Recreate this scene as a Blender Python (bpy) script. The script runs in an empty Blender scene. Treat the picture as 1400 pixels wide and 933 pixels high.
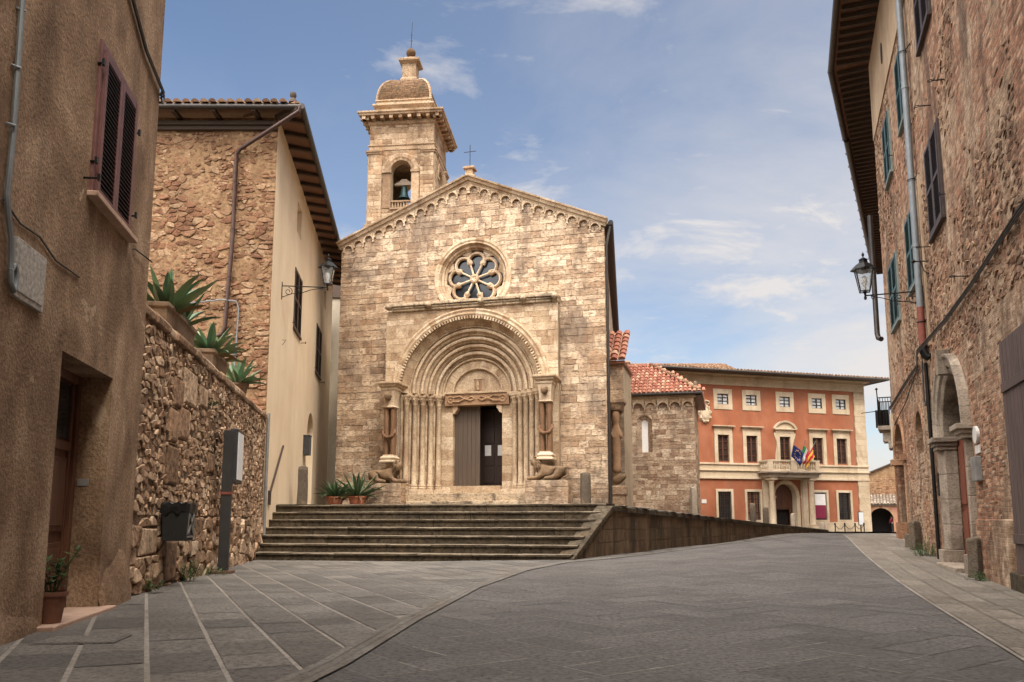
import bpy, bmesh, math, random
from mathutils import Vector, Matrix, noise as mnoise
R = math.radians
PI = math.pi
C = bpy.context.scene
COL = C.collection
# ------------------------------------------------------------------ camera, sky, sun, exposure
EYE = 1.05
cam = bpy.data.objects.new('camera', bpy.data.cameras.new('camera'))
COL.objects.link(cam)
cam.location = (0, 0, EYE)
cam.rotation_euler = (R(90 + 7.7447), 0, 0)
cam.data.sensor_width = 36
cam.data.lens = 28.286
cam.data.shift_y = 0.0671
cam.data.clip_end = 3000
C.camera = cam
SUN_DIR = Vector((0.34, -0.52, 0.80)).normalized()
SKY_STR = 0.07
CLOUD_COL = (5.3, 5.0, 4.8)
FILL_GAIN = 10.0
CLOUD_X, CLOUD_Y = 3.3, 1.9
W = bpy.data.worlds.new('World'); C.world = W; W.use_nodes = True
def build_world():
    nt = W.node_tree; N = nt.nodes; L = nt.links
    N.clear()
    out = N.new('ShaderNodeOutputWorld'); bg = N.new('ShaderNodeBackground')
    sky = N.new('ShaderNodeTexSky'); sky.sky_type = 'NISHITA'; sky.sun_disc = False
    sky.sun_elevation = math.asin(SUN_DIR.z)
    sky.sun_rotation = math.atan2(SUN_DIR.x, SUN_DIR.y)
    sky.air_density = 1.0; sky.dust_density = 0.6; sky.ozone_density = 2.0
    tc = N.new('ShaderNodeTexCoord')
    sep = N.new('ShaderNodeSeparateXYZ'); L.new(tc.outputs['Generated'], sep.inputs[0])
    def M(op, a, b=None, clamp=False):
        m = N.new('ShaderNodeMath'); m.operation = op; m.use_clamp = clamp
        for i, v in enumerate((a, b)):
            if v is None: continue
            if isinstance(v, (int, float)): m.inputs[i].default_value = v
            else: L.new(v, m.inputs[i])
        return m.outputs[0]
    zz = M('ADD', M('MAXIMUM', sep.outputs[2], 0.0), 0.22)
    cx = M('DIVIDE', sep.outputs[0], zz); cy = M('DIVIDE', sep.outputs[1], zz)
    cmb = N.new('ShaderNodeCombineXYZ'); L.new(cx, cmb.inputs[0]); L.new(cy, cmb.inputs[1])
    def noise(scale, detail, rough, dist, stretch, rot, off):
        mp = N.new('ShaderNodeMapping'); L.new(cmb.outputs[0], mp.inputs[0])
        mp.inputs['Scale'].default_value = stretch; mp.inputs['Rotation'].default_value = (0, 0, rot)
        mp.inputs['Location'].default_value = off
        n = N.new('ShaderNodeTexNoise'); L.new(mp.outputs[0], n.inputs['Vector'])
        n.inputs['Scale'].default_value = scale; n.inputs['Detail'].default_value = detail
        n.inputs['Roughness'].default_value = rough; n.inputs['Distortion'].default_value = dist
        return n.outputs['Fac']
    def ramp(v, stops):
        r = N.new('ShaderNodeValToRGB'); L.new(v, r.inputs[0])
        e = r.color_ramp.elements
        while len(e) < len(stops): e.new(0.5)
        for k, (p, c) in enumerate(stops):
            e[k].position = p; e[k].color = (c, c, c, 1)
        return r.outputs[0]
    veil = ramp(noise(0.9, 8, 0.58, 0.5, (1, 1.25, 1), R(35), (2.2, 0.6, 0)), [(0.40, 0), (0.72, 1)])
    wisp = ramp(noise(2.6, 10, 0.62, 0.35, (1.0, 1.5, 1), R(-30), (CLOUD_X, CLOUD_Y, 0)), [(0.55, 0), (0.74, 1)])
    # more cloud towards the right-hand half of the sky and towards the horizon
    side = M('MULTIPLY_ADD', sep.outputs[0], 0.9); side.node.inputs[2].default_value = 0.45
    low = ramp(sep.outputs[2], [(0.0, 1.0), (0.52, 0.0)])
    cov = M('ADD', M('MULTIPLY', M('MAXIMUM', side, 0.0), 0.75), M('MULTIPLY', low, 0.55))
    f = M('MULTIPLY', M('ADD', veil, 0.30), cov, False)
    f = M('ADD', f, M('MULTIPLY', wisp, 0.80), True)
    f = M('MULTIPLY', f, 0.92)
    # a bright bank of unseen cloud added above and behind to light the street
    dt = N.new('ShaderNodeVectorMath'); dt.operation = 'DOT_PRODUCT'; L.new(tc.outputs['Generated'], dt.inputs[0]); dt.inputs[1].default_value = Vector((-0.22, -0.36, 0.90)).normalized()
    fill_bank = ramp(dt.outputs['Value'], [(0.34, 0.0), (0.88, 1.0)])
    f = M('MAXIMUM', f, M('MULTIPLY', fill_bank, 0.95))
    gain = M('MULTIPLY_ADD', fill_bank, FILL_GAIN); gain.node.inputs[2].default_value = 1.0
    mix = N.new('ShaderNodeMix'); mix.data_type = 'RGBA'
    L.new(f, mix.inputs[0])
    hsv = N.new('ShaderNodeHueSaturation'); hsv.inputs['Saturation'].default_value = 1.0; hsv.inputs['Value'].default_value = 1.0
    L.new(sky.outputs[0], hsv.inputs['Color']); L.new(hsv.outputs[0], mix.inputs[6])
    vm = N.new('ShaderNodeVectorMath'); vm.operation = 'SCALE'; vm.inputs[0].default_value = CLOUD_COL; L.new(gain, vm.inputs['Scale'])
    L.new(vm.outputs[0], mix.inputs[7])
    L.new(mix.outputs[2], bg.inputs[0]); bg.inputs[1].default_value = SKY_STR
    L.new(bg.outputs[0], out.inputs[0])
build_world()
sl = bpy.data.lights.new('sun', 'SUN'); sl.energy = 1.0; sl.angle = R(12); sl.color = (1.0, 0.90, 0.76)
sun = bpy.data.objects.new('sun', sl); COL.objects.link(sun)
sun.rotation_euler = (-SUN_DIR).to_track_quat('-Z', 'Y').to_euler()
sun.location = (20, -30, 60)
C.view_settings.view_transform = 'Standard'; C.view_settings.look = 'None'
C.view_settings.exposure = 1.2; C.view_settings.gamma = 1.0
C.render.resolution_x = 1024; C.render.resolution_y = 682

# ------------------------------------------------------------------ materials
def new_mat(name):
    m = bpy.data.materials.new(name); m.use_nodes = True
    nt = m.node_tree
    return m, nt, nt.nodes['Principled BSDF']
def nd(nt, t, **kw):
    n = nt.nodes.new('ShaderNode' + t)
    for k, v in kw.items(): setattr(n, k, v)
    return n
def math_(nt, op, a, b=None, clamp=False, c=None):
    m = nd(nt, 'Math', operation=op, use_clamp=clamp)
    for i, v in enumerate((a, b, c)):
        if v is None: continue
        if isinstance(v, (int, float)): m.inputs[i].default_value = v
        else: nt.links.new(v, m.inputs[i])
    return m.outputs[0]
def ramp_(nt, v, stops):
    r = nd(nt, 'ValToRGB'); nt.links.new(v, r.inputs[0]); e = r.color_ramp.elements
    while len(e) < len(stops): e.new(0.5)
    for k, (p, c) in enumerate(stops):
        e[k].position = p
        e[k].color = (c, c, c, 1) if isinstance(c, (int, float)) else (*c, 1)
    return r.outputs[0]
def noise_(nt, scale, detail=5, rough=.55, stretch=(1, 1, 1), dist=0., off=(0, 0, 0)):
    tc = nd(nt, 'TexCoord'); mp = nd(nt, 'Mapping'); nt.links.new(tc.outputs['Object'], mp.inputs[0])
    mp.inputs['Scale'].default_value = stretch; mp.inputs['Location'].default_value = off
    n = nd(nt, 'TexNoise'); nt.links.new(mp.outputs[0], n.inputs['Vector'])
    n.inputs['Scale'].default_value = scale; n.inputs['Detail'].default_value = detail
    n.inputs['Roughness'].default_value = rough; n.inputs['Distortion'].default_value = dist
    return n.outputs['Fac']
def mix_(nt, f, a, b, mode='MIX'):
    m = nd(nt, 'Mix', data_type='RGBA', blend_type=mode)
    for i, v in ((0, f), (6, a), (7, b)):
        if isinstance(v, (int, float)): m.inputs[i].default_value = v
        elif isinstance(v, tuple): m.inputs[i].default_value = (*v, 1)
        else: nt.links.new(v, m.inputs[i])
    return m.outputs[2]
def bump_(nt, bsdf, h, strength=.4, dist=.02):
    b = nd(nt, 'Bump'); b.inputs['Strength'].default_value = strength; b.inputs['Distance'].default_value = dist
    nt.links.new(h, b.inputs['Height']); nt.links.new(b.outputs[0], bsdf.inputs['Normal'])
def stone(name, stops, rnd=.75, scale=3., stain=(.10, .075, .05), stain_amt=.5, stain_scale=.7, fine=22.,
          fstretch=(1, 1, 2.5), bump=.5, rough=.9, stain2=None, grain=.35, stain_lo=.48, stain_hi=.64, stretch2=(1, 1, .55), soft=.5, pits=0., smudge=0.):
    """stone whose blocks (mesh islands) each take their own tone, with grain, pits and weather stains"""
    m, nt, bs = new_mat(name)
    geo = nd(nt, 'NewGeometry')
    n1 = noise_(nt, scale, 6, .6)
    val = math_(nt, 'ADD', math_(nt, 'MULTIPLY', geo.outputs['Random Per Island'], rnd), math_(nt, 'MULTIPLY', math_(nt, 'SUBTRACT', n1, .5 * rnd), 1 - rnd * .55), True)
    col = ramp_(nt, val, stops)
    n2 = noise_(nt, fine, 7, .68, fstretch)
    g = ramp_(nt, n2, [(.37, 1 - grain), (.5, 1.0), (.64, 1 + grain * .5)])
    col = mix_(nt, 1.0, col, g, 'MULTIPLY')
    n3 = noise_(nt, stain_scale, 8, .68, stretch2, .4)
    s = math_(nt, 'MULTIPLY', ramp_(nt, n3, [(stain_lo, 0.), (stain_hi, 1.)]), stain_amt)
    col = mix_(nt, s, col, stain)
    if stain2:
        n4 = noise_(nt, stain_scale * 1.9, 6, .6, (1, 1, .6), .2, (7, 3, 5))
        col = mix_(nt, math_(nt, 'MULTIPLY', ramp_(nt, n4, [(.54, 0.), (.72, 1.)]), .55), col, stain2)
    if smudge:
        n6 = noise_(nt, 2.6, 7, .66, (1, 1, 1.5), .3, (3, 9, 1))
        col = mix_(nt, math_(nt, 'MULTIPLY', ramp_(nt, n6, [(.50, 0.), (.63, 1.)]), smudge), col, stain)
        n7 = noise_(nt, 3.4, 7, .66, (1.6, 1.6, .5), .3, (8, 1, 6))
        col = mix_(nt, math_(nt, 'MULTIPLY', ramp_(nt, n7, [(.54, 0.), (.66, 1.)]), smudge * .28), col, stops[-1][1])
    if pits:
        n5 = noise_(nt, fine * .62, 4, .6, fstretch, .5, (2, 8, 4))
        col = mix_(nt, math_(nt, 'MULTIPLY', ramp_(nt, n5, [(.57, 0.), (.66, 1.)]), pits), col, tuple(c * .55 for c in stain))
    nt.links.new(col, bs.inputs['Base Color'])
    bs.inputs['Roughness'].default_value = rough
    bs.inputs['Specular IOR Level'].default_value = .15
    h = math_(nt, 'ADD', math_(nt, 'MULTIPLY', n2, .6), math_(nt, 'MULTIPLY', n1, soft))
    bump_(nt, bs, h, bump, .03)
    return m
def paint(name, col, var=.15, rough=.6, scale=6., bump=.05, metal=0., spec=.4, stretch=(1, 1, 1), wear=None):
    m, nt, bs = new_mat(name)
    n = noise_(nt, scale, 6, .6, stretch)
    c = mix_(nt, 1.0, col, ramp_(nt, n, [(.3, 1 - var), (.7, 1 + var)]), 'MULTIPLY')
    if wear:
        c = mix_(nt, ramp_(nt, noise_(nt, scale * 2.1, 8, .7, stretch, 0, (3, 1, 2)), [(.55, 0.), (.68, wear[1])]), c, wear[0])
    nt.links.new(c, bs.inputs['Base Color'])
    bs.inputs['Roughness'].default_value = rough; bs.inputs['Metallic'].default_value = metal
    bs.inputs['Specular IOR Level'].default_value = spec
    if bump: bump_(nt, bs, n, bump, .01)
    return m
def stucco(name, c1, c2, c3, scale=.8, grain=70., bump=.35, patch=None, patch_thr=.66, streak=None, gc=.07):
    m, nt, bs = new_mat(name)
    n1 = noise_(nt, scale, 8, .62, (1, 1, .7), .3)
    col = ramp_(nt, n1, [(.35, c1), (.5, c2), (.65, c3)])
    n2 = noise_(nt, grain, 3, .7)
    col = mix_(nt, 1.0, col, ramp_(nt, n2, [(.36, 1 - gc), (.5, 1.), (.64, 1 + gc)]), 'MULTIPLY')
    if streak:
        n5 = noise_(nt, 1.6, 6, .6, (2.2, 2.2, .16), .0, (4, 4, 1))
        col = mix_(nt, math_(nt, 'MULTIPLY', ramp_(nt, n5, [(.5, 0.), (.75, 1.)]), streak[1]), col, streak[0])
    if patch:
        n3 = noise_(nt, 1.5, 9, .62, (1, 1, 1), .5, (9, 2, 4))
        col = mix_(nt, ramp_(nt, n3, [(patch_thr, 0.), (patch_thr + .03, .8)]), col, patch)
    nt.links.new(col, bs.inputs['Base Color'])
    bs.inputs['Roughness'].default_value = .93; bs.inputs['Specular IOR Level'].default_value = .2
    bump_(nt, bs, math_(nt, 'ADD', n2, math_(nt, 'MULTIPLY', n1, 2.)), bump, .012)
    return m
def island(name, stops, rough=.8, bump=.3, scale=12., rnd=.8, spec=.3):
    m, nt, bs = new_mat(name)
    geo = nd(nt, 'NewGeometry'); n = noise_(nt, scale, 6, .65)
    v = math_(nt, 'ADD', math_(nt, 'MULTIPLY', geo.outputs['Random Per Island'], rnd), math_(nt, 'MULTIPLY', math_(nt, 'SUBTRACT', n, .5 * rnd), .7), True)
    nt.links.new(ramp_(nt, v, stops), bs.inputs['Base Color'])
    bs.inputs['Roughness'].default_value = rough; bs.inputs['Specular IOR Level'].default_value = spec
    if bump: bump_(nt, bs, n, bump, .01)
    return m
def glass_(name, col=(.02, .025, .03), rough=.12):
    m, nt, bs = new_mat(name)
    n = noise_(nt, 1.5, 3)
    nt.links.new(mix_(nt, 1., col, ramp_(nt, n, [(.3, .6), (.7, 1.5)]), 'MULTIPLY'), bs.inputs['Base Color'])
    bs.inputs['Roughness'].default_value = rough
    bs.inputs['Specular IOR Level'].default_value = .6
    return m
M = {}
M['ashlar'] = stone('church_ashlar', [(0, (.26, .165, .100)), (.22, (.38, .262, .165)), (.5, (.50, .372, .250)), (.8, (.59, .455, .315)), (1, (.70, .575, .425))],
                    rnd=.72, smudge=.55, stain=(.135, .095, .068), stain_amt=.75, stain_scale=.62, stain2=(.30, .165, .085), grain=.60, bump=.9, fine=8.5, fstretch=(1, 1, 3.4), stain_lo=.49, stain_hi=.61, pits=.75)
M['carved'] = stone('carved_travertine', [(0, (.25, .155, .088)), (.12, (.39, .275, .17)), (.4, (.50, .378, .248)), (.75, (.59, .462, .32)), (1, (.66, .54, .395))],
                    stain=(.19, .105, .056), pits=.45, stain_amt=.6, stain_scale=1.3, grain=.42, bump=.4, fine=18., fstretch=(1, 1, 2), rnd=.8, smudge=.35)
M['tower'] = stone('tower_ashlar', [(0, (.19, .120, .072)), (.3, (.29, .198, .122)), (.6, (.38, .278, .180)), (1, (.50, .39, .27))], pits=.75,
                   stain=(.10, .058, .032), stain_amt=.7, stain_scale=.6, stain2=(.36, .19, .08), grain=.5, bump=.7, fine=12., fstretch=(1, 1, 3))
M['tower_brick'] = stone('tower_brick', [(0, (.075, .042, .022)), (.5, (.125, .070, .036)), (1, (.18, .108, .06))], stain=(.055, .042, .022), grain=.6, fine=9., stain_amt=.8, stain_scale=1.6)
M['old_brick'] = stone('old_brick', [(0, (.20, .10, .055)), (.5, (.31, .17, .095)), (1, (.42, .27, .165))], stain=(.12, .07, .045), grain=.5, fine=12.)
M['brown_stone'] = stone('brown_sandstone', [(0, (.24, .140, .078)), (.5, (.33, .205, .12)), (1, (.42, .28, .175))], stain=(.06, .035, .02), stain_amt=.4, rnd=.3, bump=.5)
M['column_stone'] = stone('dark_column_stone', [(0, (.13, .070, .038)), (.5, (.20, .112, .062)), (1, (.28, .17, .10))], stain=(.06, .035, .02), stain_amt=.4, rnd=.3, bump=.5, pits=.4)
M['lion'] = stone('weathered_sandstone', [(0, (.13, .083, .048)), (.5, (.21, .138, .08)), (1, (.31, .21, .128))], stain=(.05, .035, .022), stain_amt=.6, stain_scale=2.5, rnd=.2, bump=.7, fine=16)
M['mortar'] = stone('lime_mortar', [(0, (.30, .23, .15)), (1, (.42, .33, .23))], rnd=.1, stain=(.15, .11, .07), stain_amt=.5)
M['chapel'] = stone('chapel_ashlar', [(0, (.20, .115, .074)), (.3, (.34, .235, .155)), (.6, (.46, .345, .24)), (1, (.60, .485, .36))],
                    rnd=.75, smudge=.4, pits=.7, stain=(.14, .095, .066), stain_amt=.6, stain_scale=.8, grain=.55, bump=.8, fine=8., fstretch=(1, 1, 3))
M['rubble'] = stone('rubble_wall_stone', [(0, (.17, .10, .06)), (.3, (.31, .195, .12)), (.65, (.45, .31, .20)), (1, (.62, .48, .34))],
                    pits=.6, stain=(.075, .052, .034), stain_amt=.65, stain_scale=.9, grain=.55, bump=1., fine=11., fstretch=(1, 1, 1.2), scale=5)
M['rubble_mortar'] = stone('rubble_wall_mortar', [(0, (.11, .074, .047)), (1, (.21, .145, .093))], rnd=.1, grain=.5, bump=1.)
M['house_stone'] = stone('house_rubble_stone', [(0, (.12, .056, .033)), (.25, (.21, .105, .058)), (.6, (.28, .165, .092)), (1, (.40, .285, .18))],
                         stain=(.09, .055, .033), stain_amt=.5, grain=.5, bump=.9, fine=13., scale=5)
M['house_mortar'] = stone('house_earth_mortar', [(0, (.15, .085, .043)), (.5, (.25, .155, .083)), (1, (.37, .255, .155))], rnd=.05, scale=2.2,
                          stain=(.13, .068, .036), stain_amt=.75, stain_scale=1.3, grain=.5, bump=1., fine=10., fstretch=(1, 1, 1.3))
M['cream'] = stucco('cream_plaster', (.64, .50, .335), (.70, .56, .385), (.75, .61, .43), .6, 50, .12, streak=((.56, .43, .29), .35))
M['brown_stucco'] = stucco('brown_roughcast', (.135, .083, .049), (.235, .152, .092), (.37, .26, .168), 1.1, 26, 1., patch=(.43, .32, .22), patch_thr=.64, streak=((.11, .072, .047), .45), gc=.28)
M['beige'] = stucco('dirty_beige_plaster', (.28, .195, .12), (.36, .26, .165), (.43, .325, .215), .9, 40, .2, streak=((.28, .19, .115), .6))
M['grey_plaster'] = stucco('grey_plaster', (.24, .20, .15), (.33, .285, .22), (.42, .37, .29), .5, 40, .2)
M['orange'] = stucco('orange_stucco', (.265, .092, .046), (.31, .110, .055), (.36, .138, .072), .8, 40, .1, streak=((.25, .125, .08), .75))
M['pink'] = stucco('pink_plaster', (.26, .12, .075), (.32, .16, .105), (.38, .21, .14), .7, 40, .2)
M['white_stone'] = stone('pale_travertine_trim', [(0, (.45, .355, .24)), (.5, (.55, .445, .31)), (1, (.63, .53, .39))], rnd=.5, stain=(.27, .175, .10), stain_amt=.5, grain=.3, bump=.2)
M['pale_travertine'] = stone('portal_travertine', [(0, (.24, .19, .14)), (.5, (.34, .28, .215)), (1, (.44, .37, .29))], rnd=.4, pits=.5, stain=(.10, .074, .052), stain_amt=.8, stain_scale=1.2, grain=.35, bump=.5)
M['cornice'] = stone('weathered_cornice_stone', [(0, (.34, .255, .165)), (.5, (.46, .36, .245)), (1, (.56, .45, .32))], rnd=.5, stain=(.085, .062, .042), stain_amt=.85, stain_scale=1.7, grain=.5, bump=.7, pits=.6, fine=12.)
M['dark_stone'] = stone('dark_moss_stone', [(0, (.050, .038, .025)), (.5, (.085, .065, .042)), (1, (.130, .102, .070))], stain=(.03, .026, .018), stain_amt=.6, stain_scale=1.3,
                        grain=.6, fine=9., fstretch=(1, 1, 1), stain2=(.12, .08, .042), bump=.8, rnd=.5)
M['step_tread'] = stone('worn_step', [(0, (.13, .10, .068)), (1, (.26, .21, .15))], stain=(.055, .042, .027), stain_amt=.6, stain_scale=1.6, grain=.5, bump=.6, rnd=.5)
M['parapet'] = stone('parapet_block', [(0, (.12, .08, .05)), (.5, (.17, .115, .07)), (1, (.235, .165, .10))], stain=(.045, .036, .024), stain_amt=.85, stain_scale=1.0, grain=.4,
                     fine=9., fstretch=(3, 3, .5), bump=.5, rnd=.55, stain_lo=.42, stain_hi=.62, stretch2=(2.2, 2.2, .35))
M['bollard'] = stone('weathered_post_stone', [(0, (.070, .054, .038)), (1, (.15, .12, .088))], rnd=.2, stain=(.30, .20, .11), stain_amt=.5, stain_scale=2., grain=.5, bump=.8)
M['slab'] = stone('paving_slab', [(0, (.082, .075, .069)), (.5, (.107, .098, .090)), (1, (.140, .129, .117))], rnd=.5, scale=1.2, stain=(.075, .067, .06), stain_amt=.45, stain_scale=.5,
                  grain=.5, fine=22., fstretch=(1, 1, 1), bump=.45, rough=.9, stretch2=(1, 1, 1), soft=.02)
M['slab_warm'] = stone('square_paving_slab', [(0, (.095, .087, .077)), (.5, (.140, .127, .110)), (1, (.195, .175, .148))], rnd=.7, scale=1.2, stain=(.085, .073, .06), stain_amt=.5, stain_scale=.45,
                       grain=.5, fine=26., fstretch=(1, 1, 1), bump=.45, rough=.9, stretch2=(1, 1, 1), soft=.02)
M['joint'] = stone('road_joint_sand', [(0, (.11, .10, .088)), (.5, (.17, .155, .135)), (1, (.30, .27, .225))], rnd=.0, scale=.9, grain=.3, bump=.2)
M['pale_joint'] = stone('pale_joint_mortar', [(0, (.20, .178, .148)), (1, (.34, .30, .25))], rnd=.0, scale=.9, grain=.3, bump=.2)
M['road_pale_joint'] = stone('worn_pale_joint', [(0, (.135, .125, .11)), (.5, (.19, .175, .152)), (1, (.28, .255, .215))], rnd=.0, scale=1.5, grain=.5, bump=.2, stain=(.10, .094, .086), stain_amt=.5, stain_scale=2.2)
M['dark_joint'] = stone('worn_dark_joint', [(0, (.035, .031, .027)), (1, (.075, .067, .058))], rnd=.0, scale=.9, grain=.3, bump=.2)
M['gutter'] = stone('grooved_gutter_stone', [(0, (.125, .113, .097)), (1, (.185, .168, .142))], rnd=.6, grain=.4, bump=.4, fine=20)
M['walk'] = stone('side_paving', [(0, (.135, .118, .095)), (.5, (.18, .157, .127)), (1, (.24, .207, .165))], rnd=.6, stain=(.12, .10, .075), stain_amt=.45, grain=.4, bump=.5, stretch2=(1, 1, 1))
M['terra_tile'] = island('old_roof_tile', [(0, (.095, .052, .030)), (.35, (.18, .098, .054)), (.65, (.24, .145, .084)), (1, (.31, .22, .14))], .9, .5, 9)
M['red_tile'] = island('new_roof_tile', [(0, (.17, .052, .034)), (.4, (.26, .090, .054)), (.75, (.31, .16, .10)), (1, (.40, .29, .20))], .85, .4, 9)
M['grey_tile'] = island('lichen_roof_tile', [(0, (.12, .09, .065)), (.5, (.21, .165, .122)), (1, (.33, .27, .215))], .9, .4, 9)
M['pianelle'] = island('eave_brick_tile', [(0, (.13, .062, .036)), (1, (.25, .13, .075))], .9, .3, 6)
M['rafter'] = paint('old_rafter_wood', (.060, .040, .028), .35, .8, 9, .3, stretch=(1, 6, 6))
M['gutter_metal'] = paint('brown_gutter_metal', (.040, .033, .028), .2, .45, 4, .05, .3)
M['brown_pipe'] = paint('brown_pipe', (.060, .030, .022), .25, .5, 5, .05)
M['grey_pipe'] = paint('grey_pipe', (.20, .22, .23), .15, .5, 5, .05, .2)
M['zinc'] = paint('aged_zinc', (.22, .215, .20), .25, .55, 7, .1, .3)
M['red_pipe'] = paint('rust_red_pipe', (.19, .055, .035), .25, .6, 7, .1)
M['iron'] = paint('black_iron', (.018, .017, .016), .3, .5, 12, .1, .6)
M['rust_iron'] = paint('rusty_iron', (.055, .036, .026), .4, .7, 12, .2, .4)
M['cable'] = paint('weathered_cable', (.055, .048, .042), .3, .6, 9, .05)
M['shutter_red'] = paint('maroon_shutter_paint', (.125, .048, .040), .3, .55, 7, .1, wear=((.24, .13, .10), .5))
M['shutter_slat'] = paint('dark_slat_paint', (.050, .026, .022), .3, .6, 9, .1)
M['shutter_green'] = paint('green_shutter_paint', (.035, .072, .066), .2, .5, 7, .1)
M['shutter_brown'] = paint('brown_shutter_paint', (.045, .028, .022), .25, .55, 7, .1)
M['shutter_pale'] = paint('weathered_shutter_edge', (.17, .19, .17), .2, .6, 9, .1)
M['wood_door'] = paint('dark_walnut_door', (.095, .040, .022), .4, .5, 3, .15, stretch=(7, 7, .7))
M['church_door'] = paint('grey_brown_door', (.085, .060, .042), .2, .6, 3, .15, stretch=(9, 9, .5))
M['inner_door'] = paint('inner_walnut_door', (.030, .015, .010), .3, .5, 3, .1, stretch=(5, 5, .8))
M['gate_wood'] = paint('weathered_gate_wood', (.085, .056, .048), .4, .8, 3, .3, stretch=(9, 9, .6), wear=((.17, .13, .115), .6))
M['red_door'] = paint('red_brown_door', (.16, .048, .027), .25, .5, 3, .1, stretch=(7, 7, .7))
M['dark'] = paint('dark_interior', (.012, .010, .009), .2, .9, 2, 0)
M['glass'] = glass_('window_glass')
M['sky_glass'] = glass_('painted_sky_glass', (.50, .53, .53), .05)  # pale base colour stands in for sky reflected in the panes
M['lamp_glass'] = None
def lampglass():
    m, nt, bs = new_mat('lamp_glass')
    bs.inputs['Base Color'].default_value = (.75, .76, .74, 1); bs.inputs['Roughness'].default_value = .2
    bs.inputs['Transmission Weight'].default_value = .85; bs.inputs['IOR'].default_value = 1.1
    n = noise_(nt, 9, 4); nt.links.new(ramp_(nt, n, [(.3, .12), (.7, .35)]), bs.inputs['Roughness'])
    return m
M['lamp_glass'] = lampglass()
M['white_paper'] = paint('notice_paper', (.62, .60, .56), .06, .8, 5, 0)
M['panel_grey'] = paint('grey_panel_face', (.66, .68, .69), .05, .35, 2, 0)
M['panel_frame'] = paint('dark_panel_frame', (.045, .044, .043), .2, .5, 6, .05, .3)
M['post_grey'] = paint('dark_grey_post', (.040, .038, .036), .25, .55, 4, .05, .3)
M['base_brown'] = paint('rusted_base_plate', (.11, .055, .035), .3, .8, 12, .2)
M['bin_black'] = paint('bin_plastic', (.013, .013, .012), .25, .75, 7, .1)
M['bin_emblem'] = paint('faded_bin_emblem', (.15, .14, .125), .3, .8, 9, .05)
M['bag'] = paint('black_bag', (.012, .012, .012), .2, .3, 16, .5)
M['terracotta'] = paint('terracotta_pot', (.33, .115, .062), .2, .8, 8, .15, wear=((.42, .25, .17), .5))
M['dark_terracotta'] = paint('dark_terracotta', (.17, .075, .045), .25, .8, 8, .15)
M['trough'] = paint('stone_trough', (.20, .135, .085), .3, .9, 9, .3, wear=((.29, .22, .155), .5))
M['agave'] = island('agave_leaf', [(0, (.05, .11, .05)), (.5, (.12, .20, .105)), (.8, (.20, .27, .13)), (1, (.36, .30, .11))], .5, .1, 5, spec=.4)
M['agave_dark'] = island('potted_agave_leaf', [(0, (.025, .06, .024)), (.55, (.06, .115, .05)), (.85, (.16, .22, .11)), (1, (.36, .37, .22))], .5, .1, 5, spec=.4)
M['dead_leaf'] = island('dry_agave_leaf', [(0, (.10, .062, .028)), (1, (.27, .19, .085))], .7, .2, 8)
M['leaf'] = island('small_leaf', [(0, (.022, .048, .014)), (.6, (.05, .095, .026)), (1, (.10, .145, .045))], .6, .1, 9)
M['soil'] = paint('potting_soil', (.035, .024, .016), .4, .95, 20, .5)
M['bronze'] = paint('green_bronze_bell', (.03, .06, .06), .3, .5, 7, .1, .5)
M['flag_blue'] = paint('blue_flag_cloth', (.015, .03, .15), .15, .8, 8, .1)
M['flag_yellow'] = paint('yellow_cloth', (.72, .40, .04), .15, .8, 8, .1)
M['flag_green'] = paint('green_cloth', (.03, .24, .08), .15, .8, 8, .1)
M['flag_white'] = paint('white_cloth', (.70, .68, .66), .08, .8, 8, .1)
M['flag_red'] = paint('red_cloth', (.42, .02, .03), .15, .8, 8, .1)
M['crimson'] = paint('crimson_banner', (.20, .012, .045), .12, .7, 4, .05)
M['metal_panel'] = paint('utility_metal', (.36, .335, .295), .45, .6, 24, .15, .0)
M['pink_sill'] = paint('pink_stone_sill', (.42, .28, .20), .2, .75, 7, .15)
M['plaque'] = paint('white_plaque', (.62, .60, .55), .1, .4, 7, 0)
M['skin'] = paint('skin', (.42, .24, .16), .05, .6, 8, 0)
M['hair'] = paint('dark_hair', (.02, .014, .01), .2, .6, 20, .1)
M['jacket'] = paint('dark_red_jacket', (.17, .018, .03), .15, .8, 9, .1)
M['trouser'] = paint('dark_trousers', (.03, .03, .04), .15, .8, 9, .1)
M['earth'] = paint('bare_earth', (.10, .085, .06), .3, .95, .5, .2)
M['terrace'] = paint('terrace_soil', (.12, .085, .055), .3, .95, 3, .3)

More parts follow.
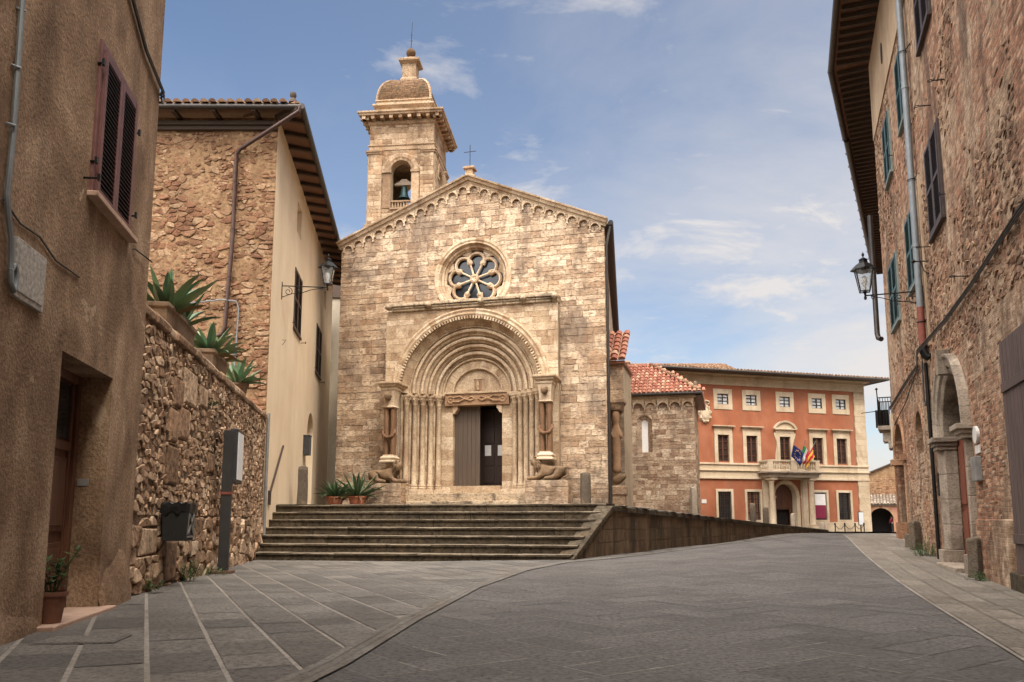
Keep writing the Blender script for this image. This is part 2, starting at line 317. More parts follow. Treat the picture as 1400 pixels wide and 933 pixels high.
def brick_wall_mat():
    """worn brick and rubble, with remains of plaster"""
    m, nt, bs = new_mat('worn_brick_wall')
    tc = nd(nt, 'TexCoord'); sp = nd(nt, 'SeparateXYZ'); nt.links.new(tc.outputs['Object'], sp.inputs[0])
    cb = nd(nt, 'CombineXYZ')
    wob = noise_(nt, 1.1, 4, .6)
    zz = math_(nt, 'ADD', sp.outputs[2], math_(nt, 'MULTIPLY', wob, .16))
    nt.links.new(math_(nt, 'ADD', sp.outputs[0], sp.outputs[1]), cb.inputs[0]); nt.links.new(zz, cb.inputs[1])
    br = nd(nt, 'TexBrick'); nt.links.new(cb.outputs[0], br.inputs['Vector'])
    br.inputs['Scale'].default_value = 1.; br.inputs['Brick Width'].default_value = .27; br.inputs['Row Height'].default_value = .078
    br.inputs['Mortar Size'].default_value = .010; br.inputs['Mortar Smooth'].default_value = .3; br.inputs['Bias'].default_value = 0.
    br.inputs['Color1'].default_value = (0, 0, 0, 1); br.inputs['Color2'].default_value = (1, 1, 1, 1); br.inputs['Mortar'].default_value = (.5, .5, .5, 1)
    bcol = ramp_(nt, br.outputs['Color'], [(0, (.17, .078, .046)), (.35, (.28, .125, .070)), (.65, (.35, .18, .105)), (1, (.44, .28, .175))])
    n1 = noise_(nt, 9, 7, .65, (1, 1, 1.6))
    bcol = mix_(nt, 1., bcol, ramp_(nt, n1, [(.3, .6), (.5, 1.), (.75, 1.3)]), 'MULTIPLY')
    col = mix_(nt, br.outputs['Fac'], bcol, (.25, .185, .125))
    n2 = noise_(nt, .55, 9, .62, (1, 1, .8), .6)
    pl = ramp_(nt, n2, [(.46, 0.), (.54, .88)])
    pc = ramp_(nt, noise_(nt, 3.5, 8, .7), [(.36, (.19, .118, .070)), (.5, (.33, .228, .145)), (.64, (.50, .39, .28))])
    col = mix_(nt, pl, col, pc)
    n4 = noise_(nt, .8, 8, .65, (1.5, 1.5, .35), .3, (5, 5, 5))
    col = mix_(nt, ramp_(nt, n4, [(.50, 0.), (.62, .75)]), col, (.095, .058, .038))
    col = mix_(nt, 1., col, ramp_(nt, noise_(nt, 5., 8, .68, (1, 1, 1.4), .3, (1, 6, 2)), [(.36, .62), (.5, 1.), (.64, 1.25)]), 'MULTIPLY')
    nt.links.new(col, bs.inputs['Base Color']); bs.inputs['Roughness'].default_value = .92; bs.inputs['Specular IOR Level'].default_value = .2
    h = math_(nt, 'ADD', math_(nt, 'MULTIPLY', math_(nt, 'SUBTRACT', 1., br.outputs['Fac']), .5), math_(nt, 'MULTIPLY', n1, 1.1))
    bump_(nt, bs, h, .8, .03)
    return m
M['brick'] = brick_wall_mat()
M['brick_stone'] = stone('brick_and_rubble_piece', [(0, (.13, .066, .038)), (.3, (.235, .132, .076)), (.6, (.34, .215, .128)), (.85, (.45, .325, .215)), (1, (.64, .54, .41))], pits=.5, smudge=.75,
                         stain=(.085, .05, .032), stain_amt=.7, stain_scale=.5, grain=.5, fine=11., scale=4, bump=.9)
M['brick_mortar'] = stone('brick_wall_mortar', [(0, (.22, .135, .08)), (.5, (.33, .22, .135)), (1, (.46, .34, .23))], rnd=.0, scale=1.4, stain=(.10, .06, .04), stain_amt=.6, stain_scale=.7, grain=.5, bump=1., fine=10)

# ------------------------------------------------------------------ mesh helpers
class MB:
    def __init__(s): s.v = []; s.f = []; s.m = []; s.sm = []
    def add(s, vs, fs, mi=0, smooth=False):
        b = len(s.v); s.v.extend([tuple(p) for p in vs])
        for f in fs: s.f.append([b + i for i in f]); s.m.append(mi); s.sm.append(smooth)
    def box(s, x0, x1, y0, y1, z0, z1, mi=0):
        v = [(x0, y0, z0), (x1, y0, z0), (x1, y1, z0), (x0, y1, z0), (x0, y0, z1), (x1, y0, z1), (x1, y1, z1), (x0, y1, z1)]
        s.add(v, [(3, 2, 1, 0), (4, 5, 6, 7), (0, 1, 5, 4), (1, 2, 6, 5), (2, 3, 7, 6), (3, 0, 4, 7)], mi)
    def prism(s, poly, y0, y1, mi=0, smooth=False):
        """outline in (x, z), extruded along y"""
        n = len(poly); v = [(p[0], y0, p[1]) for p in poly] + [(p[0], y1, p[1]) for p in poly]
        f = [list(range(n)), list(range(2 * n - 1, n - 1, -1))] + [[(i + 1) % n, i, n + i, n + (i + 1) % n] for i in range(n)]
        s.add(v, f, mi, smooth)
    def prismz(s, poly, z0, z1, mi=0, smooth=False):
        n = len(poly); v = [(p[0], p[1], z0) for p in poly] + [(p[0], p[1], z1) for p in poly]
        f = [list(range(n - 1, -1, -1)), list(range(n, 2 * n))] + [[i, (i + 1) % n, n + (i + 1) % n, n + i] for i in range(n)]
        s.add(v, f, mi, smooth)
    def bar(s, p0, p1, w, h, up=(0, 0, 1), mi=0):
        p0, p1 = Vector(p0), Vector(p1); d = (p1 - p0).normalized(); u = Vector(up)
        x = d.cross(u).normalized(); u = x.cross(d).normalized()
        v = []
        for p in (p0, p1):
            for a, b in ((-1, -1), (1, -1), (1, 1), (-1, 1)): v.append(p + x * a * w / 2 + u * b * h / 2)
        s.add(v, [(3, 2, 1, 0), (4, 5, 6, 7), (0, 1, 5, 4), (1, 2, 6, 5), (2, 3, 7, 6), (3, 0, 4, 7)], mi)
    def tube(s, path, r, n=8, mi=0, closed=False):
        P = [Vector(p) for p in path]; k = len(P)
        rr = r if isinstance(r, (list, tuple)) else [r] * k
        ref = None; vs = []
        for i, p in enumerate(P):
            if closed: t = P[(i + 1) % k] - P[i - 1]
            else: t = P[min(i + 1, k - 1)] - P[max(i - 1, 0)]
            t.normalize()
            if ref is None:
                ref = t.orthogonal().normalized()
            ref = (ref - t * ref.dot(t)).normalized(); b = t.cross(ref)
            for j in range(n):
                a = 2 * PI * j / n
                vs.append(p + (ref * math.cos(a) + b * math.sin(a)) * rr[i])
        fs = []
        m = k if closed else k - 1
        for i in range(m):
            i2 = (i + 1) % k
            for j in range(n): fs.append((i * n + j, i * n + (j + 1) % n, i2 * n + (j + 1) % n, i2 * n + j))
        if not closed:
            fs.append(list(range(n - 1, -1, -1))); fs.append([(k - 1) * n + j for j in range(n)])
        s.add(vs, fs, mi, True)
    def lathe(s, prof, c=(0, 0, 0), n=16, mi=0, smooth=True, sq=False):
        """profile (r, z) spun about the vertical through c; sq makes it square in plan"""
        vs = []; k = len(prof)
        for r, z in prof:
            for j in range(n):
                a = 2 * PI * (j + (.5 if sq else 0)) / n
                q = 1.0
                vs.append((c[0] + r * q * math.cos(a), c[1] + r * q * math.sin(a), c[2] + z))
        fs = []
        for i in range(k - 1):
            for j in range(n): fs.append((i * n + j, i * n + (j + 1) % n, (i + 1) * n + (j + 1) % n, (i + 1) * n + j))
        if prof[0][0] > 1e-4: fs.append(list(range(n - 1, -1, -1)))
        if prof[-1][0] > 1e-4: fs.append([(k - 1) * n + j for j in range(n)])
        s.add(vs, fs, mi, smooth)
    def sqstack(s, prof, cx, cy, hx, hy, mi=0):
        """stack of mouldings round a rectangular block: profile of (offset, z)"""
        vs = []
        for o, z in prof:
            vs += [(cx - hx - o, cy - hy - o, z), (cx + hx + o, cy - hy - o, z), (cx + hx + o, cy + hy + o, z), (cx - hx - o, cy + hy + o, z)]
        fs = []
        for i in range(len(prof) - 1):
            for j in range(4): fs.append((i * 4 + j, i * 4 + (j + 1) % 4, i * 4 + 4 + (j + 1) % 4, i * 4 + 4 + j))
        fs.append((3, 2, 1, 0)); k = (len(prof) - 1) * 4; fs.append((k, k + 1, k + 2, k + 3))
        s.add(vs, fs, mi)
    def arcband(s, prof, cx, cz, a0, a1, n, mi=0, split=False, smooth=False, sx=1.0):
        """open profile of (r, y) swept about the y axis through (cx, cz); split = one island per segment"""
        k = len(prof)
        def ringv(a): return [(cx + sx * r * math.cos(a), y, cz + r * math.sin(a)) for r, y in prof]
        if split:
            for i in range(n):
                b0 = a0 + (a1 - a0) * (i + .012) / n; b1 = a0 + (a1 - a0) * (i + .988) / n
                vs = ringv(b0) + ringv((b0 + b1) / 2) + ringv(b1)
                s.add(vs, [(q * k + j, q * k + j + 1, q * k + k + j + 1, q * k + k + j) for q in range(2) for j in range(k - 1)], mi, smooth)
        else:
            vs = []
            for i in range(n + 1): vs += ringv(a0 + (a1 - a0) * i / n)
            s.add(vs, [(i * k + j, i * k + j + 1, i * k + k + j + 1, i * k + k + j) for i in range(n) for j in range(k - 1)], mi, smooth)
    def stone(s, poly, y0, h, bev, mi=0, smooth=False, rings=2):
        """block outline in (x, z) standing h proud of y0 (towards -y), edges rounded by bev"""
        n = len(poly)
        cx = sum(p[0] for p in poly) / n; cz = sum(p[1] for p in poly) / n
        def inset(d):
            q = []
            for p in poly:
                dx, dz = p[0] - cx, p[1] - cz; l = math.hypot(dx, dz) or 1
                k = max(0.2, 1 - d * 1.25 / l); q.append((cx + dx * k, cz + dz * k))
            return q
        layers = [(poly, y0 + .02), (poly, y0 - h * .35), (inset(bev), y0 - h)] if rings == 2 else \
                 [(poly, y0 + .03), (inset(bev * .3), y0 - h * .5), (inset(bev), y0 - h * .88), (inset(bev * 2.), y0 - h)]
        vs = []; fs = []
        for q, y in layers: vs += [(a, y, b) for a, b in q]
        k = len(layers)
        for i in range(k - 1):
            for j in range(n): fs.append((i * n + j, i * n + (j + 1) % n, (i + 1) * n + (j + 1) % n, (i + 1) * n + j))
        fs.append([(k - 1) * n + j for j in range(n)])
        s.add(vs, fs, mi, smooth)
    def build(s, name, mats, parent=None, bevel=0., fix=True, angle=40):
        me = bpy.data.meshes.new(name); me.from_pydata(s.v, [], s.f)
        if not isinstance(mats, (list, tuple)): mats = [mats]
        for m in mats: me.materials.append(m)
        me.polygons.foreach_set('material_index', s.m); me.polygons.foreach_set('use_smooth', s.sm)
        if fix:
            bm = bmesh.new(); bm.from_mesh(me)
            bmesh.ops.recalc_face_normals(bm, faces=bm.faces); bm.to_mesh(me); bm.free()
        if any(s.sm): me.set_sharp_from_angle(angle=R(angle))
        me.update()
        o = bpy.data.objects.new(name, me); COL.objects.link(o)
        if parent: o.parent = parent
        if bevel:
            b = o.modifiers.new('bevel', 'BEVEL'); b.width = bevel; b.segments = 2; b.limit_method = 'ANGLE'; b.angle_limit = R(40)
        return o
def tag(o, label=None, cat=None, group=None, kind=None):
    if label: o['label'] = label
    if cat: o['category'] = cat
    if group: o['group'] = group
    if kind: o['kind'] = kind
    return o
def thing(name, label, cat, loc=(0, 0, 0), rz=0., group=None):
    o = bpy.data.objects.new(name, None); COL.objects.link(o)
    o.location = loc; o.rotation_euler = (0, 0, rz); o.empty_display_size = .3
    return tag(o, label, cat, group)
def copy_tree(o, parent=None):
    c = o.copy(); COL.objects.link(c)
    if parent: c.parent = parent
    for ch in list(o.children): copy_tree(ch, c)
    return c
class Frame:
    """a wall: x along it (to the right for someone facing it), y into it, z up"""
    def __init__(s, O, d):
        l = math.hypot(*d); s.O = O; s.d = (d[0] / l, d[1] / l); s.n = (-s.d[1], s.d[0]); s.rz = math.atan2(s.d[1], s.d[0])
    def w(s, x, y=0., z=0.): return (s.O[0] + s.d[0] * x + s.n[0] * y, s.O[1] + s.d[1] * x + s.n[1] * y, z)
    def thing(s, name, label, cat, x=0., y=0., z=0., group=None, rot=0.): return thing(name, label, cat, s.w(x, y, z), s.rz + rot, group)

def clip(poly, a, b, c):
    """keep a*x + b*z <= c"""
    out = []; n = len(poly)
    for i in range(n):
        p, q = poly[i], poly[(i + 1) % n]; dp = a * p[0] + b * p[1] - c; dq = a * q[0] + b * q[1] - c
        if dp <= 0: out.append(p)
        if (dp < 0 < dq) or (dq < 0 < dp):
            t = dp / (dp - dq); out.append((p[0] + (q[0] - p[0]) * t, p[1] + (q[1] - p[1]) * t))
    return out
def area(p):
    return abs(sum(p[i][0] * p[(i + 1) % len(p)][1] - p[(i + 1) % len(p)][0] * p[i][1] for i in range(len(p)))) / 2 if len(p) > 2 else 0
def cut(poly, holes):
    for h in holes:
        if not poly: return poly
        cx = sum(p[0] for p in poly) / len(poly); cz = sum(p[1] for p in poly) / len(poly)
        xs = [p[0] for p in poly]; zs = [p[1] for p in poly]
        if h[0] == 'c' or (h[0] == 'a' and cz > h[4]):
            hx, hz, r = (h[1], h[2], h[3]) if h[0] == 'c' else ((h[1] + h[2]) / 2, h[4], (h[2] - h[1]) / 2)
            d = math.hypot(cx - hx, cz - hz)
            if d > r + .8: continue
            nx, nz = (cx - hx) / (d or 1), (cz - hz) / (d or 1)
            poly = clip(poly, -nx, -nz, -(r + nx * hx + nz * hz))
        else:
            xa, xb, za = h[1], h[2], h[3]; zb = h[4]
            if max(xs) <= xa or min(xs) >= xb or max(zs) <= za or min(zs) >= zb: continue
            opts = [clip(poly, 1, 0, xa), clip(poly, -1, 0, -xb), clip(poly, 0, 1, za)]
            if h[0] == 'r': opts.append(clip(poly, 0, -1, -zb))
            poly = max(opts, key=area)
    return poly
def ashlar(mb, x0, x1, z0, z1, rng, rh=(.16, .32), bw=(.3, .8), y0=0., joint=.007, relief=.012, bev=.012, region=(), holes=(), mi=0, rugged=0.):
    """courses of squared blocks, each block an island of its own"""
    z = z0
    while z < z1 - .03:
        h = min(rng.uniform(*rh), z1 - z)
        if z1 - z - h < .07: h = z1 - z
        x = x0 - rng.random() * bw[0]
        while x < x1:
            w = rng.uniform(*bw) * (.8 if rng.random() < .3 else 1.)
            p = [(max(x, x0) + joint / 2, z + joint / 2), (min(x + w, x1) - joint / 2, z + joint / 2), (min(x + w, x1) - joint / 2, z + h - joint / 2), (max(x, x0) + joint / 2, z + h - joint / 2)]
            x += w
            if p[1][0] - p[0][0] < .03: continue
            if rugged: p = [(a + rng.uniform(-1, 1) * rugged, b + rng.uniform(-1, 1) * rugged) for a, b in p]
            for a, b, c in region: p = clip(p, a, b, c) if p else p
            if p: p = cut(p, holes)
            if area(p) < .004: continue
            mb.stone(p, y0, relief * rng.uniform(.3, 1.6), bev * rng.uniform(.7, 1.5), mi)
        z += h
def rubble(mb, x0, x1, z0, z1, rng, target=.05, y0=0., h=(.03, .08), gap=.012, keep=1., holes=(), aspect=1.5, mi=0, region=(), minside=.07):
    """irregular stones of many sizes, each an island of its own"""
    def rec(a0, a1, b0, b1):
        w, q = a1 - a0, b1 - b0
        if w * q < target * rng.uniform(.45, 2.2) or max(w, q) < minside * 2:
            kk = keep((a0 + a1) / 2, (b0 + b1) / 2) if callable(keep) else keep
            if rng.random() > kk: return
            g = gap
            c = min(w, q) * rng.uniform(.12, .3)
            def j(): return rng.uniform(-1, 1) * min(w, q) * .07
            p = [(a0 + g + c + j(), b0 + g), (a1 - g - c + j(), b0 + g + abs(j())), (a1 - g, b0 + g + c + j()), (a1 - g - abs(j()), b1 - g - c + j()),
                 (a1 - g - c + j(), b1 - g), (a0 + g + c + j(), b1 - g - abs(j())), (a0 + g, b1 - g - c + j()), (a0 + g + abs(j()), b0 + g + c + j())]
            for A, B, Cc in region: p = clip(p, A, B, Cc) if p else p
            if p: p = cut(p, holes)
            if area(p) < .0015: return
            mb.stone(p, y0, rng.uniform(*h), min(w, q) * rng.uniform(.13, .24), mi, True, 3)
            return
        if w * rng.uniform(.75, 1.3) > q * aspect:
            s = a0 + w * rng.uniform(.34, .66); t = rng.uniform(-.03, .03); rec(a0, s, b0, b1); rec(s, a1, b0, b1)
        else:
            s = b0 + q * rng.uniform(.34, .66); rec(a0, a1, b0, s); rec(a0, a1, s, b1)
    n = max(1, round((x1 - x0) / 1.3)); m = max(1, round((z1 - z0) / .9))
    for i in range(n):
        off = rng.uniform(-.15, .15)
        for k in range(m):
            rec(x0 + (x1 - x0) * i / n, x0 + (x1 - x0) * (i + 1) / n, z0 + (z1 - z0) * k / m, z0 + (z1 - z0) * (k + 1) / m)
def fieldstone(mb, x0, x1, z0, z1, rng, sx, sz, drop=.25, gap=.008, h=(.02, .06), y0=0., keep=1., holes=(), mi=0, bev=.16, region=(), jz=.30):
    """angular random rubble: each stone an irregular polygon of its own, with a slightly tilted broken face"""
    nx, nz = int((x1 - x0) / sx) + 1, int((z1 - z0) / sz) + 1; pts = {}
    for i in range(-2, nx + 3):
        for j in range(-2, nz + 3):
            if rng.random() < drop: continue
            pts[i, j] = (i + .5 * (j % 2) + rng.uniform(-.38, .38), j + rng.uniform(-jz, jz))
    for (i, j), (px, pz_) in pts.items():
        cx, cz = x0 + px * sx, z0 + pz_ * sz
        if not (x0 - .02 < cx < x1 + .02 and z0 - .02 < cz < z1 + .02): continue
        if rng.random() > (keep(cx, cz) if callable(keep) else keep): continue
        poly = [(px - 2, pz_ - 2), (px + 2, pz_ - 2), (px + 2, pz_ + 2), (px - 2, pz_ + 2)]
        for di in range(-3, 4):
            for dj in range(-3, 4):
                q = pts.get((i + di, j + dj))
                if q is None or (di == 0 and dj == 0): continue
                a, b = q[0] - px, q[1] - pz_; poly = clip(poly, a, b, (q[0] ** 2 + q[1] ** 2 - px ** 2 - pz_ ** 2) / 2)
                if not poly: break
            if not poly: break
        if len(poly) < 3: continue
        P = [(x0 + u * sx, z0 + v * sz) for u, v in poly]
        for lim in ((-1, 0, -x0), (1, 0, x1), (0, -1, -z0), (0, 1, z1)) + tuple(region): P = clip(P, *lim) if P else P
        if P: P = cut(P, holes)
        if area(P) < .0014: continue
        n = len(P); mx, mz = sum(p[0] for p in P) / n, sum(p[1] for p in P) / n
        inr = math.sqrt(area(P)) * .45
        k = max(.5, 1 - gap / inr); P = [(mx + (a - mx) * k, mz + (b - mz) * k) for a, b in P]
        c = rng.uniform(.14, .26); Q = []
        for t in range(n):
            p, q = P[t], P[(t + 1) % n]; Q += [(p[0] + (q[0] - p[0]) * c, p[1] + (q[1] - p[1]) * c), (p[0] + (q[0] - p[0]) * (1 - c), p[1] + (q[1] - p[1]) * (1 - c))]
        hh = rng.uniform(*h); tx, tz = rng.uniform(-.16, .16), rng.uniform(-.16, .16); n = len(Q); vs = []
        for kk, d in ((1., -.03), (1., hh * .55), (1 - bev * .45, hh * .9), (1 - bev * 1.3, hh)):
            for a, b in Q:
                X, Z = mx + (a - mx) * kk, mz + (b - mz) * kk
                vs.append((X, y0 - d + (0 if d < 0 else ((a - mx) * tx + (b - mz) * tz + rng.uniform(-.1, .1) * hh * .5)), Z))
        fs = [(r * n + t, r * n + (t + 1) % n, (r + 1) * n + (t + 1) % n, (r + 1) * n + t) for r in range(3) for t in range(n)]
        fs.append([3 * n + t for t in range(n)])
        mb.add(vs, fs, mi, False)
def wall(mb, x0, x1, z0, z1, y=0., holes=(), depth=.3, mi=0, rmi=None, back=True):
    """flat wall with real openings ('r' xa xb za zb, or 'a' xa xb za spring = round arched) and their reveals"""
    rmi = mi if rmi is None else rmi
    H = []
    for h in holes:
        top = h[4] + (h[2] - h[1]) / 2 if h[0] == 'a' else h[4]
        H.append((h[1], h[2], h[3], top))
    xs = sorted(set([x0, x1] + [min(max(v, x0), x1) for h in H for v in h[:2]])); zs = sorted(set([z0, z1] + [min(max(v, z0), z1) for h in H for v in h[2:]]))
    for i in range(len(xs) - 1):
        for k in range(len(zs) - 1):
            cx, cz = (xs[i] + xs[i + 1]) / 2, (zs[k] + zs[k + 1]) / 2
            if any(h[0] < cx < h[1] and h[2] < cz < h[3] for h in H): continue
            mb.add([(xs[i], y, zs[k]), (xs[i + 1], y, zs[k]), (xs[i + 1], y, zs[k + 1]), (xs[i], y, zs[k + 1])], [(0, 1, 2, 3)], mi)
    for h in holes:
        dp = h[5] if len(h) > 5 else depth
        xa, xb, za, zb = h[1:5]
        if h[0] == 'r': out = [(xa, za), (xb, za), (xb, zb), (xa, zb)]
        else:
            r = (xb - xa) / 2; cx = (xa + xb) / 2; n = 20
            arc = [(cx + r * math.cos(PI * t / n), zb + r * math.sin(PI * t / n)) for t in range(n + 1)]
            out = [(xa, za), (xb, za)] + arc
            for t in range(n):
                p, q = arc[t], arc[t + 1]
                mb.add([(p[0], y, p[1]), (p[0], y, zb + r), (q[0], y, zb + r), (q[0], y, q[1])], [(0, 1, 2, 3)], mi)
        for t in range(len(out)):
            p, q = out[t], out[(t + 1) % len(out)]
            if math.hypot(p[0] - q[0], p[1] - q[1]) < 1e-5: continue
            mb.add([(p[0], y, p[1]), (q[0], y, q[1]), (q[0], y + dp, q[1]), (p[0], y + dp, p[1])], [(0, 1, 2, 3)], rmi)
def tiles(mb, O, across, up, W, H, rng, col=.21, row=.36, r=.085, inside=None, mi=0, under=1):
    """barrel-tiled slope: O eave corner, unit vectors along the eave and up the slope"""
    O, across, up = Vector(O), Vector(across).normalized(), Vector(up).normalized(); nrm = across.cross(up).normalized()
    if nrm.z < 0: nrm = -nrm
    nc = int(W / col); nr = int(H / row) + 1
    for i in range(nc + 1):
        for k in range(nr):
            a, b = (i + .5) * col, k * row
            if inside and not inside(a, b + row * .4): continue
            j = rng.uniform(-.012, .012); k0 = rng.uniform(-.02, .02)
            vs = []
            for t, (bb, rr, lift) in enumerate(((b - .05 + k0, r * 1.08, .035), (b + row + k0, r * .86, .0))):
                for q in range(7):
                    an = PI * q / 6
                    vs.append(O + across * (a + j + rr * math.cos(an)) + up * bb + nrm * (rr * .85 * math.sin(an) + lift))
            mb.add(vs, [(q, q + 1, 8 + q, 7 + q) for q in range(6)] + [(0, 1, 2, 3, 4, 5, 6)], mi, True)
def skin_mesh(name, verts, edges, mat, parent=None, sub=2, root=0):
    """one continuous organic surface grown round a skeleton of (x, y, z, r)"""
    me = bpy.data.meshes.new(name); me.from_pydata([v[:3] for v in verts], edges, [])
    o = bpy.data.objects.new(name, me); COL.objects.link(o)
    o.modifiers.new('skin', 'SKIN').use_smooth_shade = True
    sv = me.skin_vertices[0].data
    for i, v in enumerate(verts):
        r = v[3]; sv[i].radius = r if isinstance(r, tuple) else (r, r); sv[i].use_root = (i == root)
    ss = o.modifiers.new('sub', 'SUBSURF'); ss.levels = sub; ss.render_levels = sub
    dg = bpy.context.evaluated_depsgraph_get(); dg.update()
    me2 = bpy.data.meshes.new_from_object(o.evaluated_get(dg)); me2.name = name
    o.modifiers.clear(); o.data = me2
    me2.materials.clear(); me2.materials.append(mat)
    for p in me2.polygons: p.use_smooth = True
    if parent: o.parent = parent
    return o

# ------------------------------------------------------------------ ground, road, paving
def sm(a, b, x):
    t = min(1., max(0., (x - a) / (b - a))); return t * t * (3 - 2 * t)
HR = [(-60, 0), (11.8, 0), (14.4, .05), (18.5, .15), (22, .30), (26.5, .52), (32, .47), (40, .37), (50, .15), (60, .0), (85, -.35), (120, -.5)]
def lin(tab, x):
    if x <= tab[0][0]: return tab[0][1]
    for (a, p), (b, q) in zip(tab, tab[1:]):
        if x <= b: return p + (q - p) * (x - a) / (b - a)
    return tab[-1][1]
def Hr(Y): return sum(lin(HR, Y + k * 1.5) for k in (-1, 0, 1)) / 3
def Xw(Y): return 1.4 + .6087 * (Y - 19.45)
def hgt(X, Y):
    t = .35 + .65 * sm(-.5, 5, X - Xw(Y)); t += (1 - t) * sm(28, 40, Y)
    left = sm(-3, 1.5, X) if Y < 24 else 1.
    return Hr(Y) * t * left + .08 * math.exp(-((Y - 10.5) / 6) ** 2) * sm(-2., -7., X)
def pz(X, Y):
    dx, dy = X - 2.5, Y - 21.6
    q = dx * .52 + dy * .8542; p = -dx * .8542 + dy * .52
    base = 1.43 - .0352 * min(q, 26.5)
    pe = .13 * max(p, 0) * (1 - sm(20, 27, q))
    z = max(.42, min(base + pe, 1.47 + .009 * max(0, Y - 22))); k = sm(26, 34, q)
    return z + (hgt(X, Y) + .012 - z) * k
LBd = (-.17665, .98427)
LB = Frame((-4.763, 10.0), LBd)
SW = Frame(LB.w(.28, .08)[:2], (-6.80 - LB.w(.28, .08)[0], 22.0 - LB.w(.28, .08)[1]))
HO = Frame((-6.78, 22.0), (-.1253, .9921))
HF = Frame((-6.78, 22.0), (1, 0))
FA = Frame((-1.56, 31.0), (.9675, -.253))
RB = Frame((12.43, 26.44), (-.3278, -.9447))
RBB = Frame(RB.w(1.3)[:2], (-.453, -.891))
PA = Frame((19.17, 56.0), (.96, .28))
TW = Frame((-5.95, 44.0), (.995, -.1))
CH = Frame((7.75, 43.0), (.9675, -.253))
PW = Frame((1.4, 19.45), (.6087, 1.0))

def sheet(name, xs, ys, hf, mat, lift=0., keep=None):
    mb = MB(); vs = [(x, y, hf(x, y) + lift) for y in ys for x in xs]; n = len(xs); fs = []
    for j in range(len(ys) - 1):
        for i in range(n - 1):
            if keep and not keep((xs[i] + xs[i + 1]) / 2, (ys[j] + ys[j + 1]) / 2): continue
            fs.append((j * n + i, j * n + i + 1, j * n + n + i + 1, j * n + n + i))
    mb.add(vs, fs, 0, True)
    return tag(mb.build(name, mat, fix=False), kind='structure')
def rng_(a, b, s): return [a + (b - a) * i / round((b - a) / s) for i in range(round((b - a) / s) + 1)]
g = MB(); g.add([(-900, -900, -.9), (900, -900, -.9), (900, 1500, -.9), (-900, 1500, -.9)], [(0, 1, 2, 3)])
tag(g.build('ground', M['earth']), kind='structure')
GUT = [(-2.7, -4), (-2.35, 0), (-1.75, 4), (-1.44, 6), (-1.22, 8.6), (-.75, 12.5), (.05, 16.2), (1.05, 18.7), (2.2, 19.9), (5.6, 25.0), (9.3, 31.2), (15.6, 41.6)]
def gutx(Y):
    return lin([(b, a) for a, b in GUT], Y)
def leftx(Y):
    return LB.w(0, 0)[0] + LBd[0] / LBd[1] * (Y - 10) if Y < 10.3 else SW.O[0] + SW.d[0] / SW.d[1] * (Y - SW.O[1])
road = MB()
def build_road():
    xs, ys = rng_(-14, 60, .5), rng_(-12, 112, .5); n = len(xs)
    road.add([(x, y, hgt(x, y) - .004) for y in ys for x in xs], [(j * n + i, j * n + i + 1, j * n + n + i + 1, j * n + n + i) for j in range(len(ys) - 1) for i in range(n - 1)], 0, True)
    rng = random.Random(4)
    # herringbone slabs, 1 : 2
    a = .43; ang = R(36); ca, sa = math.cos(ang), math.sin(ang)
    def pt(x, y): return (1. + x * ca - y * sa, 8. + x * sa + y * ca)
    def slab(u, v, w, h):
        P = [pt(*q) for q in ((u, v), (u + w, v), (u + w, v + h), (u, v + h))]
        cx = sum(p[0] for p in P) / 4; cy = sum(p[1] for p in P) / 4
        if cy < 3.5 or cy > 50 or cx < gutx(cy) - .25: return
        if cx > 3.29 + .347 * cy - .9: return
        road.add([(x, y, hgt(x, y) + .004) for x, y in P], [(0, 1, 2, 3)], 1)
        # filled joints, pale where the mortar is fresh, dark where it is worn out, many hardly to be seen
        for (xa, ya), (xb, yb) in (((u, v), (u + w, v)), ((u, v), (u, v + h))):
            k = rng.random() + .45 * mnoise.noise(Vector((u * .25, v * .25, 2.)))
            f0, f1 = (0, 1) if (k < .66 or rng.random() < .5) else sorted((rng.random(), rng.random()))
            hw = rng.uniform(.004, .008) if k < .66 else rng.uniform(.006, .012); L = math.hypot(xb - xa, yb - ya); dx, dy = (xb - xa) / L, (yb - ya) / L
            q = [(xa + (xb - xa) * f + s * -dy * hw, ya + (yb - ya) * f + s * dx * hw) for f, s in ((f0, -1), (f1, -1), (f1, 1), (f0, 1))]
            road.add([(*pt(*c), hgt(*pt(*c)) + .006) for c in q], [(0, 1, 2, 3)], 2 if k > .66 else (0 if k > .25 else 3))
    for i in range(-60, 125):
        for j in range(-90, 110):
            # herringbone tiling of 1x2 blocks
            k = (i - j) % 4
            if k == 0: slab(i * a, j * a, 2 * a, a)
            elif k == 3: slab(i * a, j * a, a, 2 * a)
build_road()
tag(road.build('road', [M['joint'], M['slab'], M['road_pale_joint'], M['dark_joint']], fix=False), kind='structure')
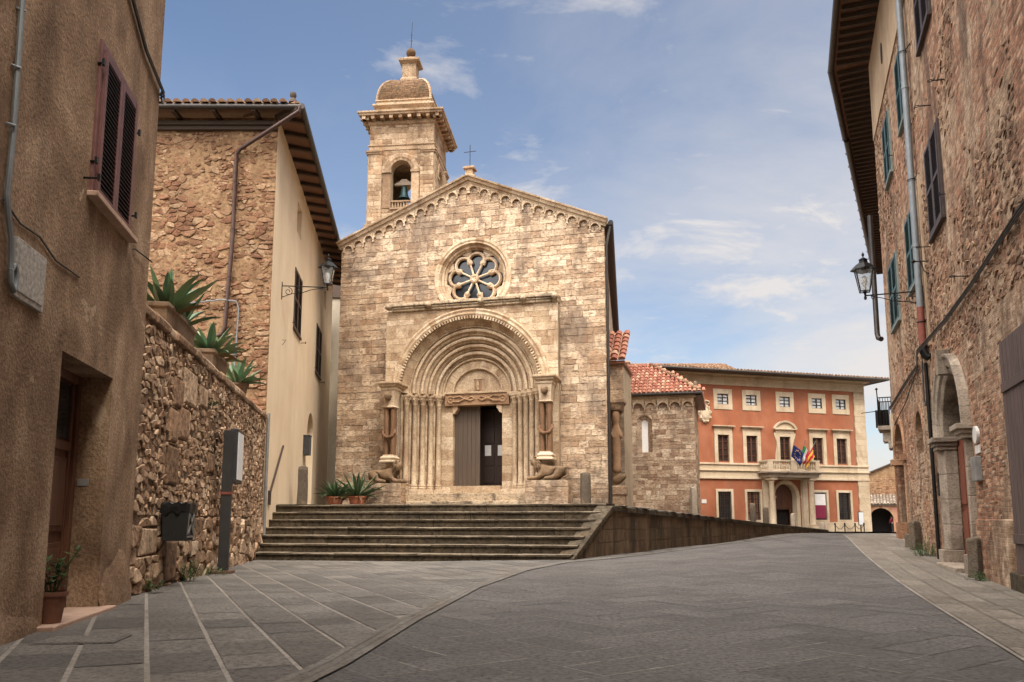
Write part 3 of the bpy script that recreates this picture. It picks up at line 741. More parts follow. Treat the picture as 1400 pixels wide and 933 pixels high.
def build_square():
    """paved apron at the foot of the steps: pale joints running away from the viewer between rows of slabs"""
    mb = MB(); ys = rng_(-6, 22, .5)
    vs = []; fs = []
    for y in ys:
        x0, x1 = leftx(y) - .4, gutx(min(y, 20.5)) + .1
        for k in range(9):
            x = x0 + (x1 - x0) * k / 8; vs.append((x, y, hgt(x, y) + .010))
    for j in range(len(ys) - 1):
        for k in range(8): fs.append((j * 9 + k, j * 9 + k + 1, j * 9 + 10 + k, j * 9 + 9 + k))
    mb.add(vs, fs, 0, True)
    rng = random.Random(9)
    ang = R(24.3); du = (-math.sin(ang), math.cos(ang)); dv = (math.cos(ang), math.sin(ang))
    wd = .49
    for r in range(-30, 50):
        v0 = r * wd; u = rng.uniform(-1, 0) - 14
        while u < 32:
            l = rng.uniform(.55, .95)
            q = [(v0 + .019, u + .005), (v0 + wd - .019, u + .005), (v0 + wd - .019, u + l - .005), (v0 + .019, u + l - .005)]
            u += l
            P = [(-3.0 + a * dv[0] + b * du[0], 8.0 + a * dv[1] + b * du[1]) for a, b in q]
            cx = sum(p[0] for p in P) / 4; cy = sum(p[1] for p in P) / 4
            if cy < 1.5 or cy > 22: continue
            yc = min(cy, 20.4); x1 = gutx(yc); s1 = (gutx(yc + .4) - gutx(yc - .4)) / .8
            P = clip(P, 1, -s1, x1 - s1 * yc + .02)
            xl = leftx(cy)
            if P: P = clip(P, -1, -.177, -(xl - .2) - .177 * cy)
            if area(P) < .02: continue
            t = rng.uniform(-.002, .002)
            mb.add([(x, y, hgt(x, y) + .016 + t) for x, y in P], [list(range(len(P)))], 1)
    return tag(mb.build('paved_apron', [M['pale_joint'], M['slab_warm']], fix=False), kind='structure')
build_square()
def ribbon(name, pts, w, lift, mat, seg=.6, nx=1, rng=random.Random(3), gap=.012, basemat=None):
    mb = MB()
    P = [Vector((a, b)) for a, b in pts]; out = [P[0]]
    for a, b in zip(P, P[1:]):
        n = max(1, round((b - a).length / seg)); out += [a + (b - a) * (i + 1) / n for i in range(n)]
    def nrm(i):
        t = (out[min(i + 1, len(out) - 1)] - out[max(i - 1, 0)]).normalized(); return Vector((t.y, -t.x))
    for i in range(len(out) - 1):
        for k in range(nx):
            c = []
            for q, e in ((i, 0), (i + 1, 1)):
                for s in ((0, 1) if e == 0 else (1, 0)):
                    t = (out[i + 1] - out[i]).normalized() * (gap / 2 * (1 if e == 0 else -1))
                    p = out[q] + t + nrm(q) * ((k + s) * w / nx - w / 2 + (gap / 2 if s == 0 else -gap / 2)); c.append((p.x, p.y, hgt(p.x, p.y) + lift))
            mb.add(c, [(0, 1, 2, 3)])
    return tag(mb.build(name, mat, fix=False), kind='structure')
ribbon('gutter_strip', [(a + .14, b) for a, b in GUT[:9]] + [(a + .35, b - .15) for a, b in GUT[9:]], .25, .0185, M['gutter'], .45, 3, gap=.006)
def build_walk():
    mb = MB(); rng = random.Random(12)
    for s in [0.9 * i - 1.5 for i in range(46)]:
        c = 0.; k = 0
        for w in (.36, .44, .34, .34):
            e0, e1 = -.02 - c, -.02 - c - w; c += w
            j = .4 * (k % 2); k += 1
            P = [RB.w(s + j + .008, e0)[:2], RB.w(s + j + .892, e0)[:2], RB.w(s + j + .892, e1 + .014)[:2], RB.w(s + j + .008, e1 + .014)[:2]]
            mb.add([(x, y, hgt(x, y) + .024 + rng.uniform(-.002, .002)) for x, y in P], [(0, 1, 2, 3)], 1)
    P = []
    for i in range(58): P += [(*RB.w(i * .75 - 2, .3)[:2], 0), (*RB.w(i * .75 - 2, -1.52)[:2], 0)]
    mb.add([(x, y, hgt(x, y) + .015) for x, y, _ in P], [(2 * i, 2 * i + 1, 2 * i + 3, 2 * i + 2) for i in range(57)], 0)
    tag(mb.build('side_pavement', [M['pale_joint'], M['walk']], fix=False), kind='structure')
build_walk()
# the raised square round the church
def pkeep(x, y):
    l, s = (x - PW.O[0]) * PW.n[0] + (y - PW.O[1]) * PW.n[1], (x - PW.O[0]) * PW.d[0] + (y - PW.O[1]) * PW.d[1]
    f = (x + 7.15) * .2696 + (y - 24.3) * .963
    return (l > -.05 or s > 33.) and f > .3 and (s < 33. or l > -9)
sheet('church_square', rng_(-16, 34, .4), rng_(20, 72, .4), pz, M['walk'], 0., pkeep)

# ------------------------------------------------------------------ flight of steps
TOPZ = 1.47
def build_steps():
    t = thing('stone_steps', 'broad flight of seven worn dark stone steps leading up to the church', 'steps', (-2.5, 21.5, 0))
    rng = random.Random(21)
    BL, BR, TL, TR = Vector((-6.74, 20.9)), Vector((1.42, 19.5)), Vector((-7.2, 24.3)), Vector((2.52, 21.62))
    for i in range(7):
        k = i / 6
        a, b = BL.lerp(TL, k), BR.lerp(TR, k)
        k2 = (i + 1) / 6 if i < 6 else 1.25
        a2, b2 = BL.lerp(TL, k2 + .03), BR.lerp(TR, k2 + .03)
        z1 = (i + 1) * TOPZ / 7; z0 = -.15
        mb = MB(); s = 0.
        n = Vector((b.y - a.y, -(b.x - a.x))).normalized()
        if n.y > 0: n = -n
        while s < 1:
            e = min(1, s + rng.uniform(.11, .26))
            if 1 - e < .07: e = 1
            p, q = a.lerp(b, s + .0007), a.lerp(b, e - .0007); p2, q2 = a2.lerp(b2, s + .0007), a2.lerp(b2, e - .0007)
            dz = rng.uniform(-.007, .005); o = n * (.035 + rng.uniform(-.012, .012)); m = 5
            lo = [(p, z0), (q, z0)]
            V = []; th = .055
            front = [p.lerp(q, j / m) for j in range(m + 1)]
            w = [rng.uniform(-.010, .006) for _ in front]
            # riser, nosing underside, nosing face, tread
            V += [(f.x, f.y, z0) for f in front] + [(f.x, f.y, z1 - th) for f in front]
            V += [(f.x + o.x, f.y + o.y, z1 - th) for f in front] + [(f.x + o.x + n.x * d * .4, f.y + o.y + n.y * d * .4, z1 + dz - .012 + d) for f, d in zip(front, w)]
            V += [(f.x + o.x - n.x * .03, f.y + o.y - n.y * .03, z1 + dz) for f in front]
            V += [(f.x, f.y, z1 + dz) for f in [p2.lerp(q2, j / m) for j in range(m + 1)]]
            M1 = m + 1
            fs = []; mi = []
            for r in range(5):
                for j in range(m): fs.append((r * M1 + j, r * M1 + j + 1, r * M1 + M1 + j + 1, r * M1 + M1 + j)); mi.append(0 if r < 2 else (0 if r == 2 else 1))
            b0 = len(mb.v); mb.v.extend(V)
            for f, q_ in zip(fs, mi): mb.f.append([b0 + x for x in f]); mb.m.append(q_); mb.sm.append(False)
            ends = [(0, M1, 2 * M1, 3 * M1, 4 * M1, 5 * M1), (m, M1 + m, 2 * M1 + m, 3 * M1 + m, 4 * M1 + m, 5 * M1 + m)]
            for en in ends: mb.f.append([b0 + x for x in en]); mb.m.append(0); mb.sm.append(False)
            s = e
        for vi, v in enumerate(mb.v): mb.v[vi] = (v[0] + 2.5, v[1] - 21.5, v[2])
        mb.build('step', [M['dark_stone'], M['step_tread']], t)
build_steps()
def build_parapet():
    t = PW.thing('parapet_wall', 'long low retaining wall of dark streaked stone running up along the road', 'wall')
    rng = random.Random(5)
    L = 32.6; TE = .44
    def top(x): return .10 + (1.40 - .10) * x / 2.35 if x < 2.35 else 1.40 - (x - 2.35) * (1.40 - TE) / (L - 2.35)
    reg = [(-1.30 / 2.35, 1, .10 - .13), ((1.40 - TE) / (L - 2.35), 1, 1.40 - .13 + 2.35 * (1.40 - TE) / (L - 2.35))]
    mb = MB(); ashlar(mb, 0, L, -.4, 1.4, rng, rh=(.30, .46), bw=(.5, 1.1), y0=.02, joint=.008, relief=.012, region=reg)
    core = [(0, -.4), (L, -.4), (L, TE - .05), (2.35, 1.36), (0, .06)]
    mb.prism(core, .03, .36, 1)
    mb.build('wall', [M['parapet'], M['mortar']], t)
    cp = MB(); x = 0.
    while x < L:
        e = min(L, x + rng.uniform(.9, 1.6))
        for a, b in (((x, e),) if not (x < 2.35 < e) else ((x, 2.35), (2.35, e))):
            j = rng.uniform(-.01, .01)
            vs = []
            for q in (a + .006, b - .006):
                z = top(q)
                vs += [(q, -.05 + j, z - .13), (q, -.05 + j, z - .015), (q, -.02 + j, z), (q, .40, z + .01), (q, .40, z - .13)]
            cp.add(vs, [(0, 1, 6, 5), (1, 2, 7, 6), (2, 3, 8, 7), (3, 4, 9, 8), (4, 0, 5, 9), (0, 4, 3, 2, 1), (5, 6, 7, 8, 9)])
        x = e
    cp.build('coping', M['dark_stone'], t)
build_parapet()

# ------------------------------------------------------------------ small builders used by several houses
def shutter_leaf(mb, x0, x1, z0, z1, y=-.03, fw=.065, th=.04, pitch=.055, mid=True):
    """louvred leaf: frame in slot 0, slats in slot 1"""
    mb.box(x0, x0 + fw, y - th, y, z0, z1); mb.box(x1 - fw, x1, y - th, y, z0, z1)
    zs = [z0, (z0 + z1) / 2 - fw / 2, z1 - fw] if mid else [z0, z1 - fw]
    for z in zs: mb.box(x0 + fw, x1 - fw, y - th + .003, y - .003, z, z + fw)
    for a, b in zip(zs, zs[1:]):
        z = a + fw + .02
        while z < b - .03:
            xa, xb = x0 + fw, x1 - fw
            mb.add([(xa, y - th + .004, z), (xb, y - th + .004, z), (xb, y - .004, z + .042), (xa, y - .004, z + .042),
                    (xa, y - th + .004, z + .008), (xb, y - th + .004, z + .008), (xb, y - .004, z + .050), (xa, y - .004, z + .050)],
                   [(0, 1, 2, 3), (7, 6, 5, 4), (0, 4, 5, 1), (2, 6, 7, 3), (1, 5, 6, 2), (3, 7, 4, 0)], 1)
            z += pitch
def hook(parent, x, z, l=.18):
    mb = MB(); mb.tube([(x, .05, z), (x, -l, z + .01), (x - .01, -l - .01, z + .05)], .012, 6); mb.box(x - .02, x + .02, -l - .02, -l + .005, z - .02, z + .05)
    return mb.build('shutter_stay', M['iron'], parent)
def scroll(c, r0, r1, turns, a0, n=28, sgn=1):
    return [(c[0] + (r0 + (r1 - r0) * i / n) * math.cos(a0 + sgn * turns * 2 * PI * i / n), 0, c[2] + (r0 + (r1 - r0) * i / n) * math.sin(a0 + sgn * turns * 2 * PI * i / n)) for i in range(n + 1)]
def make_lamp(loc, rz, label, arm=1.3, group=None):
    """wrought-iron wall lamp; local +x points out from the wall"""
    t = thing('wall_lamp', label, 'street lamp', loc, rz, group)
    mb = MB()
    mb.box(-.01, .02, -.03, .03, -.42, .12); mb.tube([(0, 0, 0), (arm, 0, .0)], .017, 8)
    mb.tube(scroll((.20, 0, -.17), .13, .03, 1.35, R(90), 30, -1), .010, 6); mb.tube(scroll((.52, 0, -.11), .085, .02, 1.3, R(250), 26, 1), .009, 6)
    mb.tube([(0, 0, -.36), (.12, 0, -.31), (.32, 0, -.23), (.6, 0, -.2), (.85, 0, -.10), (arm - .12, 0, -.02)], .011, 6)
    mb.tube(scroll((arm - .17, 0, -.055), .05, .015, 1.2, R(90), 20, -1), .008, 6)
    mb.build('bracket', M['iron'], t)
    z0 = .10; h = .52; rb, rt = .15, .265
    f = MB()
    f.lathe([(.022, -.10), (.035, -.06), (.02, 0), (.03, .05), (.05, z0)], (arm, 0, 0), 10)
    cb = [(arm + rb * math.cos(PI / 4 + k * PI / 2), rb * math.sin(PI / 4 + k * PI / 2), z0) for k in range(4)]
    ct = [(arm + rt * math.cos(PI / 4 + k * PI / 2), rt * math.sin(PI / 4 + k * PI / 2), z0 + h) for k in range(4)]
    for k in range(4):
        f.tube([cb[k], ct[k]], .013, 6); f.tube([cb[k], cb[(k + 1) % 4]], .013, 6); f.tube([ct[k], ct[(k + 1) % 4]], .018, 6)
    f.build('lantern_frame', M['iron'], t)
    gl = MB()
    for k in range(4): gl.add([cb[k], cb[(k + 1) % 4], ct[(k + 1) % 4], ct[k]], [(0, 1, 2, 3)])
    gl.add(cb, [(0, 1, 2, 3)])
    gl.build('lantern_glass', M['lamp_glass'], t)
    bl = MB(); bl.lathe([(.03, .0), (.035, .10), (.06, .16), (.07, .24), (.05, .32), (.0, .35)], (arm, 0, z0 + .04), 12); bl.build('bulb', M['plaque'], t)
    rf = MB()
    zt = z0 + h
    rf.lathe([(rt * 1.13, zt - .01), (rt * 1.13, zt + .015), (rt * .62, zt + .15), (.10, zt + .19), (.09, zt + .25), (.115, zt + .26), (.035, zt + .31)], (arm, 0, 0), 4, smooth=False)
    rf.build('lantern_cap', M['iron'], t)
    fn = MB(); fn.lathe([(.012, zt + .30), (.014, zt + .34), (.032, zt + .37), (.03, zt + .40), (.006, zt + .44), (0, zt + .47)], (arm, 0, 0), 10); fn.build('finial', M['iron'], t)
    return t
def agave(mb, n, L, seed, c=(0, 0, 0), wide=.11, up=.55, mi=0):
    """rosette of thick tapering channelled leaves"""
    rng = random.Random(seed)
    for i in range(n):
        k = i / n; az = i * 2.39996 + rng.uniform(-.25, .25)
        el = R(84) - (R(84) - R(6)) * (k ** up) * rng.uniform(.85, 1.1); l = L * (.62 + .42 * math.sin(PI * min(1, .25 + k * .75))) * rng.uniform(.85, 1.12)
        w = wide * rng.uniform(.85, 1.15); bend = rng.uniform(-.15, .75) * (.4 + k); az += rng.uniform(-.3, .3)
        pts = []; p = Vector((c[0] + .05 * math.cos(az), c[1] + .05 * math.sin(az), c[2])); e = el; ns = 7
        side = Vector((-math.sin(az), math.cos(az), 0))
        vs = []
        for s in range(ns + 1):
            f = s / ns
            d = Vector((math.cos(az) * math.cos(e), math.sin(az) * math.cos(e), math.sin(e))); nn = side.cross(d) * -1
            ww = w * (math.sin(PI * (.16 + .84 * f)) ** .75 if f < .999 else 0.) * (.75 if f < .08 else 1) * .5
            vs += [p - side * ww + nn * ww * .55, p - nn * ww * .25, p + side * ww + nn * ww * .55, p - nn * (ww * .25 + .012 * (1 - f))]
            p = p + d * l / ns; e -= bend / ns * (1 + f)
        fs = []
        for s in range(ns):
            a = s * 4; b = a + 4
            fs += [(a, a + 1, b + 1, b), (a + 1, a + 2, b + 2, b + 1), (a + 2, a + 3, b + 3, b + 2), (a + 3, a, b, b + 3)]
        mb.add(vs, fs, mi + (1 if k > .86 and rng.random() < .7 else 0), True)
def weeds(name, label, loc, n, h, r, seed, group=None):
    rng = random.Random(seed); mb = MB()
    for i in range(n):
        a = rng.uniform(0, 2 * PI); q = r * math.sqrt(rng.random()); hh = h * rng.uniform(.3, 1.) * (1 - .4 * q / r)
        bx, by = q * math.cos(a), q * math.sin(a); lx, ly = rng.uniform(-.1, .1) + bx * .4, rng.uniform(-.1, .1) + by * .4
        st = [Vector((bx + lx * t, by + ly * t, hh * t)) for t in (0, .5, 1)]
        mb.tube(st, .003, 4)
        for k in range(int(6 + hh * 16)):
            t = rng.uniform(.15, 1.); p = st[0].lerp(st[2], t); az = rng.uniform(0, 2 * PI); s = rng.uniform(.022, .05)
            d = Vector((math.cos(az), math.sin(az), rng.uniform(-.2, .7))); sd = Vector((-math.sin(az), math.cos(az), rng.uniform(-.3, .3)))
            mb.add([p, p + d * s * .5 + sd * s * .32, p + d * s * 1.15, p + d * s * .5 - sd * s * .32], [(0, 1, 2, 3)], 0)
    o = mb.build(name, M['leaf'], fix=False); o.location = loc
    return tag(o, label, 'weeds', group)

# ------------------------------------------------------------------ brown stucco house, near left
def build_left_house():
    t = LB.thing('stucco_house', 'brown roughcast house in the left foreground with maroon louvred shutters', 'house')
    D = (-2.43, -.85, -.2, 2.66)
    mb = MB()
    wall(mb, -16, .33, -.4, 15, 0, [('r', *D, .48), ('r', -2.02, -.70, 4.43, 6.10, .12)], mi=0)
    mb.add([(.33, 0, -.4), (.33, 9, -.4), (.33, 9, 15), (.33, 0, 15)], [(0, 1, 2, 3)])
    mb.add([(-16, 0, -.4), (-16, 9, -.4), (-16, 9, 15), (-16, 0, 15)], [(0, 1, 2, 3)]); mb.add([(-16, 9, -.4), (.33, 9, -.4), (.33, 9, 15), (-16, 9, 15)], [(0, 1, 2, 3)])
    mb.add([(-16, 0, 15), (.33, 0, 15), (.33, 9, 15), (-16, 9, 15)], [(0, 1, 2, 3)])
    mb.build('wall', M['brown_stucco'], t, bevel=.03)
    # swollen foot of the wall by the door and thickened corner
    mb = MB(); rng = random.Random(2)
    for (xa, xb, hh, dd) in ((-.84, .34, .62, .10), (-8, -2.44, .38, .055)):
        n = 30; vs = []
        for i in range(n + 1):
            x = xa + (xb - xa) * i / n; e = .25 + .75 * math.sin(PI * i / n) ** .5; z = hh * e * (1 + .35 * mnoise.noise(Vector((x * 2.3, 1.7, 0))))
            vs += [(x, -dd * e, -.3), (x, -dd * e * .9, z * .5), (x, -.004, z)]
        mb.add(vs, [(i * 3 + j, i * 3 + 3 + j, i * 3 + 4 + j, i * 3 + 1 + j) for i in range(n) for j in (0, 1)], 0, True)
    mb.build('wall_footing', M['brown_stucco'], t)
    # roof edge, far above
    mb = MB(); mb.box(-16.3, .7, -.7, 9.4, 15.0, 15.2); mb.build('roof', M['terra_tile'], t)
    # window: recess back, two leaves, sill
    w = MB(); w.box(-2.05, -1.97, -.03, .1, 4.43, 6.14); w.box(-.75, -.67, -.03, .1, 4.43, 6.14); w.box(-1.97, -.75, -.03, .1, 6.06, 6.14)
    win = w.build('window', M['shutter_red'], t, bevel=.006)
    for a, b in ((-1.965, -1.365), (-1.355, -.755)):
        s = MB(); shutter_leaf(s, a, b, 4.45, 6.055, -.012, .075, .045, .052, False); s.build('shutter', [M['shutter_red'], M['shutter_slat']], win)
    b = MB(); b.box(-1.96, -.76, .05, .09, 4.44, 6.05); b.build('pane', M['dark'], win)
    s = MB(); s.box(-2.10, -.62, -.11, .10, 4.365, 4.425); s.build('window_sill', M['pink_sill'], t, bevel=.008)
    for x, z in ((-2.22, 4.50), (-2.06, 4.75), (-.58, 4.72), (-2.06, 5.85), (-.66, 5.75)): hook(t, x, z, .14 if x < -2.2 else .05)
    # door set deep in the opening
    d = MB(); y = .36
    d.box(-2.43, -2.34, y - .04, y + .1, 0, 2.66); d.box(-.94, -.85, y - .04, y + .1, 0, 2.66); d.box(-2.34, -.94, y - .04, y + .1, 2.56, 2.66)
    d.box(-2.34, -.94, y + .03, y + .09, .0, 2.56)
    dr = d.build('door', M['wood_door'], t, bevel=.008)
    p = MB()
    for xa in (-2.28, -1.60):
        for za, zb in ((.18, .80), (.92, 1.72)):
            p.box(xa, xa + .58, y + .005, y + .03, za, zb); p.box(xa + .06, xa + .52, y - .01, y + .006, za + .06, zb - .06)
    for x in (-2.34, -1.67, -1.00): p.box(x, x + .06, y, y + .03, .0, 2.56)
    p.box(-2.34, -.94, y - .003, y + .028, 1.80, 1.90); p.box(-2.34, -.94, y - .004, y + .027, .0, .14)
    p.build('door_panel', M['wood_door'], dr, bevel=.006)
    gl = MB(); gl.box(-2.28, -1.68, y + .012, y + .026, 1.93, 2.53); gl.box(-1.60, -1.01, y + .012, y + .026, 1.93, 2.53); gl.build('pane', M['glass'], dr)
    h = MB(); h.tube([(-1.72, y + .02, 1.12), (-1.72, y - .05, 1.10), (-1.72, y - .06, .98), (-1.72, y - .03, .86), (-1.72, y + .02, .84)], .012, 8); h.build('handle', M['rust_iron'], dr)
    bp = MB(); bp.box(-.86, -.846, .18, .30, 1.42, 1.50); bp.build('doorbell_plate', M['zinc'], t, bevel=.005)
    th = MB(); th.box(-2.60, -.70, -.16, .60, -.1, .085); th.build('doorstep', M['pink_sill'], t, bevel=.012)
    # utility cabinet
    c = MB(); c.box(-3.66, -3.05, -.035, .02, 2.87, 3.37); cb = c.build('meter_cabinet', M['metal_panel'], t, bevel=.006)
    c = MB(); c.box(-3.61, -3.10, -.045, -.033, 2.92, 3.32); c.lathe([(.02, 0), (.02, .01)], (0, 0, 0), 8) if False else None
    c.build('cabinet_door', M['metal_panel'], cb, bevel=.004)
    # conduit with clips, loop of cable, thin wires
    c = MB(); c.tube([(-3.98, -.03, 9), (-3.95, -.03, 5.3), (-3.90, -.03, 4.1), (-3.93, -.035, 3.62), (-3.88, -.04, 3.45), (-3.80, -.04, 3.30), (-3.76, -.04, 3.05), (-3.76, -.05, 2.95), (-3.72, -.055, 2.89), (-3.68, -.05, 2.95), (-3.68, -.045, 3.06), (-3.72, -.045, 3.10), (-3.77, -.04, 3.04)], .024, 8)
    for z in (4.2, 4.7, 5.2, 5.7, 6.2, 6.7): c.tube([(-3.98, -.0, z), (-3.945, -.055, z), (-3.90, .0, z)], .010, 6)
    c.build('conduit', M['grey_pipe'], t)
    c = MB(); c.tube([(-3.94, -.012, 3.58), (-3.6, -.014, 3.50), (-3.2, -.014, 3.53), (-2.8, -.014, 3.44), (-2.4, -.014, 3.46), (-2.17, -.012, 3.47)], .009, 6)
    c.build('wire', M['cable'], t)
    c = MB(); P = [(-3.2, -.03, 9.2), (-2.2, -.03, 8.1), (-1.29, -.03, 7.25), (-.5, -.03, 6.95), (.1, -.04, 6.88), (.36, -.04, 6.86), (.40, .02, 6.84)]
    c.tube(P, .022, 7); c.tube([(a, b - .012, d - .05) for a, b, d in P], .013, 6)
    c.tube([(.38 + .07 * math.cos(q), -.03, 6.80 + .09 * math.sin(q)) for q in [k * PI / 6 for k in range(12)]], .012, 6, closed=True)
    c.build('cable', M['cable'], t)
    c = MB(); c.tube([(-.42, 0, 4.36), (-.42, -.03, 4.36), (.02, -.04, 4.40), (.10, -.10, 4.36)], .010, 6); c.build('iron_hook', M['iron'], t)
build_left_house()
def pot_plant(loc, label, r, h, mat, leaves, group=None, cat='potted plant', name='potted_plant', seed=1, L=.5, wide=.06, n=30, bushy=False):
    t = thing(name, label, cat, loc, 0, group)
    mb = MB(); mb.lathe([(r * .70, 0), (r * .98, h * .86), (r * 1.08, h * .86), (r * 1.10, h), (r * .97, h), (r * .93, h * .9), (0, h * .9)], (0, 0, 0), 22)
    p = mb.build('pot', mat, t)
    s = MB(); s.lathe([(r * .93, h * .905), (r * .4, h * .93), (0, h * .94)], (0, 0, 0), 14); s.build('soil', M['soil'], t)
    f = MB()
    if bushy:
        rng = random.Random(seed)
        for i in range(n):
            a = rng.uniform(0, 2 * PI); q = r * .5 * rng.random(); hh = L * rng.uniform(.45, 1.); b0 = Vector((q * math.cos(a), q * math.sin(a), h * .9)); tip = b0 + Vector((math.cos(a) * hh * .45, math.sin(a) * hh * .45, hh)); f.tube([b0, b0.lerp(tip, .5) + Vector((0, 0, .05)), tip], .004, 4)
            for k in range(16):
                u = .15 + .85 * k / 16; p = b0.lerp(tip, u) + Vector((0, 0, .05 * math.sin(PI * u))); az = rng.uniform(0, 2 * PI); ll = rng.uniform(.06, .13); d = Vector((math.cos(az), math.sin(az), rng.uniform(-.3, .6))); sd = Vector((-math.sin(az), math.cos(az), 0)) * .16
                f.add([p, p + d * ll * .45 + sd * ll, p + d * ll, p + d * ll * .45 - sd * ll], [(0, 1, 2, 3)])
    else: agave(f, n, L, seed, (0, 0, h * .9), wide)
    f.build('leaves', [leaves, M['dead_leaf']], t, fix=False)
    return t
pot_plant(LB.w(-2.30, -.03, .086), 'small terracotta pot with a leafy plant on the doorstep of the brown house', .125, .29, M['dark_terracotta'], M['leaf'], seed=5, L=.46, n=13, bushy=True)
mh = MB(); mh.box(-.33, .33, -.24, .24, -.02, .0); mh.box(-.30, .30, -.21, .21, -.02, .004); mh.box(-.05, .05, -.20, -.16, -.01, .008)
mho = mh.build('manhole_cover', M['slab_warm'], bevel=.002); mho.location = (-3.66, 7.05, hgt(-3.66, 7.05) + .022); mho.rotation_euler = (0, 0, R(9))
tag(mho, 'rectangular stone inspection cover set in the paving before the brown house', 'manhole cover')

# ------------------------------------------------------------------ rubble garden wall on the left
SWL = math.hypot(-6.80 - SW.O[0], 22.0 - SW.O[1])
def build_garden_wall():
    t = SW.thing('rubble_wall', 'high rough rubble stone garden wall between the brown house and the cream house', 'wall')
    rng = random.Random(31)
    mb = MB()
    big = [(1.75, 2.25, 2.2, 2.75), (1.85, 2.5, 2.76, 3.25), (2.3, 2.95, 2.3, 2.85), (1.7, 2.4, 1.55, 2.18), (2.52, 3.4, 2.9, 3.5), (1.8, 2.6, .1, .75), (.5, 1.4, .55, .95), (1.45, 2.1, .80, 1.15), (3.6, 4.3, 3.0, 3.4), (4.6, 5.2, 1.9, 2.3)]
    holes = [('r', *b) for b in big]
    fieldstone(mb, -.05, SWL - .05, -.25, 1.10, rng, .29, .205, .24, .007, (.035, .085), 0, 1, holes)
    fieldstone(mb, -.05, SWL - .05, 1.10, 3.74, rng, .155, .092, .30, .005, (.015, .050), 0, .97, holes)
    for a, b, c, d in big:
        mb.stone([(a + .03, c + .012), (b - .03, c + .02), (b - .01, d - .03), (a + .02, d - .012)], 0, .06, .03, 0, False, 3)
    mb.box(-.1, SWL - .06, -.012, .55, -.4, 3.80, 1)
    mb.build('wall', [M['rubble'], M['rubble_mortar']], t)
    cp = MB(); x = -.1
    while x < SWL - .1:
        e = min(SWL - .06, x + rng.uniform(.35, .8)); j = rng.uniform(-.02, .02); q = rng.uniform(-.015, .015)
        v = []
        for xx in (x + .006, e - .006):
            v += [(xx, -.07 + j, 3.76 + q), (xx, -.08 + j, 3.86 + q), (xx, -.03 + j, 3.92 + q), (xx, .25, 3.96 + q), (xx, .62, 3.93 + q), (xx, .62, 3.76)]
        cp.add(v, [(i, (i + 1) % 6, 6 + (i + 1) % 6, 6 + i) for i in range(6)] + [(5, 4, 3, 2, 1, 0), (6, 7, 8, 9, 10, 11)])
        x = e
    cp.build('coping', M['rubble'], t, bevel=.02)
build_garden_wall()
tg = MB(); P = [SW.w(0, .5), SW.w(SWL, .5), SW.w(SWL, 9), SW.w(0, 9)]
tg.add([(p[0], p[1], 3.7) for p in P], [(0, 1, 2, 3)]); tag(tg.build('garden_terrace', M['terrace']), kind='structure')
def planter(x, w, label, n, L, seed, trough=True):
    t = SW.thing('agave_planter', label, 'planter', x, .30, 3.94, 'agave planters along the garden wall')
    mb = MB()
    if trough:
        mb.sqstack([(-.03, 0), (0, .36), (.03, .37), (.03, .44), (-.03, .44), (-.04, .38)], 0, .0, w / 2, .17)
        mb.build('trough', M['trough'], t, bevel=.008)
    else:
        mb.lathe([(.17, 0), (.24, .30), (.27, .31), (.27, .37), (.23, .37), (.22, .33), (0, .33)], (0, 0, 0), 20); mb.build('pot', M['trough'], t)
    s = MB()
    if trough: s.box(-w / 2 + .03, w / 2 - .03, -.14, .14, .36, .40)
    else: s.lathe([(.22, .335), (0, .35)], (0, 0, 0), 14)
    s.build('soil', M['soil'], t)
    f = MB()
    if trough:
        agave(f, n, L, seed, (-w * .18, 0, .38), .15); agave(f, n - 8, L * .8, seed + 3, (w * .26, 0, .38), .13)
    else: agave(f, n, L, seed, (0, 0, .34), .13)
    f.build('leaves', [M['agave'], M['dead_leaf']], t, fix=False)
    return t
planter(2.85, 1.9, 'stone trough with the largest agave, on the wall top nearest the brown house', 26, .86, 11)
planter(6.15, 1.5, 'stone trough of agave on the wall top, midway between the other two agave planters', 24, .78, 17)
planter(9.2, .6, 'round pot with the smallest agave, on the wall top nearest the cream house', 30, .75, 23, False)
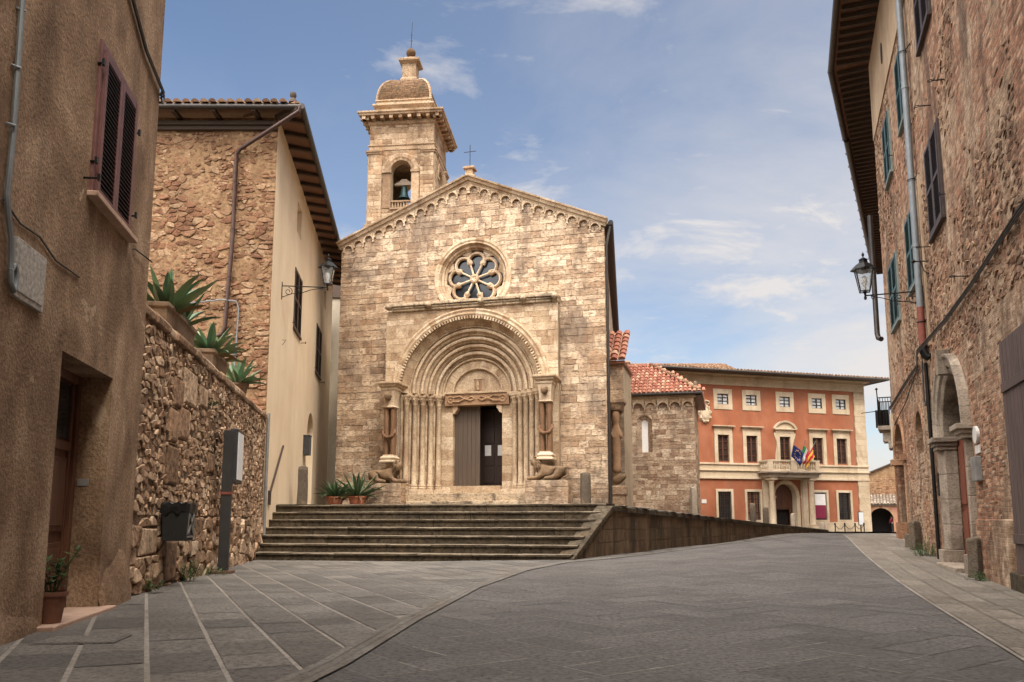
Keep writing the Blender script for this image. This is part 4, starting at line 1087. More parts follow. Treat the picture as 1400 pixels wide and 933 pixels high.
# litter bin
def build_bin():
    t = SW.thing('litter_bin', 'black plastic litter bin lined with a bag on the rubble wall', 'litter bin', 1.62, -.27, .74)
    mb = MB(); v = []
    for k, (z, sx, sy) in enumerate(((0, .265, .18), (.58, .285, .20), (.60, .285, .20))):
        v += [(-sx, -sy, z), (sx, -sy, z), (sx, sy, z), (-sx, sy, z)]
    for z, sx, sy in ((.60, .265, .175), (.06, .22, .145)): v += [(-sx, -sy, z), (sx, -sy, z), (sx, sy, z), (-sx, sy, z)]
    mb.add(v, [(3, 2, 1, 0)] + [(i * 4 + j, i * 4 + (j + 1) % 4, i * 4 + 4 + (j + 1) % 4, i * 4 + 4 + j) for i in range(4) for j in range(4)] + [(16, 17, 18, 19)])
    for sx in (-1, 1):
        for k in range(5):
            y = -.13 + k * .065; mb.box(sx * .262 - .012, sx * .262 + .012, y - .008, y + .008, .08, .54)
    mb.build('bin_body', M['bin_black'], t, bevel=.012)
    e = MB()
    e.box(-.22, .22, -.196, -.180, .05, .08); e.box(-.22, .22, -.207, -.190, .47, .50)
    e.bar((-.16, -.193, .12), (.16, -.207, .44), .045, .016, (0, -1, 0)); e.bar((.16, -.194, .12), (-.16, -.208, .44), .045, .014, (0, -1, 0))
    e.bar((-.20, -.19, .10), (-.20, -.205, .46), .03, .014, (0, -1, 0)); e.bar((.20, -.19, .10), (.20, -.205, .46), .03, .014, (0, -1, 0))
    e.build('bin_emblem', M['bin_emblem'], t)
    rng = random.Random(8); b = MB(); n = 40; v = []
    for z0, off in ((.46, .012), (.585, .022), (.63, .016), (.61, -.02), (.52, -.05)):
        for j in range(n):
            a = 2 * PI * j / n; ca, sa = math.cos(a), math.sin(a); k = 1 / max(abs(ca) / .29, abs(sa) / .20)
            o = off + rng.uniform(-.014, .018); v.append((ca * (k + o), sa * (k + o), z0 + rng.uniform(-.035, .03) * (1 if z0 > .51 else 1.6)))
    b.add(v, [(i * n + j, i * n + (j + 1) % n, i * n + n + (j + 1) % n, i * n + n + j) for i in range(4) for j in range(n)], 0, True)
    b.build('bin_bag', M['bag'], t, fix=False, angle=70)
    k = MB(); k.box(-.10, .10, .17, .34, .30, .42); k.build('wall_bracket', M['iron'], t)
    t.scale = (.86, .90, .86)
build_bin()
def build_sign():
    t = SW.thing('information_sign', 'tall dark grey sign post with a glazed notice panel, by the rubble wall', 'sign', 5.08, -.26, hgt(*SW.w(5.08, -.26)[:2]))
    mb = MB(); mb.box(-.06, .06, -.13, .05, .06, 2.70); mb.box(-.045, -.02, -.135, -.125, .1, 2.66); p = mb.build('post', M['post_grey'], t, bevel=.006)
    b = MB(); b.box(-.20, .22, -.22, .16, -.03, .065); b.build('base_plate', M['base_brown'], t, bevel=.01)
    f = MB(); f.box(.0, .66, -.20, -.06, 1.70, 2.74); pn = f.build('notice_panel', M['panel_frame'], t, bevel=.012)
    g = MB(); g.box(.05, .61, -.213, -.198, 1.77, 2.67); g.build('panel_face', M['panel_grey'], pn)
    c = MB(); c.box(-.075, .075, -.14, .06, 1.48, 1.53); c.build('post_collar', M['red_pipe'], t)
build_sign()
weeds('wall_weed', 'tall green weed at the wall foot below the litter bin', (*SW.w(2.85, -.12)[:2], .08), 34, .55, .16, 1)
weeds('wall_weed', 'low tuft of weed at the wall foot beside the brown house corner', (*SW.w(.8, -.12)[:2], .10), 16, .20, .13, 2)
weeds('wall_weed', 'spreading weed at the wall foot beside the base of the sign post', (*SW.w(4.55, -.14)[:2], .03), 34, .34, .26, 3)
weeds('wall_weed', 'little plant growing out of a joint high in the rubble wall', (*SW.w(4.35, -.09)[:2], 3.1), 14, .12, .13, 4)

# ------------------------------------------------------------------ cream house with rubble gable
HE = 12.55   # eaves
HL = 16.9
def build_cream_house():
    t = HO.thing('cream_house', 'tall cream plastered house with a rubble stone end wall and wide dark eaves', 'house')
    rot = HF.rz - HO.rz
    Mx = Matrix.Rotation(rot, 4, 'Z')
    def front(mb):
        mb.v = [tuple(Mx @ Vector(p)) for p in mb.v]; return mb
    S1 = (4.30, 6.05, 7.42, 9.50); S2 = (10.75, 12.65, 7.10, 9.15)
    B1 = (4.35, 5.45, 10.80, 11.87); B2 = (13.05, 14.15, 10.55, 11.40)
    mb = MB()
    wall(mb, 0, HL, 1.0, HE + .1, 0, [('r', *S1, .10), ('r', *S2, .10), ('r', *B1, .25), ('r', *B2, .25), ('a', 8.9, 10.9, 1.0, 4.25, .55)])
    mb.box(B1[0], B1[1], .22, .26, B1[2], B1[3]); mb.box(B2[0], B2[1], .22, .26, B2[2], B2[3]); mb.box(8.9, 10.9, .52, .6, 1., 5.3)
    mb.add([(HL, 0, 1), (HL, 9, 1), (HL, 9, HE), (HL, 0, HE)], [(0, 1, 2, 3)])
    mb.box(-.05, .0, .01, .3, -.5, 1.2)
    mb.add([(0, 0, -.6), (5, 0, -.6), (5, 0, 1.0), (0, 0, 1.0)], [(0, 1, 2, 3)])
    mb.build('plaster_wall', M['cream'], t)
    rng = random.Random(41)
    r = MB()
    pk = lambda a, b: .12 + .80 * sm(-.22, .30, mnoise.fractal(Vector((a * .55, b * .55, 3.1)), 1., 2., 4) - (.28 if b > 9.8 else 0))
    fieldstone(r, -5.2, -.02, 2.5, HE - .35, rng, .235, .135, .34, .012, (.002, .016), 0, pk)
    fieldstone(r, -5.2, -.02, 2.5, HE - .35, rng, .12, .075, .30, .008, (.002, .012), .004, lambda a, b: .55 - .45 * pk(a, b))
    rubble(r, -9, -5.2, -.3, HE - .35, rng, .075, 0, (.004, .038), .014, pk, (), 1.35)
    q = MB(); rubble(q, -.42, .0, -.3, HE - .35, rng, .045, -.004, (.008, .022), .010, .42, (), 2.1)
    r.v += q.v if False else []
    b0 = len(r.v); r.v += q.v; r.f += [[b0 + i for i in f] for f in q.f]; r.m += q.m; r.sm += q.sm
    n, m = 60, 80; vs = []
    for j in range(m + 1):
        for i in range(n + 1):
            x = -9 + 9 * i / n; z = -.4 + (HE + .45) * j / m
            vs.append((x, .012 + (.012 * math.sin(x * 3.1 + z * 1.7) + .010 * math.sin(z * 4.3 - x * 2.2)) * (1 if 0 < i < n else 0), z))
    r.add(vs, [(j * (n + 1) + i, j * (n + 1) + i + 1, (j + 1) * (n + 1) + i + 1, (j + 1) * (n + 1) + i) for j in range(m) for i in range(n)], 1, True)
    front(r).build('rubble_wall', [M['house_stone'], M['house_mortar']], t)
    # cornice of bricks under the eaves of the rubble wall
    c = MB(); c.box(-9, .0, -.10, .02, HE - .36, HE - .24); c.box(-9, .0, -.17, .02, HE - .24, HE - .12); front(c).build('brick_cornice', M['rafter'], t, bevel=.01)
    # roof: hipped, with soffit tiles, rafters and tiles
    ov = .78; fo = .62
    dirx = Mx @ Vector((1, 0, 0))     # along the front wall
    def fp(a, b, z): return tuple(Mx @ Vector((a, b, z)))
    outer = Vector((HL + .3, -ov, HE)); corner = Vector(fp(ov * .98, -fo, HE)); leftf = Vector(fp(-9.3, -fo, HE)); backr = Vector((HL + .3, 8.5, HE)); backl = Vector(fp(-9.3, 14, HE))
    pitch = math.tan(R(18))
    wallR = [Vector((HL + .3, .0, HE + ov * pitch * .4)), Vector((0, 0, HE + ov * pitch * .4))]
    s = MB()
    up = .14
    # soffits (thin boards of brick tile resting on the rafters), right side and front
    for a, b, c2, d in ((corner, outer, wallR[0], wallR[1]),):
        s.add([a + Vector((0, 0, .10)), b + Vector((0, 0, .10)), c2 + Vector((0, 0, .10)), d + Vector((0, 0, .10))], [(0, 1, 2, 3)])
    w0, w1 = Vector(fp(-9.3, 0, HE + .10)), Vector((0, 0, HE + .10))
    s.add([leftf + Vector((0, 0, .10)), corner + Vector((0, 0, .10)), w1 + Vector((0, 0, .10)), w0 + Vector((0, 0, .10))], [(0, 1, 2, 3)])
    s.build('soffit', M['pianelle'], t)
    nr = 19
    for i in range(nr):
        x = .15 + (HL - .1) * i / (nr - 1)
        a = Vector((x, .05, HE + ov * pitch * .4 + .03)); b = Vector((x, -ov + .06, HE + .03))
        q = MB(); q.bar(a, b, .12, .11); q.build('rafter', M['rafter'], t)
    for i in range(8):
        x = -8.6 + i * 1.15
        q = MB(); q.bar(fp(x, .02, HE + .02), fp(x, -fo + .06, HE + .02), .12, .10); q.build('rafter', M['rafter'], t)
    q = MB(); q.bar((.0, .05, HE + .05), corner - (corner - Vector((0, 0, HE))) * .06 + Vector((0, 0, .02)), .13, .12); q.build('rafter', M['rafter'], t)
    # roof planes with barrel tiles near the visible edges
    apex = Vector((6.5, 5.5, HE + 2.2)); apex2 = Vector((HL - 5, 5.5, HE + 2.2))
    lift = Vector((0, 0, .16))
    rp = MB(); rp.add([corner + lift, outer + lift, apex2 + lift, apex + lift, leftf + lift, backl + lift, backr + lift], [(0, 1, 2, 3), (4, 0, 3, 5), (1, 6, 2)], 0)
    rng = random.Random(44)
    ax = (outer - corner).normalized(); nrm = (outer - corner).cross(apex - corner).normalized(); upv = nrm.cross(ax).normalized()
    if upv.z < 0: upv = -upv
    tiles(rp, corner + lift, ax, upv, (outer - corner).length, 1.1, rng, .24, .38, .095, lambda a_, b_: a_ > .2 + b_ * .8)
    ax = (corner - leftf).normalized(); nrm = ax.cross(apex - corner).normalized(); upv = nrm.cross(ax).normalized()
    if upv.z < 0: upv = -upv
    WL = (corner - leftf).length; tiles(rp, leftf + lift, ax, upv, WL, 1.5, rng, .25, .38, .10, lambda a_, b_: a_ < WL - .25 - b_ * 1.1)
    for k in range(6):
        p = (corner + lift).lerp(apex + lift, .01 + k * .05); q = (corner + lift).lerp(apex + lift, .065 + k * .05); rp.tube([p + Vector((0, 0, -.02)), q + Vector((0, 0, -.03))], [.10, .085], 8)
    rp.build('tiled_roof', M['terra_tile'], t, fix=False)
    fi = MB(); p = (corner + lift).lerp(apex + lift, .035); fi.lathe([(.12, 0), (.10, .1), (.06, .14), (.10, .22), (.08, .30), (0, .34)], tuple(p + Vector((0, 0, .05))), 10); fi.build('ridge_finial', M['rafter'], t)
    g = MB(); g.tube([leftf + Vector((0, -.05, .10)), corner + Vector((.06, -.05, .08))], .085, 10); g.tube([corner + Vector((0, -.07, .08)), outer + Vector((0, -.07, .08))], .085, 10)
    g.build('gutter', M['gutter_metal'], t)
    d = MB(); cr = corner + Vector((-.08, -.02, 0))
    d.tube([cr, cr + Vector((0, .0, -.12)), fp(-1.02, -.13, 11.58), fp(-1.13, -.09, 11.42), fp(-1.13, -.09, 9.0), fp(-1.22, -.09, 6.35), fp(-1.30, -.09, 6.15), fp(-1.6, -.09, 6.02), fp(-2.6, -.09, 5.95)], .058, 10)
    for z in (10.6, 9.2, 7.8): d.tube([fp(-1.13 - (9 - min(z, 9)) * .03 - .1, 0, z), fp(-1.13 - (9 - min(z, 9)) * .03, -.16, z), fp(-1.13 - (9 - min(z, 9)) * .03 + .1, 0, z)], .014, 6)
    d.build('downpipe', M['brown_pipe'], t)
    c = MB(); c.tube([fp(-2.6, -.03, 6.95), fp(-2.2, -.04, 7.06), (Mx @ Vector((-1.3, -.16, 7.12)))[:], fp(-.95, -.05, 7.10), fp(-.88, -.05, 6.9), fp(-.90, -.05, 6.0), fp(-.92, -.05, 5.0)], .022, 6)
    c.lathe([(.05, 0), (.07, .06), (.03, .12), (0, .13)], fp(-.92, -.06, 5.55), 8); c.build('conduit', M['grey_pipe'], t)
    # shutters
    for (a, b, za, zb) in (S1, S2):
        w = MB(); w.box(a - .03, b + .03, -.06, .06, za - .07, za); w.box(a, b, .06, .09, za, zb); wi = w.build('window', M['shutter_brown'], t)
        m_ = (a + b) / 2
        for p, q in ((a + .01, m_ - .005), (m_ + .005, b - .01)):
            sl_ = MB(); shutter_leaf(sl_, p, q, za + .01, zb - .01, .02, .09, .05, .06); sl_.build('shutter', [M['shutter_brown'], M['shutter_brown']], wi)
        hook(t, b + .25, za - .12, .16); hook(t, a - .2, za + .1, .1)
    mb = MB(); mb.box(7.85, 8.35, -.24, .0, 3.42, 4.12); mb.box(7.83, 8.37, -.26, .0, 4.12, 4.16); mb.build('letter_box', M['panel_frame'], t, bevel=.01)
    k = MB(); k.tube([(2.2, .02, 6.50), (2.2, -.11, 6.50), (2.2, -.03, 6.36), (2.2, .02, 6.34)], .008, 6); k.build('wall_hook', M['iron'], t)
    k = MB(); k.bar((.9, -.03, 1.75), (2.9, -.05, 3.3), .05, .05); k.box(.78, 1.05, -.05, .0, 1.45, 1.85); k.build('hand_rail', M['rust_iron'], t)
    k = MB(); k.tube([(.05, -.06, -.05), (.05, -.06, 3.95)], .045, 8); k.build('drain_pole', M['zinc'], t)
build_cream_house()
make_lamp(HO.w(1.75, 0, 8.08), HO.rz - PI / 2, 'black wrought-iron lantern on the cream wall of the house beside the church', 1.36)
def post(loc, label, r, h, seed, group=None, square=False, mat='bollard', name='stone_post', cat='stone post'):
    rng = random.Random(seed); mb = MB(); n = 12
    prof = [(r * 1.06, 0), (r, h * .12), (r * .97, h * .5), (r * .95, h * .9), (r * .86, h * .97), (r * .5, h), (0, h * 1.005)]
    mb.lathe(prof, (0, 0, 0), 4 if square else n, smooth=not square)
    mb.v = [(x + rng.uniform(-.012, .012), y + rng.uniform(-.012, .012), z + (rng.uniform(-.01, .01) if z > 0 else 0)) for x, y, z in mb.v]
    o = mb.build(name, M[mat], bevel=.015 if square else 0); o.location = loc
    if square: o.rotation_euler = (0, 0, PI / 4 + .25)
    return tag(o, label, cat, group)
p = HO.w(4.9, -.42); post((p[0], p[1], TOPZ), 'tall squared stone post against the cream wall at the top of the steps', .24, 1.34, 3, square=True)

# grey plastered house closing the gap between the cream house and the church
def build_gap_house():
    t = thing('plastered_house', 'narrow grey plastered house end seen between the cream house and the church', 'house', (-9.3, 40.5, 1.4))
    mb = MB(); mb.box(-3.0, 1.35, 0, 9, -.5, 11.0); mb.build('wall', M['grey_plaster'], t)
    mb = MB(); mb.prism([(-3.3, 11.0), (1.45, 11.0), (1.45, 11.1), (-.8, 12.2), (-3.3, 11.1)], -.1, 9.1); mb.build('roof', M['rafter'], t)
build_gap_house()

# ------------------------------------------------------------------ church
def build_church():
    t = FA.thing('church', 'romanesque travertine church with gabled front, rose window and deep arched portal', 'church')
    rng = random.Random(7)
    XL, XR, ZE, XA, ZA = -5.75, 5.27, 12.42, -.19, 14.72
    sl_, sr_ = (ZA - ZE) / (XA - XL), (ZA - ZE) / (XR - XA)
    RZ = 10.60
    # front wall: blocks, mortar core with a real opening for portal and rose
    mb = MB()
    reg = [(-sl_, 1, ZA - sl_ * XA - .30), (sr_, 1, ZA + sr_ * XA - .30)]
    ashlar(mb, XL, XR, 1.2, 14.7, rng, (.15, .30), (.26, .78), 0, .007, .016, .010, reg, [('r', -3.5, 3.5, 0, 9.32), ('c', 0, RZ, 1.52)], 0, .004)
    wall(mb, XL + .01, XR - .01, 1.0, ZE, .006, [('r', -2.95, 2.95, 1.0, 9.0), ('r', -1.6, 1.6, RZ - 1.6, RZ + 1.6, .4)], .5, 1)
    mb.add([(XL + .01, .006, ZE), (XR - .01, .006, ZE), (XA, .006, ZA)], [(0, 1, 2)], 1)
    n = 48; vs = []
    for i in range(n):
        a = 2 * PI * i / n; ca, sa = math.cos(a), math.sin(a); k = 1.6 / max(abs(ca), abs(sa)); vs += [(1.45 * ca, .006, RZ + 1.45 * sa), (k * ca, .006, RZ + k * sa)]
    mb.add(vs, [(2 * i, 2 * i + 1, (2 * i + 3) % (2 * n), (2 * i + 2) % (2 * n)) for i in range(n)], 1)
    mb.build('front_wall', [M['ashlar'], M['mortar']], t, fix=False)
    # nave behind, slightly askew like the original
    sk = lambda x, y: x - .112 * y
    nv = MB(); D = 26
    nv.add([(XR, .03, .6), (sk(XR, D), D, .6), (sk(XR, D), D, ZE), (XR, .03, ZE)], [(0, 1, 2, 3)]); nv.add([(XL, .03, .6), (sk(XL, D), D, .6), (sk(XL, D), D, ZE), (XL, .03, ZE)], [(0, 1, 2, 3)])
    nv.add([(sk(XL, D), D, .6), (sk(XR, D), D, .6), (sk(XR, D), D, ZE), (sk(XA, D), D, ZA), (sk(XL, D), D, ZE)], [(0, 1, 2, 3, 4)])
    side = MB(); ashlar(side, .05, 6.5, .9, 11.9, rng, (.16, .3), (.3, .8), 0, .007, .014, .010)
    nv.v += []
    b0 = len(nv.v); nv.v += [(XR - .112 * x - y, x, z) for x, y, z in side.v]; nv.f += [[b0 + i for i in f] for f in side.f]; nv.m += [1] * len(side.f); nv.sm += side.sm
    nv.build('nave_wall', [M['mortar'], M['ashlar']], t)
    rf = MB(); o = .24
    for x0, s_, q in ((XL, sl_, -1), (XR, sr_, 1)):
        e = (x0 + q * o, ZE - o * s_ + .10)
        rf.add([(sk(e[0], .22), .22, e[1]), (sk(e[0], D), D, e[1]), (sk(XA, D), D, ZA + .10), (XA, .22, ZA + .10), (sk(e[0], .22), .22, e[1] - .12), (sk(e[0], D), D, e[1] - .12), (sk(XA, D), D, ZA - .02), (XA, .22, ZA - .02)],
               [(0, 1, 2, 3), (7, 6, 5, 4), (0, 4, 5, 1), (3, 7, 4, 0), (1, 5, 6, 2)])
    rf.m = [1 if i % 5 in (1, 2, 4) else 0 for i in range(len(rf.f))]
    rf.build('nave_roof', [M['terra_tile'], M['rafter']], t)
    gm = MB(); gm.tube([(XR + o, .1, ZE - .05), (sk(XR + o, D), D, ZE - .05)], .10, 8); gm.bar((XR + .10, .1, ZE - .12), (sk(XR + .10, D), D, ZE - .12), .28, .06); gm.build('nave_gutter', M['iron'], t)
    dp = MB(); dp.tube([(XR + .20, .15, ZE - .2), (XR + .06, .10, ZE - 1.0), (XR + .06, .10, 3.0), (XR + .06, .10, 1.4)], .055, 8); dp.tube([(XR + .06, .10, 3.2), (XR + .06, .10, 1.4)], .075, 8); dp.build('downpipe', M['gutter_metal'], t)
    # gable cornice with blind arcade
    co = MB()
    for (xa, za, xb, zb) in ((XL - .12, ZE - .12 * sl_ + .02, XA, ZA + .02), (XA, ZA + .02, XR + .14, ZE - .14 * sr_ + .02)):
        dx, dz = xb - xa, zb - za; L = math.hypot(dx, dz); ux, uz = dx / L, dz / L; nx, nz = -uz, ux
        if nz < 0: nx, nz = -nx, -nz
        s = 0.
        while s < L:
            e = min(L, s + rng.uniform(.5, .95))
            prof = [(-.24, .0), (-.24, -.08), (-.14, -.12), (-.12, -.19), (-.02, -.24), (.00, -.30), (.06, -.32), (.06, .0)]
            vs = []
            for q in (s + .004, e - .004):
                for h, y in prof: vs.append((xa + ux * q + nx * h, y, za + uz * q + nz * h))
            k = len(prof); co.add(vs, [(i, (i + 1) % k, k + (i + 1) % k, k + i) for i in range(k)] + [tuple(range(k)), tuple(range(2 * k - 1, k - 1, -1))]); s = e
    co.build('gable_cornice', M['carved'], t, bevel=.006)
    ar = MB()
    for (xa, za, xb, zb, nn) in ((XL + .12, ZE - .18, XA, ZA - .26, 12), (XA, ZA - .26, XR - .12, ZE - .18, 12)):
        for i in range(nn):
            f0, f1 = i / nn, (i + 1) / nn; x0, z0, x1, z1 = xa + (xb - xa) * f0, za + (zb - za) * f0, xa + (xb - xa) * f1, za + (zb - za) * f1
            cx, cz = (x0 + x1) / 2, (z0 + z1) / 2 - .19; w = abs(x1 - x0) / 2; r = w * .72
            # spandrel plate with an arched bite, standing proud of the wall
            m = 12; arc = [(cx + r * math.cos(PI * j / m), cz + r * 1.05 * math.sin(PI * j / m)) for j in range(m + 1)]
            up = [(x1 + (x0 - x1) * j / m, z1 + (z0 - z1) * j / m + .02) for j in range(m + 1)]
            lo = cz - .10
            vs = [(a, -.10, b) for a, b in arc] + [(a, -.10, b) for a, b in up]
            fs = [(j, j + 1, m + 2 + j, m + 1 + j) for j in range(m)]
            vs += [(a, .01, b) for a, b in arc]; k0 = 2 * (m + 1)
            fs += [(j, j + 1, k0 + j + 1, k0 + j) for j in range(m)]
            ar.add(vs, fs)
            for sx in (-1, 1):
                ar.box(cx + sx * (r + w) / 2 - (w - r) / 2 - .0, cx + sx * (r + w) / 2 + (w - r) / 2, -.10, .01, lo, (z0 + z1) / 2 + sx * (z1 - z0) / 2 * .9)
            ar.arcband([(r * 1.02, -.10), (r * 1.04, -.125), (r * 1.22, -.125), (r * 1.24, -.10)], cx, cz, 0, PI, 10)
    ar.build('blind_arcade', M['carved'], t)
    # ridge pedestal and iron cross
    pd = MB(); pd.sqstack([(.10, 0), (.10, .08), (0, .14), (-.02, .36), (.06, .40), (.06, .48), (-.10, .56)], XA, .12, .17, .17); pd.v = [(x, y, z + ZA + .02) for x, y, z in pd.v]; pp = pd.build('ridge_pedestal', M['carved'], t, bevel=.01)
    cr = MB(); zc = ZA + .55; cr.tube([(XA, .12, zc), (XA, .12, zc + .95)], .016, 6); cr.tube([(XA - .26, .12, zc + .66), (XA + .26, .12, zc + .66)], .014, 6); cr.build('iron_cross', M['iron'], t)
    # rose window
    rs = MB(); rs.arcband([(1.62, .0), (1.60, -.05), (1.52, -.06), (1.46, -.03), (1.40, -.04), (1.37, .02), (1.33, .10), (1.26, .12), (1.25, .22), (1.19, .26), (1.18, .46)], 0, RZ, 0, 2 * PI, 30, 0, True)
    rs.arcband([(1.35, .03), (1.33, .12)], 0, RZ, 0, 2 * PI, 44, 0)
    rose = rs.build('rose_window', M['carved'], t)
    a0 = R(85)
    for k in range(8):
        ac = a0 + k * PI / 4; pt = MB(); c = (.73 * math.cos(ac), RZ + .73 * math.sin(ac)); rr = .335
        pts = [(c[0] + rr * math.cos(ac + q), .27, c[1] + rr * math.sin(ac + q)) for q in [(-118 + 236 * j / 22) * PI / 180 for j in range(23)]]
        pt.tube(pts, .058, 8); pt.tube([(x * 1.0, .31, z) for x, y, z in pts], .075, 8)
        pt.build('petal_arch', M['carved'], rose)
        asp = ac + PI / 8; sp = MB()
        sp.tube([(.12 * math.cos(asp), .27, RZ + .12 * math.sin(asp)), (.60 * math.cos(asp), .27, RZ + .60 * math.sin(asp))], .042, 10)
        q0, q1 = .58, .74
        sp.tube([(q * math.cos(asp), .27, RZ + q * math.sin(asp)) for q in (q0, .62, .70, q1)], [.045, .07, .095, .085], 10)
        sp.build('spoke', M['carved'], rose)
    hb = MB(); hb.arcband([(.0, .19), (.05, .18), (.055, .20), (.10, .17), (.17, .19), (.19, .24), (.19, .36)], 0, RZ, 0, 2 * PI, 20, smooth=True); hb.build('hub', M['carved'], rose)
    gl = MB(); gl.prism([(1.3 * math.cos(2 * PI * i / 40), RZ + 1.3 * math.sin(2 * PI * i / 40)) for i in range(40)], .42, .46); gl.build('rose_glass', M['glass'], rose)
    sp = MB()
    for k in range(8):
        asp = a0 + k * PI / 4 + PI / 8
        pts = [(.99 * math.cos(asp), RZ + .99 * math.sin(asp))] + [(1.22 * math.cos(asp + q), RZ + 1.22 * math.sin(asp + q)) for q in (.22, .11, 0, -.11, -.22)]
        sp.prism(pts, .30, .40)
    sp.build('rose_spandrel', M['carved'], rose)
    # ---------------- portal block
    CZ = 5.95; RO = 2.85; Y0 = -.35
    pb = MB()
    ashlar(pb, -3.5, 3.5, 1.35, 9.30, rng, (.20, .36), (.35, .85), Y0, .006, .010, .009, (), [('a', -RO - .1, RO + .1, 0, CZ)], 0, .002)
    wall(pb, -3.49, 3.49, 1.2, 9.30, Y0 + .006, [('a', -RO, RO, 1.0, CZ, .3)], .3, 1)
    pb.box(-3.49, -3.44, Y0 + .01, .02, 1.2, 9.3, 1); pb.box(3.44, 3.49, Y0 + .01, .02, 1.2, 9.3, 1); pb.box(-3.49, 3.49, Y0 + .012, .02, 9.27, 9.31, 1)
    po = pb.build('portal', [M['carved'], M['mortar']], t, fix=False)
    # stepped jambs and orders
    steps = [(2.80, -.36), (2.80, .0), (2.52, .0), (2.52, .18), (2.25, .18), (2.25, .36), (1.98, .36), (1.98, .54), (1.71, .54), (1.71, .74)]
    for s in (-1, 1):
        jb = MB()
        P = steps + [(1.02, .74), (1.02, 1.1), (3.3, 1.1), (3.3, -.30), (2.86, -.30)]
        poly = [(s * r, y) for r, y in P]
        z = 1.4
        while z < CZ - .02:
            e = min(CZ - .02, z + rng.uniform(.24, .42)); top = e
            jb.prismz(poly, z + .003, e - .003); z = e
        jb.build('jamb', M['carved'], po)
    for k, (r, y) in enumerate([(2.66, -.13), (2.385, .06), (2.115, .24), (1.845, .42), (1.575, .60)]):
        for s in (-1, 1):
            c = MB(); x = s * r
            c.lathe([(.16, 2.20), (.16, 2.27), (.13, 2.29), (.15, 2.33), (.145, 2.37), (.105, 2.42), (.10, 3.6), (.098, 5.52), (.115, 5.54), (.11, 5.58)], (x, y, 0), 14)
            c.lathe([(.105, 5.58), (.12, 5.66), (.17, 5.78), (.18, 5.82)], (x, y, 0), 8)
            c.sqstack([(0, 5.82), (.03, 5.86), (.03, 5.90)], x, y, .15, .15)
            for q in range(5):
                a = -PI + q * PI / 4; c.lathe([(0, 0), (.035, .02), (.04, .05), (0, .08)], (x + .155 * math.cos(a), y + .155 * math.sin(a), 5.72), 6)
            c.build('nook_shaft', M['carved'], po)
    for s in (-1, 1):
        ip = MB()
        P = [(2.90, -.40), (2.90, -.06), (2.50, -.06), (2.50, .12), (2.22, .12), (2.22, .30), (1.95, .30), (1.95, .48), (1.67, .48), (1.35, .48), (1.35, .9), (3.2, .9), (3.2, -.33)]
        ip.prismz([(s * (r - .05), y - .05) for r, y in P], 5.905, 6.0); ip.prismz([(s * (r + .0), y) for r, y in P], 5.84, 5.905)
        ip.build('impost', M['carved'], po, bevel=.008)
    CA = 6.0
    ob = MB()
    NV = 25
    ob.arcband([(3.20, Y0 + .02), (3.20, -.46), (3.14, -.50), (3.06, -.47), (2.98, -.50), (2.90, -.46)], 0, CA, 0, PI, 34, 0, True)
    ob.arcband([(2.90, -.46), (2.86, -.36), (2.84, -.34)], 0, CA, 0, PI, 40)
    for i in range(76):
        a = PI * (i + .5) / 76; c, s = math.cos(a), math.sin(a); r0, r1 = 2.80, 2.93
        p0 = Vector((r0 * c, -.42, CA + r0 * s)); ob.bar(p0, (r1 * c, -.42, CA + r1 * s), .10, .065, (-s, 0, c))
    hood = ob.build('hood_arch', M['carved'], po)
    oo = MB()
    rings = [[(2.84, -.36), (2.78, -.28), (2.56, -.02)], [(2.56, -.02), (2.54, .02), (2.28, .06)], [(2.28, .06), (2.24, .12), (2.24, .20), (2.02, .24)], [(2.02, .24), (1.98, .30), (1.98, .38), (1.74, .42)], [(1.74, .42), (1.71, .48), (1.71, .60), (1.50, .63)], [(1.50, .63), (1.46, .68), (1.30, .70), (1.02, .70)], [(1.02, .70), (1.0, .74), (1.0, .84)]]
    for i, pr in enumerate(rings): oo.arcband(pr, 0, CA, 0, PI, NV - i * 2, 0, True)
    oo.build('arch_orders', M['carved'], po)
    rl = MB()
    for r, y, q in ((2.42, -.02, .075), (2.14, .17, .075), (1.88, .34, .075), (1.62, .52, .075), (1.40, .64, .04), (1.03, .70, .035), (2.55, -.06, .03)):
        rl.tube([(r * math.cos(PI * i / 40), y, CA + r * math.sin(PI * i / 40)) for i in range(41)], q, 8)
    for i in range(60):
        a = PI * (i + .5) / 60; rl.lathe([(0, -.03), (.03, 0), (0, .03)], (1.76 * math.cos(a), .415, CA + 1.76 * math.sin(a)), 6)
    rl.build('roll_mouldings', M['carved'], po)
    ty = MB(); ty.prism([(1.01 * math.cos(PI * i / 24), CA + 1.01 * math.sin(PI * i / 24)) for i in range(25)], .82, .9)
    tym = ty.build('tympanum', M['carved'], po)
    st = MB(); st.box(-.15, .15, .80, .83, CA + .10, CA + .62); stf = st.build('niche', M['brown_stone'], tym)
    fg = skin_mesh('carved_figure', [(0, .775, CA + .14, .075), (0, .77, CA + .30, .085), (0, .77, CA + .42, .075), (0, .77, CA + .48, .04), (0, .76, CA + .545, .055)], [(0, 1), (1, 2), (2, 3), (3, 4)], M['carved'], tym)
    for sx in (-1, 1):
        w = MB(); w.box(sx * .21 - .04, sx * .21 + .04, .79, .84, CA + .08, CA + .60); w.build('niche_jamb', M['carved'], tym)
    w = MB(); w.box(-.25, .25, .77, .84, CA + .60, CA + .66); w.build('niche_top', M['carved'], tym)
    # lintel with carved beasts
    ln = MB(); ln.box(-1.34, 1.34, .60, 1.0, 5.54, 6.0); lin_ = ln.build('lintel', M['brown_stone'], po, bevel=.012)
    rv = MB()
